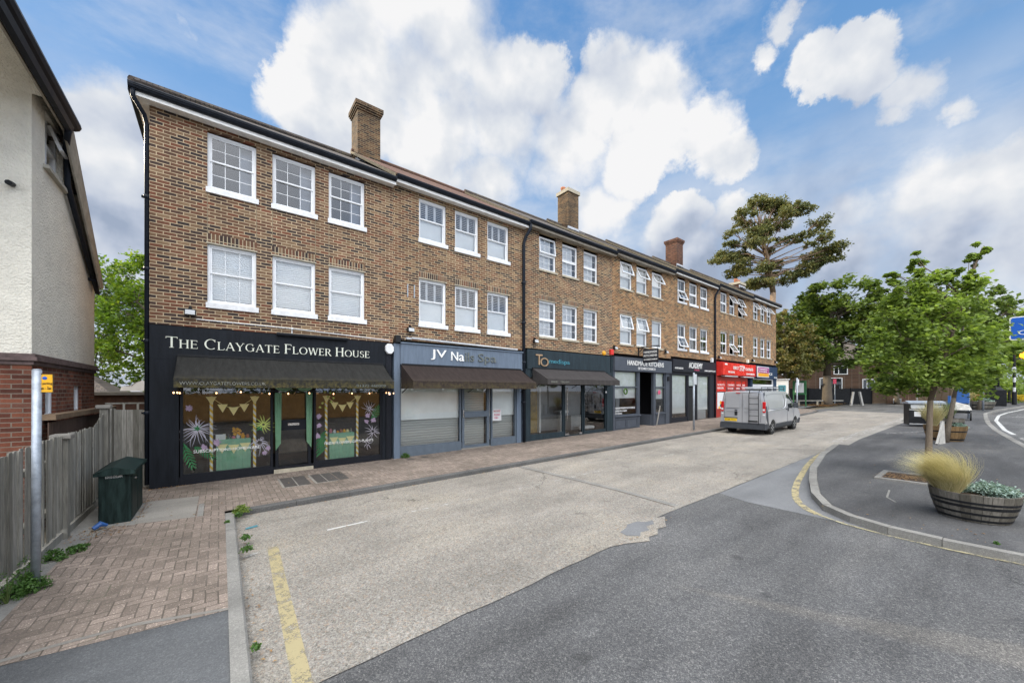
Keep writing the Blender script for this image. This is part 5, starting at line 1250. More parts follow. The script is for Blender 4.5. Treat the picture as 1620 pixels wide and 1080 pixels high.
for x_, y_, z_ in [(-.74, 10.35, 2.13), (-.70, 10.6, 2.13), (-.68, 10.9, 2.12), (-.05, 10.35, 2.12), (.38, 10.35, 2.14), (.92, 10.35, 2.1), (1.3, 10.35, 2.1), (1.75, 10.35, 2.11), (2.3, 10.35, 2.09), (2.75, 10.35, 2.1), (3.2, 10.35, 2.1), (3.75, 10.35, 2.08), (3.82, 10.6, 2.11), (3.85, 10.9, 2.11), (3.88, 10.4, 2.1)]:
    MB().lathe((x_, y_, z_-.04), [(0, 0), (.014, .01), (.017, .025), (.008, .04)], 8).build('bulb', 'bulb', sl)

# ------------------------------------------------------------ rendered house on the left, fences, shed
hz = g(-2.3)
hr = empty('rendered_house', (-5.2, 11, hz-.2), 'cream rendered house on a red brick ground floor with a long sloping roof', 'house')
HX, HY0, HY1 = -2.34, 9.35, 13.12
m = MB()
def yhole(m, holes, y0, y1, z0, z1, x, dep=.14):
    Y = sorted({y0, y1, *[h[0] for h in holes], *[h[1] for h in holes]}); Z = sorted({z0, z1, *[h[2] for h in holes], *[h[3] for h in holes]})
    for i in range(len(Y)-1):
        for j in range(len(Z)-1):
            cy, cz = (Y[i]+Y[i+1])/2, (Z[j]+Z[j+1])/2
            if any(h[0] < cy < h[1] and h[2] < cz < h[3] for h in holes): continue
            m.quad((x, Y[i], Z[j]), (x, Y[i+1], Z[j]), (x, Y[i+1], Z[j+1]), (x, Y[i], Z[j+1]))
    for a, b, c, d in holes:
        m.quad((x, a, c), (x-dep, a, c), (x-dep, a, d), (x, a, d)); m.quad((x, b, c), (x, b, d), (x-dep, b, d), (x-dep, b, c)); m.quad((x, a, d), (x-dep, a, d), (x-dep, b, d), (x, b, d)); m.quad((x, a, c), (x, b, c), (x-dep, b, c), (x-dep, a, c))
bh = [(9.90, 10.45, 1.70, 2.28), (11.53, 12.07, 1.72, 2.25)]
yhole(m, bh, HY0, HY1, -.2, 2.56, HX)
m.quad((-9, HY0, -.2), (HX, HY0, -.2), (HX, HY0, 2.56), (-9, HY0, 2.56)); m.quad((HX, HY1, -.2), (-9, HY1, -.2), (-9, HY1, 2.56), (HX, HY1, 2.56))
m.build('brick_wall', 'house_brick', hr)
m = MB(); uh = (9.92, 10.85, 5.97, 6.92)
yhole(m, [uh], HY0, 10.88, 2.72, 7.08, HX, .2)
m.add([(HX, 10.88, 2.72), (HX, HY1, 2.72), (HX, HY1, 4.55), (HX, 10.88, 6.95)], [(0, 1, 2, 3)])
m.quad((-9, HY0, 2.72), (HX, HY0, 2.72), (HX, HY0, 7.08), (-9, HY0, 7.08)); m.quad((HX, HY1, 2.5), (-9, HY1, 2.5), (-9, HY1, 4.4), (HX, HY1, 4.4))
m.build('render_wall', 'render_cream', hr)
m = MB()
for k, (o_, za, zb) in enumerate(((.03, 2.56, 2.62), (.07, 2.62, 2.68), (.05, 2.68, 2.735))):
    m.box(-9, HX+o_, HY0-o_, HY0+.02, za, zb); m.box(HX-.02, HX+o_, HY0+.02, HY1+o_, za, zb)
m.build('brick_band', 'band_brick', hr, bevel=.006)
for a, b, c, d in bh:
    f = MB(); x_ = HX-.1; w_ = .05
    f.box(x_, x_+.05, a, b, d-w_, d); f.box(x_, x_+.05, a, b, c, c+w_); f.box(x_, x_+.05, a, a+w_, c+w_, d-w_); f.box(x_, x_+.05, b-w_, b, c+w_, d-w_)
    o = f.build('window', 'upvc_white', hr); MB().quad((x_+.02, a, c), (x_+.02, b, c), (x_+.02, b, d), (x_+.02, a, d)).build('pane', 'glass', o)
    MB().box(x_-.2, x_-.19, a, b, c, d).build('blind', 'sheer_blind', o); MB().box(x_+.02, HX+.05, a-.04, b+.04, c-.05, c+.0).build('sill', 'sill_white', o)
a, b, c, d = uh; x_ = HX-.14; w_ = .055; mid = (a+b)/2-.1
f = MB(); f.box(x_, x_+.06, a, b, d-w_, d); f.box(x_, x_+.06, a, b, c, c+w_)
for yy in (a, mid, b-w_): f.box(x_, x_+.06, yy, yy+w_, c+w_, d-w_)
f.box(x_, x_+.06, mid+w_, b-w_, d-.45, d-.40)
o = f.build('window', 'upvc_white', hr); MB().quad((x_+.02, a, c), (x_+.02, b, c), (x_+.02, b, d), (x_+.02, a, d)).build('pane', 'glass', o)
f = MB(); t_ = MB(); M = Matrix.Translation((x_+.06, 0, d-.05)) @ Matrix.Rotation(R(-20), 4, 'Y')
for q in ((mid+.06, b-.02, -.05, 0), (mid+.06, b-.02, -.42, -.37), (mid+.06, mid+.11, -.37, -.05), (b-.07, b-.02, -.37, -.05)): t_.box(0, .05, q[0], q[1], q[2], q[3])
f.add([tuple(M @ Vector(v)) for v in t_.v], t_.f); f.build('open_sash', 'upvc_white', o)
MB().box(x_-.3, x_-.29, a, b, c, d).build('curtain', 'sheer_blind', o)
m = MB(); m.box(x_+.06, HX+.07, a-.1, b+.12, c-.06, c); m.build('sill', 'render_stone', o)
# roof: level eave running forward over the forecourt, long slope down at the back
zE = 6.74
m = MB(); m.prism([(-2.19, 6.2, zE+.36), (-2.19, 10.5, zE+.36), (-2.19, 13.0, 4.62), (-2.19, 13.0, 4.82), (-2.19, 10.62, zE+.56), (-2.19, 6.2, zE+.56)], (-8, 0, 0)); m.build('roof', 'tile_grey', hr)
m = MB()
for k in range(6):  # coved soffit in front of the wall
    a0, a1 = k/6*90, (k+1)/6*90; f_ = lambda q: (HY0-.45*(1-math.cos(R(q))), zE+.33-.22*(1-math.sin(R(q))))
    p, q = f_(a0), f_(a1); m.quad((-9, p[0], p[1]), (-2.20, p[0], p[1]), (-2.20, q[0], q[1]), (-9, q[0], q[1]))
m.quad((-9, HY0-.45, zE+.33), (-2.20, HY0-.45, zE+.33), (-2.20, 6.2, zE+.33), (-9, 6.2, zE+.33)); m.build('soffit', 'render_cream', hr)
m = MB(); m.box(-2.34, -2.19, HY0, 10.8, zE+.31, zE+.325); m.prism([(-2.35, 10.8, zE+.1), (-2.35, 13.0, 4.60), (-2.35, 13.0, 4.58), (-2.35, 10.8, zE+.08)], (.15, 0, 0)); m.build('soffit', 'soffit_brown', hr)
m = MB(); m.prism([(-2.19, 6.2, zE+.02), (-2.19, 10.12, zE+.02), (-2.19, 12.72, 4.50), (-2.19, 12.98, 4.60), (-2.19, 10.55, zE+.37), (-2.19, 6.2, zE+.37)], (.03, 0, 0)); m.build('barge_board', 'soffit_brown', hr)
m = MB(); m.prism([(-2.158+q, 6.2, zE+z_) for q, z_ in ((0, .05), (.03, .0), (.09, .02), (.11, .12), (.10, .14), (0, .14))], (0, 3.92, 0))
m.tube([(-2.12, 6.2, zE+.30), (-2.12, 10.45, zE+.30)], .10, 10); m.box(-2.158, -2.10, 6.2, 10.2, zE+.14, zE+.25); m.build('gutter', 'black_plastic', hr)
m = MB(); m.tube([(-2.10, 10.05, zE+.08), (-2.12, 10.1, zE-.02), (-2.24, 10.55, zE-.12), (-2.26, 10.7, zE-.2), (-2.26, 10.75, 6.05), (-2.26, 10.85, 5.95), (-2.26, 12.95, 4.45)], .045, 10)
for p in ((-2.26, 10.85, 5.95), (-2.26, 12.6, 4.68)): m.box(p[0]-.09, p[0]+.04, p[1]-.04, p[1]+.04, p[2]-.03, p[2]+.03)
m.build('downpipe', 'black_plastic', hr, smooth=True)
m = MB(); m.tube([(-2.35, HY0+.0, 5.35), (-2.35, HY0-.14, 5.32)], .04, 8); m.v = [(a-.18, b, c) for a, b, c in m.v]; m.build('overflow_pipe', 'black_iron', hr)
# picket-height board fence, weathered
fr_ = empty('board_fence', (-1.8, 8.5, g(-1.8)), 'weathered grey board fence with a rising end panel beside the brick pavement', 'fence')
rd = random.Random(11); m = MB(); y = 3.0
while y < 11.75:
    t_ = 1.42+.03*math.sin(y*.9); 
    if y > 10.0: t_ += min(1, (y-10.0)/1.0)*.32
    w_ = rd.uniform(.045, .075); lean = rd.uniform(-.022, .022); th = rd.uniform(.010, .018); xo = rd.uniform(-.012, .012)
    M = Matrix.Translation((-1.80+xo, y+w_/2, (t_+.08)/2+.06)) @ Matrix.Rotation(lean, 4, 'X') @ Matrix.Rotation(rd.uniform(-.18, .18), 4, 'Z')
    m.obox(M, th, w_, t_-.08+rd.uniform(-.045, .02)); y += w_+rd.uniform(-.008, .010)
m.build('boards', 'weathered_wood', fr_)
m = MB(); m.box(-1.90, -1.83, 3, 11.7, 1.12, 1.19); m.box(-1.90, -1.83, 3, 11.7, .45, .52); m.build('rail', 'weathered_wood', fr_)
MB().box(-1.84, -1.79, 3, 11.7, -.02, .1).build('gravel_board', 'weathered_wood', fr_)
for yy, h in ((5.9, 1.4), (8.35, 1.45), (10.85, 1.80)):
    m = MB(); m.box(-1.86, -1.74, yy-.06, yy+.06, -.05, h); m.build('post', 'weathered_wood', fr_, bevel=.008)
    MB().box(-1.91, -1.70, yy-.11, yy+.11, h, h+.07).build('post_cap', 'slab_concrete', fr_, bevel=.015)
fe = empty('end_fence', (-1.5, 11.72, 0), 'tall grey board fence panel between the cabinet and the charcoal wall', 'fence')
m = MB(); x = -1.86
while x < -1.25:
    w_ = rd.uniform(.07, .1); m.obox(Matrix.Translation((x+w_/2, 11.72+rd.uniform(-.01, .01), .86)), w_-.004, .016, 1.74+rd.uniform(-.02, .02)); x += w_
m.build('boards', 'weathered_wood', fe)
m = MB(); m.box(-1.95, -1.22, 11.8, 11.84, 1.86, 1.89)
for xx in (-1.9, -1.68, -1.46, -1.26): m.box(xx, xx+.035, 11.8, 11.83, 1.2, 1.86)
m.build('trellis', 'weathered_wood', fe); MB().box(-1.28, -1.22, 11.62, 11.7, 0, 1.78).build('post', 'weathered_wood', fe)
bf = empty('close_board_fence', (-2.17, 11, 0), 'dark brown close boarded fence under the brick house windows', 'fence')
m = MB(); y = 8.9
while y < 13.1: m.box(-2.08+.008*(int(y*10) % 2), -2.06, y, y+.16, 0, 1.66); y += .165
m.build('boards', 'brown_fence', bf); m = MB(); m.box(-2.17, -1.99, 8.9, 13.2, 1.70, 1.78); m.build('rail', 'brown_timber', bf)
sd_ = empty('garden_shed', (-2.8, 15.6, 0), 'low brown flat roofed shed behind the board fence', 'shed')
MB().box(-4.6, -1.35, 15.5, 17.5, 0, 2.02).build('wall', 'shed_brown', sd_)
m = MB(); m.box(-4.8, -1.28, 15.3, 17.7, 2.03, 2.12); m.build('roof', 'grey_roof_felt', sd_)
m = MB(); N = 20
prof = [(-2.45+.0, 0), (-2.42, .10), (-2.2, .17), (-2.12, .26), (-1.95, .31), (-1.65, .30), (-1.48, .24), (-1.38, .12), (-1.36, 0)]
m.prism([(a-.14, 17.9, 2.17+c) for a, c in prof], (0, 3.0, 0)); cv = m.thing('camper_roof', 'caravan_white', 'white domed roof of a camper standing behind the brown shed', 'camper', bevel=.03)
m = MB(); m.add([(-6.2, 20, 2.0), (-3.1, 20, 2.0), (-4.3, 22, 3.0), (-6.2, 22, 3.0), (-6.2, 20, 1.8), (-3.1, 20, 1.8), (-4.3, 25, 1.8), (-3.1, 24, 2.0)], [(0, 1, 2, 3), (0, 4, 5, 1), (1, 7, 2)])
m.thing('outbuilding_roof', 'tile_grey', 'grey tiled lean-to roof behind the shed, left of the camper', 'roof')

# ------------------------------------------------------------ green cabinet, sign posts
cb = empty('utility_cabinet', (-1.38, 9.35, g(-1.4)), 'dark green roadside utility cabinet with a sloping lid in front of the board fence', 'cabinet')
x0, x1, y0, y1 = -1.54, -1.13, 8.72, 9.95; zb = g(-1.4)
m = MB(); m.box(x0+.02, x1-.02, y0+.02, y1-.02, zb-.02, zb+.80); m.build('body', 'cabinet_green', cb, bevel=.012)
m = MB(); xm = -1.42; m.prism([(x0-.02, y0-.03, zb+.80), (x1+.03, y0-.03, zb+.80), (x1+.03, y0-.03, zb+.845), (xm+.06, y0-.03, zb+.915), (x0-.02, y0-.03, zb+.84)], (0, y1-y0+.06, 0)); m.build('lid', 'cabinet_green', cb, bevel=.01)
m = MB(); m.box(x1-.022, x1-.012, y0+.08, y0+.60, zb+.06, zb+.76); m.box(x1-.022, x1-.012, y0+.64, y1-.08, zb+.06, zb+.76); m.build('door', 'cabinet_green', cb, bevel=.006)
m = MB(); m.lathe((x1-.01, y0+.33, zb+.66), [(.022, 0), (.022, .02)], 10); m.build('lock', 'stainless', cb)
text('65410 DSLAM', x0+.10, x1-.12, zb+.745, zb+.785, y0+.012, 'white_letter', cb, depth=.006)
def post(x_, y_, h, r_, label, mat='galvanised', name='sign_post', lean=0, cap=True, group=None):
    z_ = g(x_)
    t_ = empty(name, (x_, y_, z_), label, 'post', group)
    m = MB(); m.tube([(x_, y_, z_-.05), (x_+lean, y_, z_+h)], r_, 14); m.lathe((x_+lean, y_, z_+h), [(r_, 0), (r_*.8, .012), (0, .016)], 14); m.build('pole', mat, t_, smooth=True)
    return t_
p = post(-1.58, 6.42, 2.38, .036, 'grey metal post with a small yellow parking plate in front of the board fence', lean=.01)
m = MB(); m.box(-1.575, -1.45, 6.41, 6.416, 2.13, 2.34); pl_ = m.build('plate', 'sign_yellow', p, bevel=.004)
m = MB(); frame_rect(m, -1.575, -1.45, 2.13, 2.34, 6.404, 6.41, .006); m.build('plate_border', 'black_mark', pl_)
m = MB(); m.lathe((0, 0, 0), [(.018, 0), (.0, .003)], 14); m.v = [(-1.513+a, 6.408-c, 2.29+b) for a, b, c in m.v]; m.build('plate_symbol', 'sign_blue', pl_)
text('No parking', -1.565, -1.46, 2.215, 2.245, 6.405, 'black_mark', pl_, depth=.003); text('Mon - Sat', -1.562, -1.465, 2.165, 2.195, 6.405, 'black_mark', pl_, depth=.003)
MB().box(-1.6, -1.5, 6.416, 6.43, 2.28, 2.31).build('clip', 'galvanised', p)
p = post(18.04, 8.82, 2.75, .045, 'grey post on the pavement edge between the black shop front and the van'); MB().box(17.9, 18.2, 8.75, 8.77, 2.45, 2.95).build('plate', 'light_grey', p)
p = post(33.4, 8.75, 2.62, .05, 'slim pale grey post on the pavement corner beyond the van'); MB().box(33.38, 33.62, 8.68, 8.70, 2.55, 3.0).build('plate', 'sill_white', p)
p = post(35.1, .80, 2.6, .05, 'grey post on the island beyond the second barrel planter')
p = post(46.2, .35, 3.2, .06, 'slightly leaning grey post beside the thin street tree on the island', lean=-.35)
MB().box(44.9, 45.6, .6, .63, 3.3, 3.8).build('plate', 'sign_blue', p)
# blue one way sign facing along the road
sx = 14.0
bs = empty('blue_road_sign', (sx, -.85, 0.2), 'blue road sign with a white arrow at the right edge beside the maple', 'sign')
m = MB(); y0, y1, z0, z1 = -.26, -1.20, 3.28, 3.80
def rrect(y0, y1, z0, z1, r_, x_):
    pts = []
    for cy, cz, a0 in ((y1+r_, z0+r_, 180), (y0-r_, z0+r_, 270), (y0-r_, z1-r_, 0), (y1+r_, z1-r_, 90)):
        for k in range(5): a_ = R(a0+90*k/4); pts.append((x_, cy+r_*math.cos(a_), cz+r_*math.sin(a_)))
    return pts
m.prism(rrect(y0, y1, z0, z1, .05, sx), (.02, 0, 0)); b_ = m.build('plate', 'white_letter', bs)
m = MB(); m.prism(rrect(y0-.022, y1+.022, z0+.022, z1-.022, .035, sx-.004), (.004, 0, 0)); m.build('plate_field', 'sign_blue', b_)
m = MB(); zc = 3.62; m.prism([(sx-.008, -.46, zc), (sx-.008, -.58, zc+.09), (sx-.008, -.58, zc+.035), (sx-.008, -1.05, zc+.035), (sx-.008, -1.05, zc-.035), (sx-.008, -.58, zc-.035), (sx-.008, -.58, zc-.09)], (.004, 0, 0)); m.build('arrow', 'white_letter', b_)
text('One way', -.38, -1.08, 3.36, 3.49, sx-.010, 'white_letter', b_, axis='y', depth=.004)
m = MB(); m.tube([(sx+.06, -.75, .2), (sx+.06, -.75, 3.9)], .04, 12); m.build('pole', 'galvanised', bs, smooth=True)

# ------------------------------------------------------------ van
vx0, vyc = 18.82, 6.98; vz = g(20.5)-.10
van = empty('panel_van', (vx0+2.4, vyc, vz), 'silver panel van with roof rack and rear ladder parked by the kerb', 'van')
L = 4.75
def VB(b_, name, mat, parent=van, **kw):
    b_.v = [(x_+vx0, y_+vyc, z_+vz+.013*(x_-2.4)) for x_, y_, z_ in b_.v]; return b_.build(name, mat, parent, **kw)
# body: side outline in x,z lofted across the width with tumblehome; wheel arches cut out of the outline
def hw(z_): # half width by height
    if z_ < .45: return .90
    if z_ < 1.05: return .935
    return .935-.135*((z_-1.05)/.88)**1.6
arc_r = .37
def arch(xc): return [(xc+arc_r*math.cos(R(180-a)), .32+arc_r*math.sin(R(180-a))) for a in range(0, 181, 15)]
bot = [(0.03, .30)]+arch(.88)+arch(3.98)+[(4.70, .30)]
topl = [(4.76, .55), (4.72, .80), (4.55, .98), (3.95, 1.16), (3.62, 1.42), (3.25, 1.80), (3.02, 1.90), (2.6, 1.94), (1.2, 1.96), (.25, 1.95), (.10, 1.90), (.05, 1.6), (.01, 1.0), (0, .55)]
outl = bot+topl
m = MB(); n = len(outl)
rings = []
for s_, shr in ((-1, 0), (-1, .0), (1, 0)):
    pass
K = 7; vs = []
for k in range(K):
    t = -1+2*k/(K-1)
    for (x_, z_) in outl:
        e = 1 if abs(t) > .99 else 0
        bulge = (1-abs(t)**3)
        # front and rear faces bow out, roof crowns
        xx = x_+(.05*bulge if x_ > 3 and z_ > .4 else 0)-(.03*bulge if x_ < .3 and z_ > .4 else 0); zz_ = z_+(.03*bulge if z_ > 1.85 else 0)
        vs.append((xx, t*hw(z_), zz_))
fs = []
for k in range(K-1):
    for i in range(n): fs.append((k*n+i, k*n+(i+1) % n, (k+1)*n+(i+1) % n, (k+1)*n+i))
side = [tuple(t) for t in geometry.tessellate_polygon([[Vector((x_, 0, z_)) for x_, z_ in outl]])]
fs += [tuple(i for i in t) for t in side]+[tuple(i+(K-1)*n for i in reversed(t)) for t in side]
m.add(vs, fs); body = VB(m, 'body', 'van_silver')
def sidepatch(pts, off, mat, name, parent=None, s_=-1, th=.012):
    q = MB(); P = [(x_, s_*(hw(z_)+off), z_) for x_, z_ in pts]
    # subdivide edges for curvature following: fine at this size
    q.prism(P, (0, -s_*th, 0)); return VB(q, name, mat, parent or van)
for s_ in (-1, 1):
    sidepatch([(3.42, 1.10), (3.80, 1.18), (3.58, 1.40), (3.26, 1.72), (3.06, 1.78), (2.88, 1.76), (2.90, 1.12)], .006, 'van_glass', 'side_window', s_=s_)
    sidepatch([(.0, .30), (.55, .30), (.50, .42), (.32, .55), (.22, 1.02), (.22, 1.92), (.06, 1.90), (.02, 1.0)], .010, 'van_plastic', 'corner_trim', s_=s_)
    sidepatch([(1.28, .30), (3.55, .30), (3.55, .46), (1.28, .46)], .012, 'van_plastic', 'sill_trim', s_=s_)
    sidepatch([(4.38, .30), (4.72, .30), (4.74, .55), (4.45, .58)], .012, 'van_plastic', 'front_bumper', s_=s_)
    # door seams and swage lines
    q = MB()
    for pts in ([(2.80, .48), (2.78, 1.1), (2.80, 1.86)], [(3.72, .66), (3.75, 1.0), (3.86, 1.16)], [(.34, 1.16), (.36, 1.80), (1.3, 1.84), (2.45, 1.82), (2.55, 1.6), (2.45, 1.25), (2.2, 1.16), (.36, 1.14)]):
        q.tube([(x_, s_*(hw(z_)+.001), z_) for x_, z_ in pts], .006, 4)
    VB(q, 'door_seam', 'van_plastic')
    q = MB(); q.tube([(x_, s_*(hw(1.12)+.0), z_) for x_, z_ in ((.34, 1.10), (1.2, 1.11), (2.2, 1.12), (2.5, 1.2), (2.62, 1.6))], .022, 6); VB(q, 'swage_line', 'van_silver', smooth=True)
    q = MB(); q.box(2.58, 2.72, min(s_*.93, s_*.965), max(s_*.93, s_*.965), 1.06, 1.11); q.box(2.86, 2.95, min(s_*.93, s_*.965), max(s_*.93, s_*.965), .98, 1.16); VB(q, 'door_handle', 'van_plastic', bevel=.01)
    q = MB(); q.obox(Matrix.Translation((3.55, s_*1.07, 1.24)) @ Matrix.Rotation(R(-15*s_), 4, 'Z'), .10, .20, .26); q.bar((3.5, s_*.9, 1.2), (3.55, s_*1.0, 1.22), .05); VB(q, 'wing_mirror', 'van_plastic', bevel=.03)
    q = MB(); q.box(-.015, .06, min(s_*.80, s_*.92), max(s_*.80, s_*.92), 1.02, 1.50); tl = VB(q, 'tail_light', 'lamp_red', bevel=.02)
    q = MB(); q.box(-.02, .05, min(s_*.82, s_*.90), max(s_*.82, s_*.90), 1.10, 1.19); VB(q, 'reversing_lamp', 'lamp_clear', tl)
    q = MB(); q.box(-.02, .05, min(s_*.82, s_*.90), max(s_*.82, s_*.90), .90, .96); VB(q, 'fog_lamp', 'lamp_clear')
    q = MB(); q.box(-.075, -.06, min(s_*.62, s_*.74), max(s_*.62, s_*.74), .38, .43); VB(q, 'reflector', 'lamp_red')
# rear doors
q = MB(); q.box(-.032, -.020, -.006, .006, .55, 1.90); q.box(-.034, -.02, -.66, .66, .52, .545)
q.tube([(-.03, .74, .6), (-.035, .76, 1.3), (-.02, .70, 1.86), (-.03, 0.02, 1.89)], .006, 4); q.tube([(-.03, -.74, .6), (-.035, -.76, 1.3), (-.02, -.70, 1.86), (-.03, -0.02, 1.89)], .006, 4)
VB(q, 'rear_door_seam', 'van_plastic')
for s_ in (-1, 1):
    q = MB(); a, b_ = sorted((s_*.08, s_*.68)); q.prism([(-.042, a+.04, 1.22), (-.042, b_-.04, 1.22), (-.042, b_, 1.28), (-.036, b_-.02, 1.78), (-.036, a+.02, 1.78), (-.042, a, 1.28)], (.02, 0, 0)); VB(q, 'rear_door_panel', 'van_silver', bevel=.012)
    q = MB(); q.tube([(-.045, a, 1.06), (-.045, b_, 1.06)], .012, 5); VB(q, 'swage_line', 'van_silver')
q = MB(); q.box(-.05, -.02, .20, .32, .86, 1.12); VB(q, 'rear_handle', 'black_iron', bevel=.03)
q = MB(); q.box(-.055, -.03, .22, .74, .60, .72); npl = VB(q, 'number_plate', 'plate_yellow')
t_ = text('EY08 FYW', vx0*0+.70, .26, .625, .695, -.062, 'black_mark', None, name='plate_text', axis='y', depth=.004)
t_.data.transform(Matrix.Translation((vx0-van.location.x, vyc-van.location.y, 0))); t_.data.transform(Matrix.Translation((0, 0, -.031))); t_.parent = npl
q = MB(); q.box(-.05, -.03, .18, .78, .735, .77); VB(q, 'plate_lamp', 'van_plastic')
q = MB(); q.prism([(-.09, -.93, .28), (-.09, .93, .28), (.05, .95, .28), (.05, -.95, .28)], (0, 0, .24)); q.box(-.05, .02, -.9, .9, .50, .55); VB(q, 'rear_bumper', 'van_plastic', bevel=.03)
q = MB(); q.box(-.03, .03, .10, .26, 1.87, 1.91); VB(q, 'brake_light', 'lamp_red')
q = MB(); q.box(-.05, -.035, -.62, -.25, .60, .66); VB(q, 'rear_badge_bar', 'black_iron')
# windscreen
q = MB(); q.prism([(3.70, -.80, 1.40), (3.70, .80, 1.40), (3.30, .72, 1.80), (3.30, -.72, 1.80)], (.05, 0, .05)); VB(q, 'windscreen', 'van_glass')
q = MB(); q.box(.3, 4.3, -.85, .85, .22, .34); VB(q, 'underbody', 'black_iron')
for xc in (.88, 3.98):
    for s_ in (-1, 1):
        wv = empty('wheel', (0, 0, 0), None, None); wv.parent = van
        wv.location = Vector((vx0+xc, vyc+s_*.80, vz+.32+.013*(xc-2.4)))-Vector(van.location)
        q = MB(); q.lathe((0, 0, 0), [(.21, -.11), (.30, -.11), (.325, -.08), (.325, .08), (.30, .11), (.21, .11)], 28); q.v = [(a, c, b_) for a, b_, c in q.v]
        q.build('tyre', 'tyre', wv, smooth=False, local=True)
        q = MB(); q.lathe((0, 0, 0), [(.215, .07), (.17, .095), (.05, .105), (0, .105)], 24)
        for k in range(6):
            a_ = k*math.pi/3; q.obox(Matrix.Rotation(a_, 4, 'Z') @ Matrix.Translation((.12, 0, .105)), .15, .05, .012)
        q.v = [(a, s_*c, b_) for a, b_, c in q.v]; q.build('hub_cap', 'alloy', wv, local=True)
        q = MB(); q.lathe((0, 0, 0), [(.34, -.13), (.34, -.12)], 20); q.v = [(a, s_*c, b_) for a, b_, c in q.v]
        q.build('arch_liner', 'black_iron', wv, local=True)
q = MB()
for y_ in (-.30, -.68): q.tube([(-.10, y_, .50), (-.10, y_, 1.80), (.02, y_, 2.04)], .014, 6)
for k in range(6): q.tube([(-.10, -.30, .62+.26*k), (-.10, -.68, .62+.26*k)], .012, 6)
VB(q, 'rear_ladder', 'black_iron')
q = MB()
for y_ in (-.72, .72):
    q.tube([(.1, y_, 2.02), (3.05, y_, 2.02), (3.25, y_*.95, 2.06)], .018, 6); q.tube([(.1, y_, 2.14), (3.05, y_, 2.14)], .016, 6)
    for x_ in (.15, .9, 1.65, 2.4, 3.0): q.tube([(x_, y_, 1.95), (x_, y_, 2.14)], .014, 5)
for x_ in (.12, .6, 1.1, 1.6, 2.1, 2.6, 3.05): q.tube([(x_, -.72, 2.03), (x_, .72, 2.03)], .016, 6)
VB(q, 'roof_rack', 'van_plastic')
q = MB(); q.box(1.0, 3.1, -.45, -.12, 2.07, 2.13); q.box(1.3, 3.3, .1, .4, 2.07, 2.12)
for k in range(7): q.box(1.1+k*.28, 1.14+k*.28, -.5, .45, 2.13, 2.16)
q.v = [(x_+vx0, y_+vyc, z_+vz+.013*(x_-2.4)) for x_, y_, z_ in q.v]; q.thing('roof_ladder', 'light_grey', 'pale ladder lying on the roof rack of the silver van', 'ladder')
# leaning board behind the van
MB().bar((18.6, 11.1, .3), (18.25, 10.7, 1.35), .05, .02).thing('leaning_stick', 'post_white', 'white stick leaning on the wall left of the red shop', 'stick')

# ------------------------------------------------------------ barrel planters
def barrel(x_, y_, R1, R0, h, label, hoopn, wood, seed, name='barrel_planter'):
    z_ = g(x_)+.002; t_ = empty(name, (x_, y_, z_), label, 'planter', 'half barrel planters on the island', rz=0)
    rr = random.Random(seed); n = 26; m = MB(); a0 = rr.uniform(0, 1)
    acc = [0]; 
    for i in range(n): acc.append(acc[-1]+rr.uniform(.7, 1.3))
    prof = [(R0, 0), (R0+(R1-R0)*.45, h*.33), (R0+(R1-R0)*.78, h*.66), (R1, h)]
    for i in range(n):
        t0 = 2*math.pi*acc[i]/acc[-1]+.006; t1 = 2*math.pi*acc[i+1]/acc[-1]-.006; zt = rr.uniform(-.006, .006)
        vs = []
        for q, (r_, zz_) in enumerate(prof):
            for t in (t0, (t0+t1)/2, t1):
                for k, rd_ in enumerate((0, .03)):
                    vs.append((x_+(r_-rd_)*math.cos(t), y_+(r_-rd_)*math.sin(t), z_+zz_+(zt if q == 3 else 0)))
        fs = []
        for q in range(3):
            b0 = q*6; b1 = (q+1)*6
            fs += [(b0, b0+2, b1+2, b1), (b0+2, b0+4, b1+4, b1+2), (b0+4, b0+5, b1+5, b1+4), (b0+1, b0, b1, b1+1), (b0+3, b0+1, b1+1, b1+3), (b0+5, b0+3, b1+3, b1+5)]
        b1 = 18; fs += [(b1, b1+2, b1+3, b1+1), (b1+2, b1+4, b1+5, b1+3)]
        m.add(vs, fs)
    m.build('staves', wood, t_)
    def rad(zz_):
        f_ = zz_/h
        for (r0, h0), (r1, h1) in zip([(p_[0], p_[1]/h) for p_ in prof], [(p_[0], p_[1]/h) for p_ in prof][1:]):
            if h0 <= f_ <= h1: return r0+(r1-r0)*(f_-h0)/(h1-h0)
        return R1
    for f0, f1 in hoopn:
        m = MB(); m.lathe((x_, y_, z_), [(rad(f0*h)-.002, f0*h), (rad(f0*h)+.004, f0*h), (rad(f1*h)+.004, f1*h), (rad(f1*h)-.002, f1*h)], 40); m.build('hoop', 'black_iron', t_, smooth=False)
    m = MB(); m.lathe((x_, y_, z_), [(R1-.035, h-.10), (R1*.5, h-.05), (0, h-.03)], 24); m.build('soil', 'soil', t_)
    return z_+h
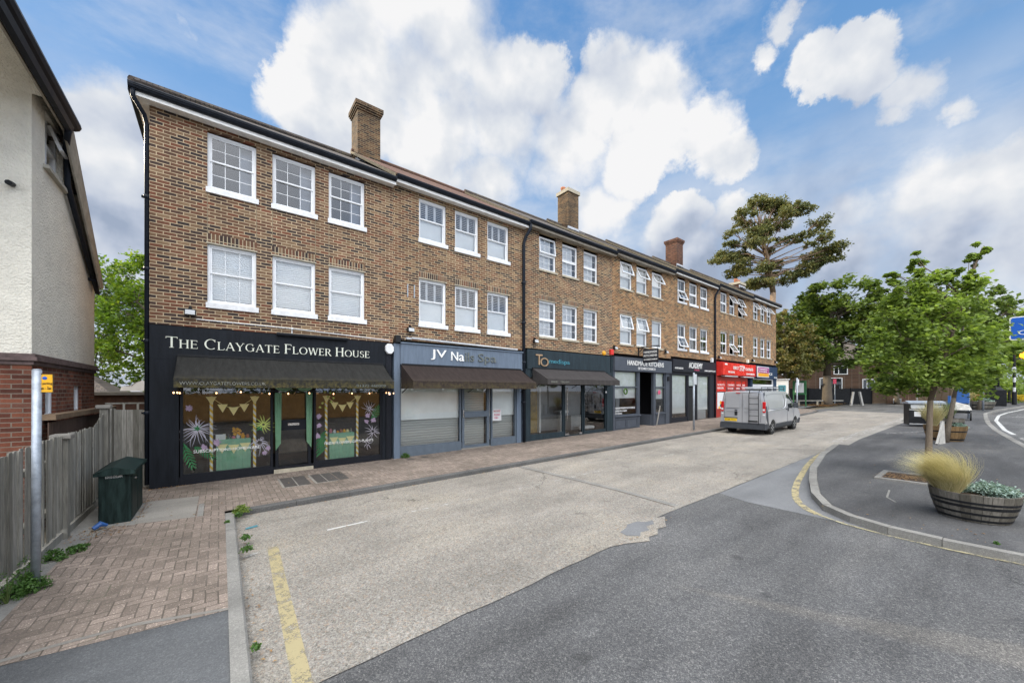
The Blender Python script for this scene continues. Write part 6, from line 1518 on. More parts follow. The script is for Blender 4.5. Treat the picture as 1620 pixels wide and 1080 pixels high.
def blades(name, label, cat, c, n, L, spread, wind, seed, mat='blade_straw', w=.004, up=1.0, group=None, rad0=.08, droop=.5):
    rng = np.random.default_rng(seed); seg = 6; V = []; F = []
    az = rng.random(n)*2*np.pi; ln = L*(.45+.65*rng.random(n)); tilt = spread*rng.random(n)**.7; rr = rad0*np.sqrt(rng.random(n)); a2 = rng.random(n)*2*np.pi
    for i in range(n):
        p = np.array([rr[i]*np.cos(a2[i]), rr[i]*np.sin(a2[i]), 0.0]); d = np.array([np.cos(az[i])*tilt[i], np.sin(az[i])*tilt[i], up]); d /= np.linalg.norm(d)
        sd_ = np.cross(d, [0, 0, 1]); sd_ /= (np.linalg.norm(sd_)+1e-9); k0 = len(V)
        for s_ in range(seg+1):
            ww = w*(1-s_/seg*.85); V.append(p-sd_*ww); V.append(p+sd_*ww)
            p = p+d*ln[i]/seg; d = d+np.array([wind[0], wind[1], -droop*.35*(1+tilt[i])])*(s_+1)/seg*.42; d /= np.linalg.norm(d)
        for s_ in range(seg): F.append((k0+2*s_, k0+2*s_+1, k0+2*s_+3, k0+2*s_+2))
    t_ = empty(name, c, label, cat, group)
    np_mesh('blades', np.array(V), np.array(F), mat, t_); return t_
def shrub(name, label, cat, c, rx, ry, rz, n, size, mat, seed, group=None, stems=14, smat='soil'):
    rng = np.random.default_rng(seed); k = 46
    d = rng.normal(size=(k, 3)); d[:, 2] = np.abs(d[:, 2]); d /= np.linalg.norm(d, axis=1)[:, None]; C = d*np.array([rx, ry, rz])*(.5+.5*rng.random((k, 1)))
    V, F = clump_leaves(rng, C, np.full(k, .28*min(rx, ry, rz)+.05*rx), n, size, .3)
    V[:, 2] = np.maximum(V[:, 2], -.02)
    t_ = empty(name, c, label, cat, group)
    np_mesh('foliage', V, F, mat, t_)
    m = MB()
    for i in range(min(stems, k)): m.tube([(0, 0, -.02), tuple(C[i]*.5+np.array([0, 0, .01])), tuple(C[i])], [.008, .006, .003], 4, False)
    m.build('stems', smat, t_, local=True); return t_
B1 = (9.44, .17)
zt = barrel(*B1, .485, .375, .43, 'low weathered grey half barrel planter in front, holding straw grass and a silver shrub', ((.05, .13), (.27, .35), (.50, .60), (.72, .80))[:3]+((.66, .74),), 'stave_oak', 3)
blades('ornamental_grass', 'pale straw feather grass swept to the left in the front barrel planter', 'grass plant', (B1[0]-.14, B1[1]+.26, zt-.06), 4600, .80, .70, (-1.25, 1.0), 4, w=.0030, droop=.95, rad0=.13, up=.85)
shrub('silver_shrub', 'silvery green low shrub filling the right half of the front barrel planter', 'shrub', (B1[0]+.12, B1[1]-.18, zt-.06), .34, .36, .19, 5200, .034, 'leaf_silver', 5)
blades('ornamental_grass', 'thin upright wisps of grass behind the straw clump in the front planter', 'grass plant', (B1[0]+.05, B1[1]+.18, zt-.06), 60, .5, .35, (.0, .0), 14, w=.003, droop=.1)
shrub('yellow_flowers', 'small clump of yellow flowers behind the straw grass in the front planter', 'flowers', (B1[0]+.10, B1[1]+.30, zt+.10), .11, .09, .10, 260, .03, 'leaf_gold', 6)
B2 = (21.4, 1.05)
zt = barrel(*B2, .56, .45, .55, 'half barrel planter with golden brown staves behind the young maple', ((.06, .18), (.62, .70)), 'stave_gold', 8)
blades('ornamental_grass', 'tall straw grass in the golden brown barrel planter behind the maple trunk', 'grass plant', (B2[0]-.05, B2[1]+.28, zt-.05), 1300, .95, .75, (-.12, .12), 9, w=.006, droop=.35)
shrub('silver_shrub', 'small silver shrub at the right side of the golden brown barrel planter', 'shrub', (B2[0]+.1, B2[1]-.28, zt-.05), .35, .26, .14, 1200, .05, 'leaf_silver', 10)
B3 = (26.6, 1.2)
zt = barrel(*B3, .5, .42, .5, 'dark half barrel planter partly hidden behind the golden brown one', ((.06, .16), (.6, .7)), 'stave_oak', 12)
blades('ornamental_grass', 'green leafy grass in the partly hidden dark barrel planter', 'grass plant', (B3[0], B3[1], zt-.05), 500, .8, .6, (0, 0), 13, w=.008, mat='blade_green')
B4 = (48.5, .85)
zt = barrel(*B4, 1.15, .95, .62, 'wide dark barrel planter far along the island beyond the grey posts', ((.06, .16), (.5, .62)), 'stave_oak', 15)
blades('ornamental_grass', 'bright straw grass in the wide far barrel planter', 'grass plant', (B4[0]-.2, B4[1]+.35, zt-.1), 900, 1.5, .8, (0, 0), 16, w=.014, droop=.4)
shrub('silver_shrub', 'grey green shrub at the right of the wide far barrel planter', 'shrub', (B4[0]+.2, B4[1]-.6, zt-.1), .5, .45, .3, 600, .09, 'leaf_silver', 17)

# ------------------------------------------------------------ tree pit, bins, street furniture on the island
t_ = empty('tree_pit', (12.2, 1.2, g(12.2)), 'square tree pit with pale concrete edging at the foot of the young maple', 'tree pit')
m = MB(); a, b_, c, d = 11.62, 12.85, .62, 1.62; z_ = g(12.2)
for q in ((a, b_, c, c+.1), (a, b_, d-.1, d), (a, a+.1, c+.1, d-.1), (b_-.1, b_, c+.1, d-.1)): m.box(q[0], q[1], q[2], q[3], z_-.12, z_+.035)
m.build('edging', 'kerb_concrete', t_, bevel=.01); MB().box(a+.1, b_-.1, c+.1, d-.1, z_-.2, z_+.008).build('soil', 'soil', t_)
rng = np.random.default_rng(3); n = 260
V, F = clump_leaves(rng, np.array([[0, 0, .03]]), np.array([.5]), n, .05, 3); V[:, 2] = .03+np.abs(V[:, 2])*.02
V[:, :2] = np.clip(V[:, :2], -.5, .45); np_mesh('leaf_litter', V, F, 'litter', t_)
bn = empty('litter_bin', (27.4, 2.1, g(27.4)), 'large black double litter bin with white notices on the island', 'bin')
z_ = g(27.4); M = Matrix.Translation((27.55, 2.05, z_)) @ Matrix.Rotation(R(-68), 4, 'Z')
def LB(b_, name, mat, parent=bn, **kw):
    b_.v = [tuple(M @ Vector(v)) for v in b_.v]; return b_.build(name, mat, parent, **kw)
q = MB(); q.box(-.62, .62, -.33, .33, .08, 1.12); LB(q, 'body', 'black_iron', bevel=.02)
q = MB(); q.box(-.66, .66, -.38, .38, 1.12, 1.2); q.prism([(-.66, -.38, 1.2), (.66, -.38, 1.2), (.66, .0, 1.27), (-.66, .0, 1.27)], (0, .01, -.01)); LB(q, 'lid', 'galvanised', bevel=.02)
for cx_ in (-.31, .31):
    q = MB(); q.box(cx_-.24, cx_+.24, -.345, -.325, .92, 1.07); LB(q, 'opening', 'light_grey')
    q = MB(); q.box(cx_-.22, cx_+.22, -.35, -.34, .90, .925); q.box(cx_-.12, cx_+.12, -.345, -.33, .50, .74); LB(q, 'notice', 'shop_white')
q = MB(); q.box(-.61, .61, -.35, -.335, .82, .85); q.box(-.61, .61, -.35, -.335, .12, .15); LB(q, 'trim', 'shop_white')
MB().box(27.9, 28.6, 1.2, 1.28, .6, 1.9).thing('notice_board', 'barrow_blue', 'blue notice panel half hidden behind the black litter bin', 'notice board')
# white A-shaped board by the second tree
t_ = empty('a_board', (19.9, 1.0, g(20)), 'pale grey A shaped pavement board beside the maple trunk', 'sign board'); z_ = g(20)
m = MB(); m.prism([(19.80, 1.10, z_), (20.22, .98, z_), (20.10, 1.00, z_+.80), (19.98, 1.04, z_+.80)], (.03, .05, 0)); m.build('side_panel', 'post_white', t_)
m = MB(); m.bar((19.6, 1.15, z_+.02), (20.0, 1.03, z_+.75), .05, .05); m.build('strut', 'post_white', t_)
# street barrow, bollards, beacon, lamp column
t_ = empty('street_barrow', (33.5, .95, g(33.5)), 'blue street cleaning barrow with a white cover and black wheels on the island', 'barrow'); z_ = g(33.5)
MB().box(34.0, 34.5, .75, 1.25, z_+.95, z_+1.95).build('blue_box', 'barrow_blue', t_, bevel=.04)
m = MB(); m.prism([(33.0, 1.35, z_+.6), (33.0, .65, z_+.6), (33.2, .75, z_+.85), (33.2, 1.3, z_+1.05)], (.9, 0, 0)); m.build('cover', 'post_white', t_)
m = MB(); m.box(33.0, 34.5, .7, 1.3, z_+.42, z_+.5); m.tube([(34.5, .7, z_+.45), (34.7, .7, z_+1.0)], .02, 6); m.build('frame', 'black_iron', t_)
for yy in (.68, 1.32): q = MB(); q.lathe((0, 0, 0), [(0, -.03), (.22, -.03), (.22, .03), (0, .03)], 16); q.v = [(a+33.4, c+yy, b_+z_+.22) for a, b_, c in q.v]; q.build('wheel', 'tyre', t_)
t_ = empty('planter_box_column', (55.8, -.4, g(56)), 'tall black lamp column rising from a black square box on the island', 'lamp column'); z_ = g(56)
MB().box(55.3, 56.5, -.9, .3, z_, z_+1.45).build('box', 'black_iron', t_, bevel=.03)
m = MB(); m.lathe((55.9, -.3, z_+1.45), [(.5, 0), (.3, .25), (.25, .4)], 4); m.build('collar', 'black_iron', t_)
m = MB(); m.tube([(55.9, -.3, z_+1.4), (55.9, -.3, z_+7.5)], [.22, .16], 12); m.tube([(55.9, -.3, z_+7.4), (55.2, -.6, z_+7.7), (54.6, -.8, z_+7.6)], .06, 8); m.build('column', 'black_iron', t_, smooth=True)
m = MB(); m.box(54.2, 54.8, -.95, -.65, z_+7.45, z_+7.6); m.build('lantern', 'black_iron', t_, bevel=.03)
def bollard(x_, y_, h, lab):
    z_ = g(x_); m = MB(); m.lathe((x_, y_, z_), [(.13, 0), (.13, .1), (.10, .14), (.10, h-.15), (.12, h-.12), (.11, h-.02), (0, h)], 12); m.thing('bollard', 'black_iron', lab, 'bollard', 'black bollards')
bollard(64.0, -1.2, 1.25, 'black bollard standing between the lamp column and the striped pole')
bollard(68.5, -.6, 1.2, 'small far black bollard left of the black box column')
t_ = empty('zebra_beacon', (59.7, -1.4, g(60)), 'black and white striped zebra crossing pole with a glowing orange globe', 'beacon'); z_ = g(59.7)
m = MB(); m2 = MB()
segs = [(0, 1.25, 0), (1.25, 1.65, 1), (1.65, 2.15, 0), (2.15, 2.6, 1), (2.6, 3.1, 0), (3.1, 3.6, 1), (3.6, 6.3, 0)]
for a, b_, c in segs: (m2 if c else m).lathe((59.7, -1.4, z_), [((.16 if a == 0 else .09), a), ((.16 if a == 0 else .09), b_)], 12)
m.tube([(59.7, -1.4, z_+4.3), (60.0, -2.0, z_+4.45)], .05, 6)
m.build('pole', 'black_iron', t_); m2.build('white_bands', 'shop_white', t_)
m = MB(); m.lathe((60.05, -2.05, z_+4.35), [(0, 0), (.22, .06), (.34, .22), (.36, .36), (.28, .55), (0, .66)], 16); m.build('globe', 'beacon_orange', t_, smooth=True)
m = MB(); m.box(58.95, 59.5, -1.5, -1.2, z_+3.1, z_+3.5); m.build('flood_box', 'light_grey', t_, bevel=.05)

# ------------------------------------------------------------ far side: rail, bollards, fences, house
t_ = empty('timber_rail', (48, 10.6, g(48)), 'low grey timber knee rail along the leaf strewn verge', 'rail'); z_ = g(48)
P = [(45.2, 12.9), (46.4, 12.0), (48.2, 10.9), (50.3, 9.3)]
m = MB()
for a, b_ in zip(P, P[1:]): m.bar((*a, z_+.48), (*b_, z_+.48), .1, .1)
m.build('rail', 'weathered_wood', t_)
for p_ in P[:-1]: MB().box(p_[0]-.07, p_[0]+.07, p_[1]-.07, p_[1]+.07, z_-.1, z_+.45).build('post', 'weathered_wood', t_)
for i, (x_, y_, ln) in enumerate(((50.6, 8.75, .15), (51.4, 8.0, -.2))):
    m = MB(); z_ = g(x_); m.bar((x_, y_, z_-.05), (x_+ln, y_-ln, z_+1.35), .2, .14); m.thing('white_bollard', 'post_white', ('left leaning', 'right leaning')[i]+' white timber bollard at the end of the knee rail', 'bollard', 'white timber bollards')
def pfence(name, a, b_, h, mat, label, th=.05, pitch=.16, grp=None):
    a, b_ = Vector((*a, 0)), Vector((*b_, 0)); z_ = g((a.x+b_.x)/2)-.05; n = int((b_-a).length/pitch); d = (b_-a).normalized(); rot = math.atan2(d.y, d.x)
    m = MB(); rr = random.Random(len(label))
    for i in range(n):
        p_ = a.lerp(b_, (i+.5)/n); hh = h+rr.uniform(-.02, .02); m.obox(Matrix.Translation((p_.x, p_.y, z_+hh/2)) @ Matrix.Rotation(rot, 4, 'Z'), pitch-.008, .02, hh)
    t_ = empty(name, ((a.x+b_.x)/2, (a.y+b_.y)/2, z_), label, 'fence', grp); m.build('boards', mat, t_)
    m = MB(); k = max(1, int((b_-a).length/2.4))
    for i in range(k+1): p_ = a.lerp(b_, i/k); m.box(p_.x-.06, p_.x+.06, p_.y-.06, p_.y+.06, z_, z_+h+.06)
    m.build_each('post', mat, t_); return t_
pfence('board_fence', (44.5, 16.5), (57.5, 8.2), 1.75, 'black_iron', 'tall black boarded fence behind the chestnut trunk')
pfence('board_fence', (57.6, 8.1), (59.2, 7.2), 1.7, 'brown_timber', 'short brown timber fence right of the black fence')
for i in range(4):
    x_, y_ = 59.6+i*.75, 6.95-.5*i; z_ = g(x_); m = MB(); m.box(x_-.28, x_+.28, y_-.28, y_+.28, z_-.1, z_+2.1); m.box(x_-.34, x_+.34, y_-.34, y_+.34, z_+2.1, z_+2.2)
    m.thing('brick_pier', 'pier_brick', 'pale brick garden pier, %s from the left of four by the far pavement' % 'first second third fourth'.split()[i], 'pier', 'brick garden piers')
m = MB(); m.tube([(62.4, 5.2, g(62)), (62.4, 5.2, g(62)+2.5)], .14, 10); m.thing('white_post', 'post_white', 'white post on the far pavement right of the brick piers', 'post')
m = MB(); m.box(57.4, 58.9, 6.0, 6.5, g(58)+.42, g(58)+.5); m.box(57.5, 57.6, 6.0, 6.5, g(58), g(58)+.42); m.box(58.7, 58.8, 6.0, 6.5, g(58), g(58)+.42); m.thing('bench', 'light_grey', 'low grey bench in front of the brick piers', 'bench')
pfence('board_fence', (63, 5.4), (80, 1.5), 1.6, 'brown_timber', 'long brown fence beyond the white post', pitch=.3)
t_ = empty('brown_house', (66, 14, g(66)), 'brown brick house with white windows behind the trees and black fence', 'house'); z_ = g(64)
A, B_ = Vector((56.0, 22.0)), Vector((67.5, 8.0)); d = (B_-A).normalized(); nn = Vector((-d.y, d.x))*-1
if nn.x < 0: nn = -nn
def HP(u_, z__, o_=0): p_ = A+d*u_+nn*o_; return (p_.x, p_.y, z_+z__)
LH = (B_-A).length; m = MB()
m.quad(HP(0, 0), HP(LH, 0), HP(LH, 5.3), HP(0, 5.3)); m.quad(HP(LH, 0), HP(LH, 0, 8), HP(LH, 5.3, 8), HP(LH, 5.3)); m.quad(HP(0, 0), HP(0, 5.3), HP(0, 5.3, 8), HP(0, 0, 8)); m.quad(HP(0, 0, 8), HP(0, 5.3, 8), HP(LH, 5.3, 8), HP(LH, 0, 8)); m.build('wall', 'far_brick', t_)
m = MB(); m.add([HP(-.4, 5.2, -.5), HP(LH+.4, 5.2, -.5), HP(LH-3, 8.4, 4), HP(3, 8.4, 4), HP(-.4, 5.2, 8.5), HP(LH+.4, 5.2, 8.5)], [(0, 1, 2, 3), (3, 2, 5, 4), (1, 5, 2), (4, 0, 3)]); m.build('roof', 'tile_grey', t_)
for u_, w_, z0, z1 in ((2.2, 1.0, 1.4, 2.7), (10.4, 2.6, 1.2, 3.0), (15.2, 1.4, 1.4, 2.8), (6, 1.4, 3.4, 4.6), (12, 1.6, 3.4, 4.6)):
    f = MB(); 
    for a, b_, c, e in ((u_, u_+w_, z0, z0+.1), (u_, u_+w_, z1-.1, z1), (u_, u_+.1, z0+.1, z1-.1), (u_+w_-.1, u_+w_, z0+.1, z1-.1), (u_+w_*.33, u_+w_*.33+.08, z0+.1, z1-.1)):
        f.prism([HP(a, c, -.06), HP(b_, c, -.06), HP(b_, e, -.06), HP(a, e, -.06)], tuple((nn*.08).to_3d()))
    o = f.build('window', 'upvc_white', t_); MB().quad(HP(u_, z0, -.02), HP(u_+w_, z0, -.02), HP(u_+w_, z1, -.02), HP(u_, z1, -.02)).build('pane', 'van_glass', o)
# notice board and pole boxes near the corner
t_ = empty('notice_board', (44.9, 11.6, g(45)), 'green framed notice board on posts beyond the van', 'notice board'); z_ = g(45)
m = MB(); m.box(44.85, 44.95, 11.0, 12.1, z_+1.15, z_+2.5); m.build('frame', 'notice_green', t_); MB().box(44.83, 44.845, 11.2, 11.9, z_+1.35, z_+2.3).build('poster', 'shop_white', t_)
m = MB(); m.box(44.85, 44.95, 11.02, 11.1, z_-.1, z_+1.15); m.box(44.85, 44.95, 12.0, 12.08, z_-.1, z_+1.15); m.build('legs', 'notice_green', t_)
t_ = empty('poster_board', (42.8, 12.4, g(43)), 'white map poster board right of the navy shop', 'notice board'); z_ = g(43)
m = MB(); m.box(42.8, 42.9, 11.9, 13.2, z_+1.3, z_+2.55); m.build('panel', 'shop_white', t_); MB().box(42.7, 43.0, 11.8, 13.3, z_+2.6, z_+2.7).build('hood', 'light_grey', t_)
m = MB(); m.box(42.82, 42.9, 12.0, 12.1, z_-.1, z_+1.3); m.box(42.82, 42.9, 13.0, 13.1, z_-.1, z_+1.3); m.build('legs', 'brown_timber', t_)
MB().box(42.78, 42.795, 12.1, 12.7, z_+1.5, z_+2.1).build('map', 'teal_letter', t_)
t_ = empty('small_sign', (52.6, 10.4, g(52)), 'small red topped sign post behind the knee rail', 'sign'); MB().tube([(52.6, 10.4, g(52)), (52.6, 10.4, g(52)+2.6)], .04, 8).build('pole', 'galvanised', t_); MB().box(52.54, 52.55, 10.26, 10.54, g(52)+2.2, g(52)+2.7).build('plate', 'pink_letter', t_)

# ------------------------------------------------------------ behind the camera, seen only in the shop glass: boarded fence across the road
pfence('board_fence', (-9, -9.2), (22, -9.2), 1.9, 'ochre_fence', 'ochre boarded fence across the road, seen reflected in the shop windows', pitch=.15)
hd = empty('garden_hedge', (6, -11, 0), 'dark hedge over the boarded fence, seen reflected in the shop windows', 'hedge')
rng = np.random.default_rng(77); C = np.stack([rng.uniform(-16, 16, 150), rng.uniform(-1, 1, 150), rng.uniform(.5, 3.6, 150)], 1)
V, F = clump_leaves(rng, C, np.full(150, 1.1), 9000, .32); np_mesh('foliage', V, F, 'leaf_dark', hd)
m = MB()
for k in range(9): m.tube([(-14+3.5*k, 0, -.1), (-14+3.5*k, 0, 2.4)], .07, 6)
m.build('stems', 'bark', hd, local=True)

# ------------------------------------------------------------ trees
def z_(x): return g(x)
m1 = [(0.15, 0, 2.3, .95, .95, .55), (.1, -.1, 2.95, 1.15, 1.15, .65), (.15, 0, 3.6, .95, .95, .55), (-.1, .35, 2.15, .7, .7, .35), (.35, -.55, 2.3, .7, .6, .4), (.25, .05, 4.1, .75, .75, .45), (.0, .3, 3.9, .5, .5, .4),
      (-.25, .45, 4.3, .2, .2, .3), (-.28, .5, 4.65, .13, .13, .25), (.05, .15, 4.65, .22, .22, .45), (.05, .2, 4.95, .12, .12, .25), (.35, -.2, 4.45, .3, .3, .3), (.40, -.50, 4.4, .2, .2, .3), (.45, -.60, 4.65, .15, .15, .25), (.49, -.68, 4.88, .13, .13, .25), (.53, -.76, 5.10, .11, .11, .22), (.3, -.1, 4.2, .8, .8, .35), (-.4, .6, 3.3, .4, .4, .4), (.5, -.85, 3.1, .5, .5, .5), (-.35, .75, 2.6, .4, .4, .35)]
tree('young_maple', 'young green maple with a slender pale trunk beside the front barrel planter', 'tree', (12.58, .87, z_(12.5)), [(a+.01, b+.0, c, d*.95, e*.95, f) for a, b, c, d, e, f in m1], 24000, .085, 'leaf_maple', 'young_bark', r0=.06, seed=21, clumps=210, lean=(.02, -.02), fork=1.75, csz=.26, flat=.9)
m2_ = [(0, 0, 2.6, 1.1, 1.1, .7), (.1, 0, 3.6, 1.1, 1.1, .7), (0, -.5, 2.9, .9, .8, .7), (.2, .5, 2.3, .8, .8, .5), (0, -.1, 4.6, .6, .6, .5), (.2, -.9, 3.6, .6, .6, .6)]
tree('street_tree', 'darker leaning street tree directly behind the young maple', 'tree', (20.6, 1.0, z_(20.6)), [(a+.4, b-.35, c, d*.85, e*.85, f*.9) for a, b, c, d, e, f in m2_], 6000, .12, 'leaf_maple', 'bark', r0=.075, seed=22, clumps=90, lean=(.12, -.12), fork=1.6, flat=.8)
m3_ = [(0, 0, 4.0, 1.3, 1.3, 1.0), (0, -.6, 5.0, 1.0, 1.0, .9), (.3, .6, 4.6, 1.0, 1.0, .8)]
tree('street_tree', 'thin bent street tree in front of the wide far planter', 'tree', (46.9, .60, z_(47)), m3_, 2600, .22, 'leaf_maple', 'bark', r0=.12, seed=23, clumps=40, lean=(.1, -.16), fork=2.8)
ch = [(0, 0, 7.0, 4.2, 4.2, 3.4), (.5, -1.0, 9.8, 3.4, 3.6, 3.0), (-1.5, 2.8, 5.6, 2.6, 2.6, 2.4), (1.6, -3.4, 6.6, 3.0, 3.0, 2.8), (2.4, -4.6, 9.0, 2.6, 2.6, 2.4), (-.5, 2.0, 8.6, 2.4, 2.4, 2.2), (1.5, -3.6, 10.6, 2.0, 2.0, 1.5), (2.0, -4.5, 4.6, 2.0, 2.0, 1.5), (-.4, .4, 11.3, 1.8, 1.8, 1.3)]
tree('horse_chestnut', 'large dark green horse chestnut beyond the end of the terrace', 'tree', (49.0, 10.3, z_(49)), ch, 30000, .34, 'leaf_chestnut', 'bark', r0=.42, seed=24, clumps=420, fork=3.0, csz=.17, shell=.7, flat=1.0)
ol = [(0, 0, 5.2, 1.9, 2.2, 2.0), (-.6, 1.4, 7.4, 1.6, 1.8, 1.8), (.5, -1.0, 4.0, 1.8, 1.6, 1.5), (.2, -.6, 7.0, 1.5, 1.6, 1.5), (-.2, .9, 3.3, 1.3, 1.3, 1.2), (.6, -1.8, 5.6, 1.2, 1.2, 1.4), (0, .4, 9.0, .9, .9, .8)]
tree('autumn_tree', 'olive and rust tinted tree right against the end of the terrace', 'tree', (44.3, 12.4, z_(44)), ol, 15000, .21, 'leaf_olive', 'bark', r0=.22, seed=25, clumps=240, fork=1.8, csz=.2, shell=.6)
pn = [(0, 0, 21.0, 2.2, 2.4, .7), (-1.2, 2.0, 20.4, 2.0, 2.2, .6), (1.4, -1.6, 20.2, 2.2, 2.4, .7), (-2.4, 4.2, 18.3, 1.5, 1.8, .5), (-1.3, 2.4, 18.6, 1.8, 2.0, .6), (.3, -.3, 19.0, 2.0, 2.2, .6), (2.3, -3.0, 18.8, 2.2, 2.6, .6), (4.0, -5.6, 18.2, 1.7, 2.0, .45), (4.8, -7.0, 17.5, 1.0, 1.3, .35),
      (-2.6, 4.4, 16.6, 1.2, 1.6, .4), (-.8, 1.4, 16.5, 1.8, 2.0, .5), (1.8, -2.2, 16.3, 2.0, 2.4, .5), (3.4, -4.4, 16.2, 1.4, 1.6, .4), (-1.6, 3.0, 15.0, 1.4, 1.6, .4), (.3, .6, 14.4, 1.3, 1.4, .4), (1.6, -1.2, 13.6, 1.3, 1.4, .35), (-1.2, 1.2, 12.8, .9, 1.0, .4), (.9, -.9, 22.0, 1.4, 1.4, .45)]
pr = random.Random(12); pn = [(.4, -.4, 21.6, 1.3, 1.4, .5)]
for i in range(80):
    t = pr.random()**.8; zc = 12.6+9.4*t; env = 1.2+5.6*math.sin(math.pi*min(1, t*1.02))**.75*(1-.25*t)
    q = pr.uniform(-1, 1); q = math.copysign(abs(q)**.7, q); right = q > 0
    lat = q*env*(1.15 if right else .74); dep = pr.uniform(-1, 1)*env*.45
    pn.append((lat*.62+dep*.75, -lat*.79+dep*.6, zc+abs(q)*.5+(.8*q if t > .3 else 0)*(-.5), pr.uniform(.8, 1.4), pr.uniform(.8, 1.4), pr.uniform(.2, .36)))
tree('scots_pine', 'tall flat topped pine rising behind the far end of the terrace', 'tree', (47.3, 15.0, z_(47)), pn, 50000, .20, 'needle', 'pine_bark', r0=.36, seed=26, clumps=620, lean=(.03, -.03), fork=12.2, csz=.50, shell=.3, flat=.3)
lm = [(0, 0, 4.5, 2.2, 2.2, 2.4), (-.9, .5, 6.3, 1.5, 1.5, 1.6), (.9, .4, 5.6, 1.4, 1.4, 1.5), (.6, .2, 3.0, 1.6, 1.6, 1.4), (-1.6, 0, 3.6, 1.4, 1.4, 1.4)]
tree('lime_tree', 'backlit yellow green tree in the gap between the house and the terrace', 'tree', (-2.6, 25.5, 0), [(a, b, c+.6, d, e, f) for a, b, c, d, e, f in lm]+[(-3, 1, 6.5, 2, 2, 2.5), (1.5, 1, 6.8, 1.3, 1.3, 1.2), (.2, 0, 1.8, 2.2, 1.5, 1.4), (.6, 0, 8.2, 1.6, 1.4, 1.2)], 20000, .15, 'leaf_lime', 'bark', r0=.2, seed=27, clumps=230, fork=1.6, csz=.2)
tree('garden_tree', 'dark green tree behind the yellow green one in the gap', 'tree', (-5.2, 31, 0), [(0, 0, 5, 3, 3, 3.5), (2, 0, 7.5, 2.4, 2.4, 2.4), (-2, 0, 8, 2.6, 2.6, 2.6)], 9000, .22, 'leaf_dark', 'bark', r0=.3, seed=28, clumps=120, fork=2)
# trees right of the chestnut and along the far road
far = [('street_tree', 'full green tree filling the gap between the chestnut and the maple crown', (57.5, 6.2), .9, 'leaf_chestnut', 11), ('garden_tree', 'dark green tree low behind the maple trunk line', (80, 3.0), 1.0, 'leaf_dark', 10),
       ('street_tree', 'mid green tree between the chestnut and the maple crown', (60, 3.8), 1.0, 'leaf_maple', 11.5), ('garden_tree', 'dark tree behind the brick piers', (72, 6.5), 1.15, 'leaf_dark', 13),
       ('garden_tree', 'tall leafy tree behind the maple crown, right of centre', (70, .5), 1.1, 'leaf_chestnut', 14), ('garden_tree', 'mid green tree over the far road at the right edge', (66, -5.5), 1.0, 'leaf_maple', 13),
       ('sunlit_tree', 'bright yellow green sunlit tree behind the orange globe', (88, -7.5), 1.0, 'leaf_lime', 11), ('sunlit_tree', 'yellow green tree far down the road left of the lamp column', (96, -1), 1.1, 'leaf_lime', 12), ('garden_tree', 'dark tree at the end of the far road', (110, 6), 1.4, 'leaf_dark', 15), ('garden_tree', 'tall dark tree behind the brown house', (76, 16), 1.2, 'leaf_dark', 13)]
for i, (nm, lb, (x_, y_), sc, mt, H_) in enumerate(far):
    s = H_/12*sc; bl = [(0, 0, 6*s, 3*s, 3*s, 2.6*s), (1*s, -1.4*s, 8.2*s, 2.2*s, 2.2*s, 2*s), (-1*s, 1.6*s, 7.6*s, 2.2*s, 2.2*s, 2*s), (.3*s, .4*s, 10*s, 1.6*s, 1.6*s, 1.4*s), (.8*s, 2.2*s, 4.4*s, 1.8*s, 1.8*s, 1.5*s), (-.8*s, -2.2*s, 4.6*s, 1.8*s, 1.8*s, 1.5*s)]
    tree(nm, lb, 'tree', (x_, y_, g(x_)), bl, 8000, .36*s, mt, 'bark', r0=.25*s, seed=40+i, clumps=150, fork=2.6*s, csz=.19, group='trees along the far road')
hd = empty('far_wood', (140, 10, 1), 'mass of distant trees closing the far end of the road', 'woodland'); hd['kind'] = 'stuff'
rng = np.random.default_rng(5); C = np.stack([rng.uniform(-25, 40, 420), rng.uniform(-90, 90, 420), rng.uniform(0, 9, 420)], 1)
V, F = clump_leaves(rng, C, np.full(420, 3.6), 17000, 1.1); o = np_mesh('foliage', V, F, 'leaf_chestnut', hd); o['kind'] = 'stuff'
def flowerbed(x_, y_, lab, mat, s, sd_, rx=2.2): return shrub('flower_bed', lab, 'shrub', (x_, y_, g(x_)), rx, 1.6, .9, 1500, .16*s, mat, sd_, group='planting beds along the far road')
flowerbed(72, -1.2, 'yellow flowering bed left of the lamp column', 'leaf_gold', 1.1, 61); flowerbed(69, .4, 'tawny bed beyond the wide far planter', 'litter', 1.1, 62); flowerbed(65, -.2, 'green clump in front of the yellow bed', 'leaf_lime', 1, 63, 1.4)
for i, (x_, y_, rx_, rz_, mt, lb) in enumerate(((78, -5.5, 3.2, 2.6, 'leaf_lime', 'bright hedge beside the far road behind the striped pole'), (86, -10, 4.0, 3.4, 'leaf_lime', 'tall sunlit hedge at the far right edge'), (84, -1.0, 3.5, 2.6, 'leaf_maple', 'green hedge behind the lamp column'))):
    shrub('garden_hedge', lb, 'hedge', (x_, y_, g(x_)), rx_, 3.0, rz_, 3200, .34, mt, 90+i, group='hedges along the far road', stems=14, smat='bark')
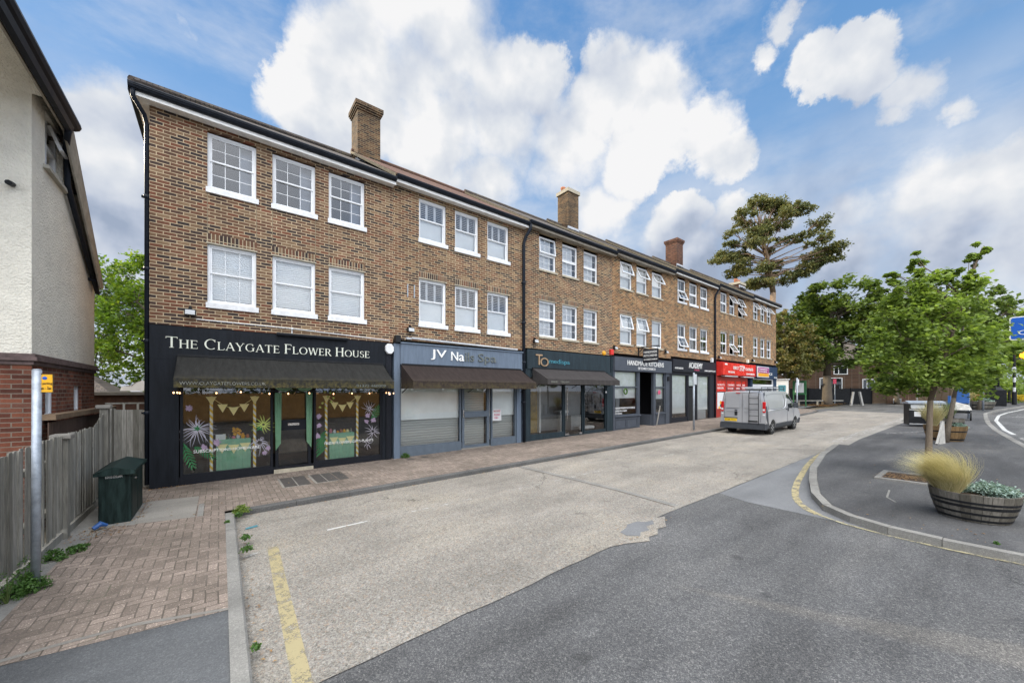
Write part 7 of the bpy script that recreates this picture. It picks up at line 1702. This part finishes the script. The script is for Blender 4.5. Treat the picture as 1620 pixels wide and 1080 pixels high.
# ------------------------------------------------------------ weeds, litter
def weed(x_, y_, s, lab, n=160, tall=False, sd_=1, mat='leaf_weed'):
    return shrub('weed', lab, 'weed', (x_, y_, g(x_)), s*.8, s*.7, s*(2.6 if tall else .95), int(n*1.5), .026 if not tall else .02, mat, sd_, group='weeds in the joints', stems=8, smat='blade_green')
weed(-1.63, 6.35, .20, 'dense low weed clump round the foot of the yellow plate post', 1100, False, 1)
weed(-1.70, 6.15, .14, 'tall wispy weed left of the yellow plate post', 260, True, 2); weed(-1.72, 6.75, .12, 'tall wispy weed against the fence right of the yellow plate post', 220, True, 3)
weed(-1.66, 7.35, .14, 'weed clump at the fence foot beyond the post', 420, False, 4); weed(-1.50, 7.55, .13, 'spreading weed clump on the edging near the fence post', 380, False, 5)
weed(.30, 8.10, .15, 'bright leafy weed in the corner of the two kerbs', 420, False, 6, 'leaf_maple'); weed(.27, 7.9, .08, 'small weed just below the kerb corner', 120, False, 7)
weed(.30, 6.62, .08, 'small dark weed against the side kerb, upper one', 160, False, 8); weed(.29, 6.1, .09, 'small dark weed against the side kerb, lower one', 200, False, 9); weed(.10, 7.6, .05, 'tiny weed on the pavement side of the kerb', 60, False, 10)
weed(.24, 3.75, .045, 'tiny green weed at the bottom of the side kerb', 50, False, 11); weed(4.55, YF-.12, .16, 'leafy weed at the foot of the slate blue shop front', 420, False, 12)
weed(8.10, -.05, .035, 'grassy weed in the island kerb joint in front of the barrel', 120, False, 13); weed(7.86, -.75, .09, 'small weed in the kerb gutter at the right edge', 160, False, 14)
hl = bpy.data.objects.new('fallen_leaves', None); COL.objects.link(hl); hl['label'] = 'dry fallen leaves scattered along kerbs, fence foot and verge'; hl['category'] = 'fallen leaves'; hl['kind'] = 'stuff'
rng = np.random.default_rng(8); pts = []
for (x0, x1, y0, y1, n) in ((.22, .36, 3, 8.2, 34), (.3, 12, 8.12, 8.22, 130), (-1.75, -1.15, 8.0, 8.7, 130), (-1.15, -1.0, 8.7, 10.3, 50), (-1.2, -.5, 11.1, 11.28, 60), (46, 54, 9.6, 12.0, 900), (4.6, 6.3, 3.2, 3.7, 14), (7.6, 8.6, -.6, 1.9, 26), (24, 42, -.25, .12, 120), (12, 17, 2.7, 3.5, 30), (1, 20, 3.5, 8, 60), (10, 26, -.2, 2.3, 50), (-1.5, 4, 8.4, 11.2, 60)):
    for _ in range(n): pts.append((rng.uniform(x0, x1), rng.uniform(y0, y1), 1 if x1 < 44 else 4))
V = []
for x_, y_, s in pts:
    road = (y_ < 8.22 and x_ > .2 and x_ < 40 and not (x_ > 8 and y_ < 2.4 and y_ > -.5 and x_ < 40)); zz_ = g(x_)+(-.085 if road else .012)+(.02 if s == 4 else 0)
    a = rng.uniform(0, 6.28); L_ = rng.uniform(.010, .024)*(s if s == 1 else 4.5); c_, s_ = math.cos(a)*L_, math.sin(a)*L_
    V += [(x_-c_, y_-s_, zz_), (x_+s_*.5, y_-c_*.5, zz_+L_*.3), (x_+c_, y_+s_, zz_), (x_-s_*.5, y_+c_*.5, zz_+L_*.35)]
o = np_mesh('leaves', np.array(V), np.arange(len(V)).reshape(-1, 4), 'litter', hl); o['kind'] = 'stuff'
m = MB(); q = Vector((-1.45, 8.5, .03)); m.tube([(-1.52, 8.45, .04), (-1.45, 8.5, .09), (-1.38, 8.52, .05)], [.03, .045, .02], 7); m.thing('crushed_packet', 'barrow_blue', 'crushed blue and silver packet lying in the leaves beside the green cabinet', 'litter')
m = MB(); m.quad((.32, 7.35, g(.3)-.088), (.50, 7.40, g(.4)-.088), (.49, 7.47, g(.4)-.084), (.34, 7.43, g(.3)-.088)); m.thing('plastic_scrap', 'teal_letter', 'small flat turquoise scrap beside the side kerb', 'litter')
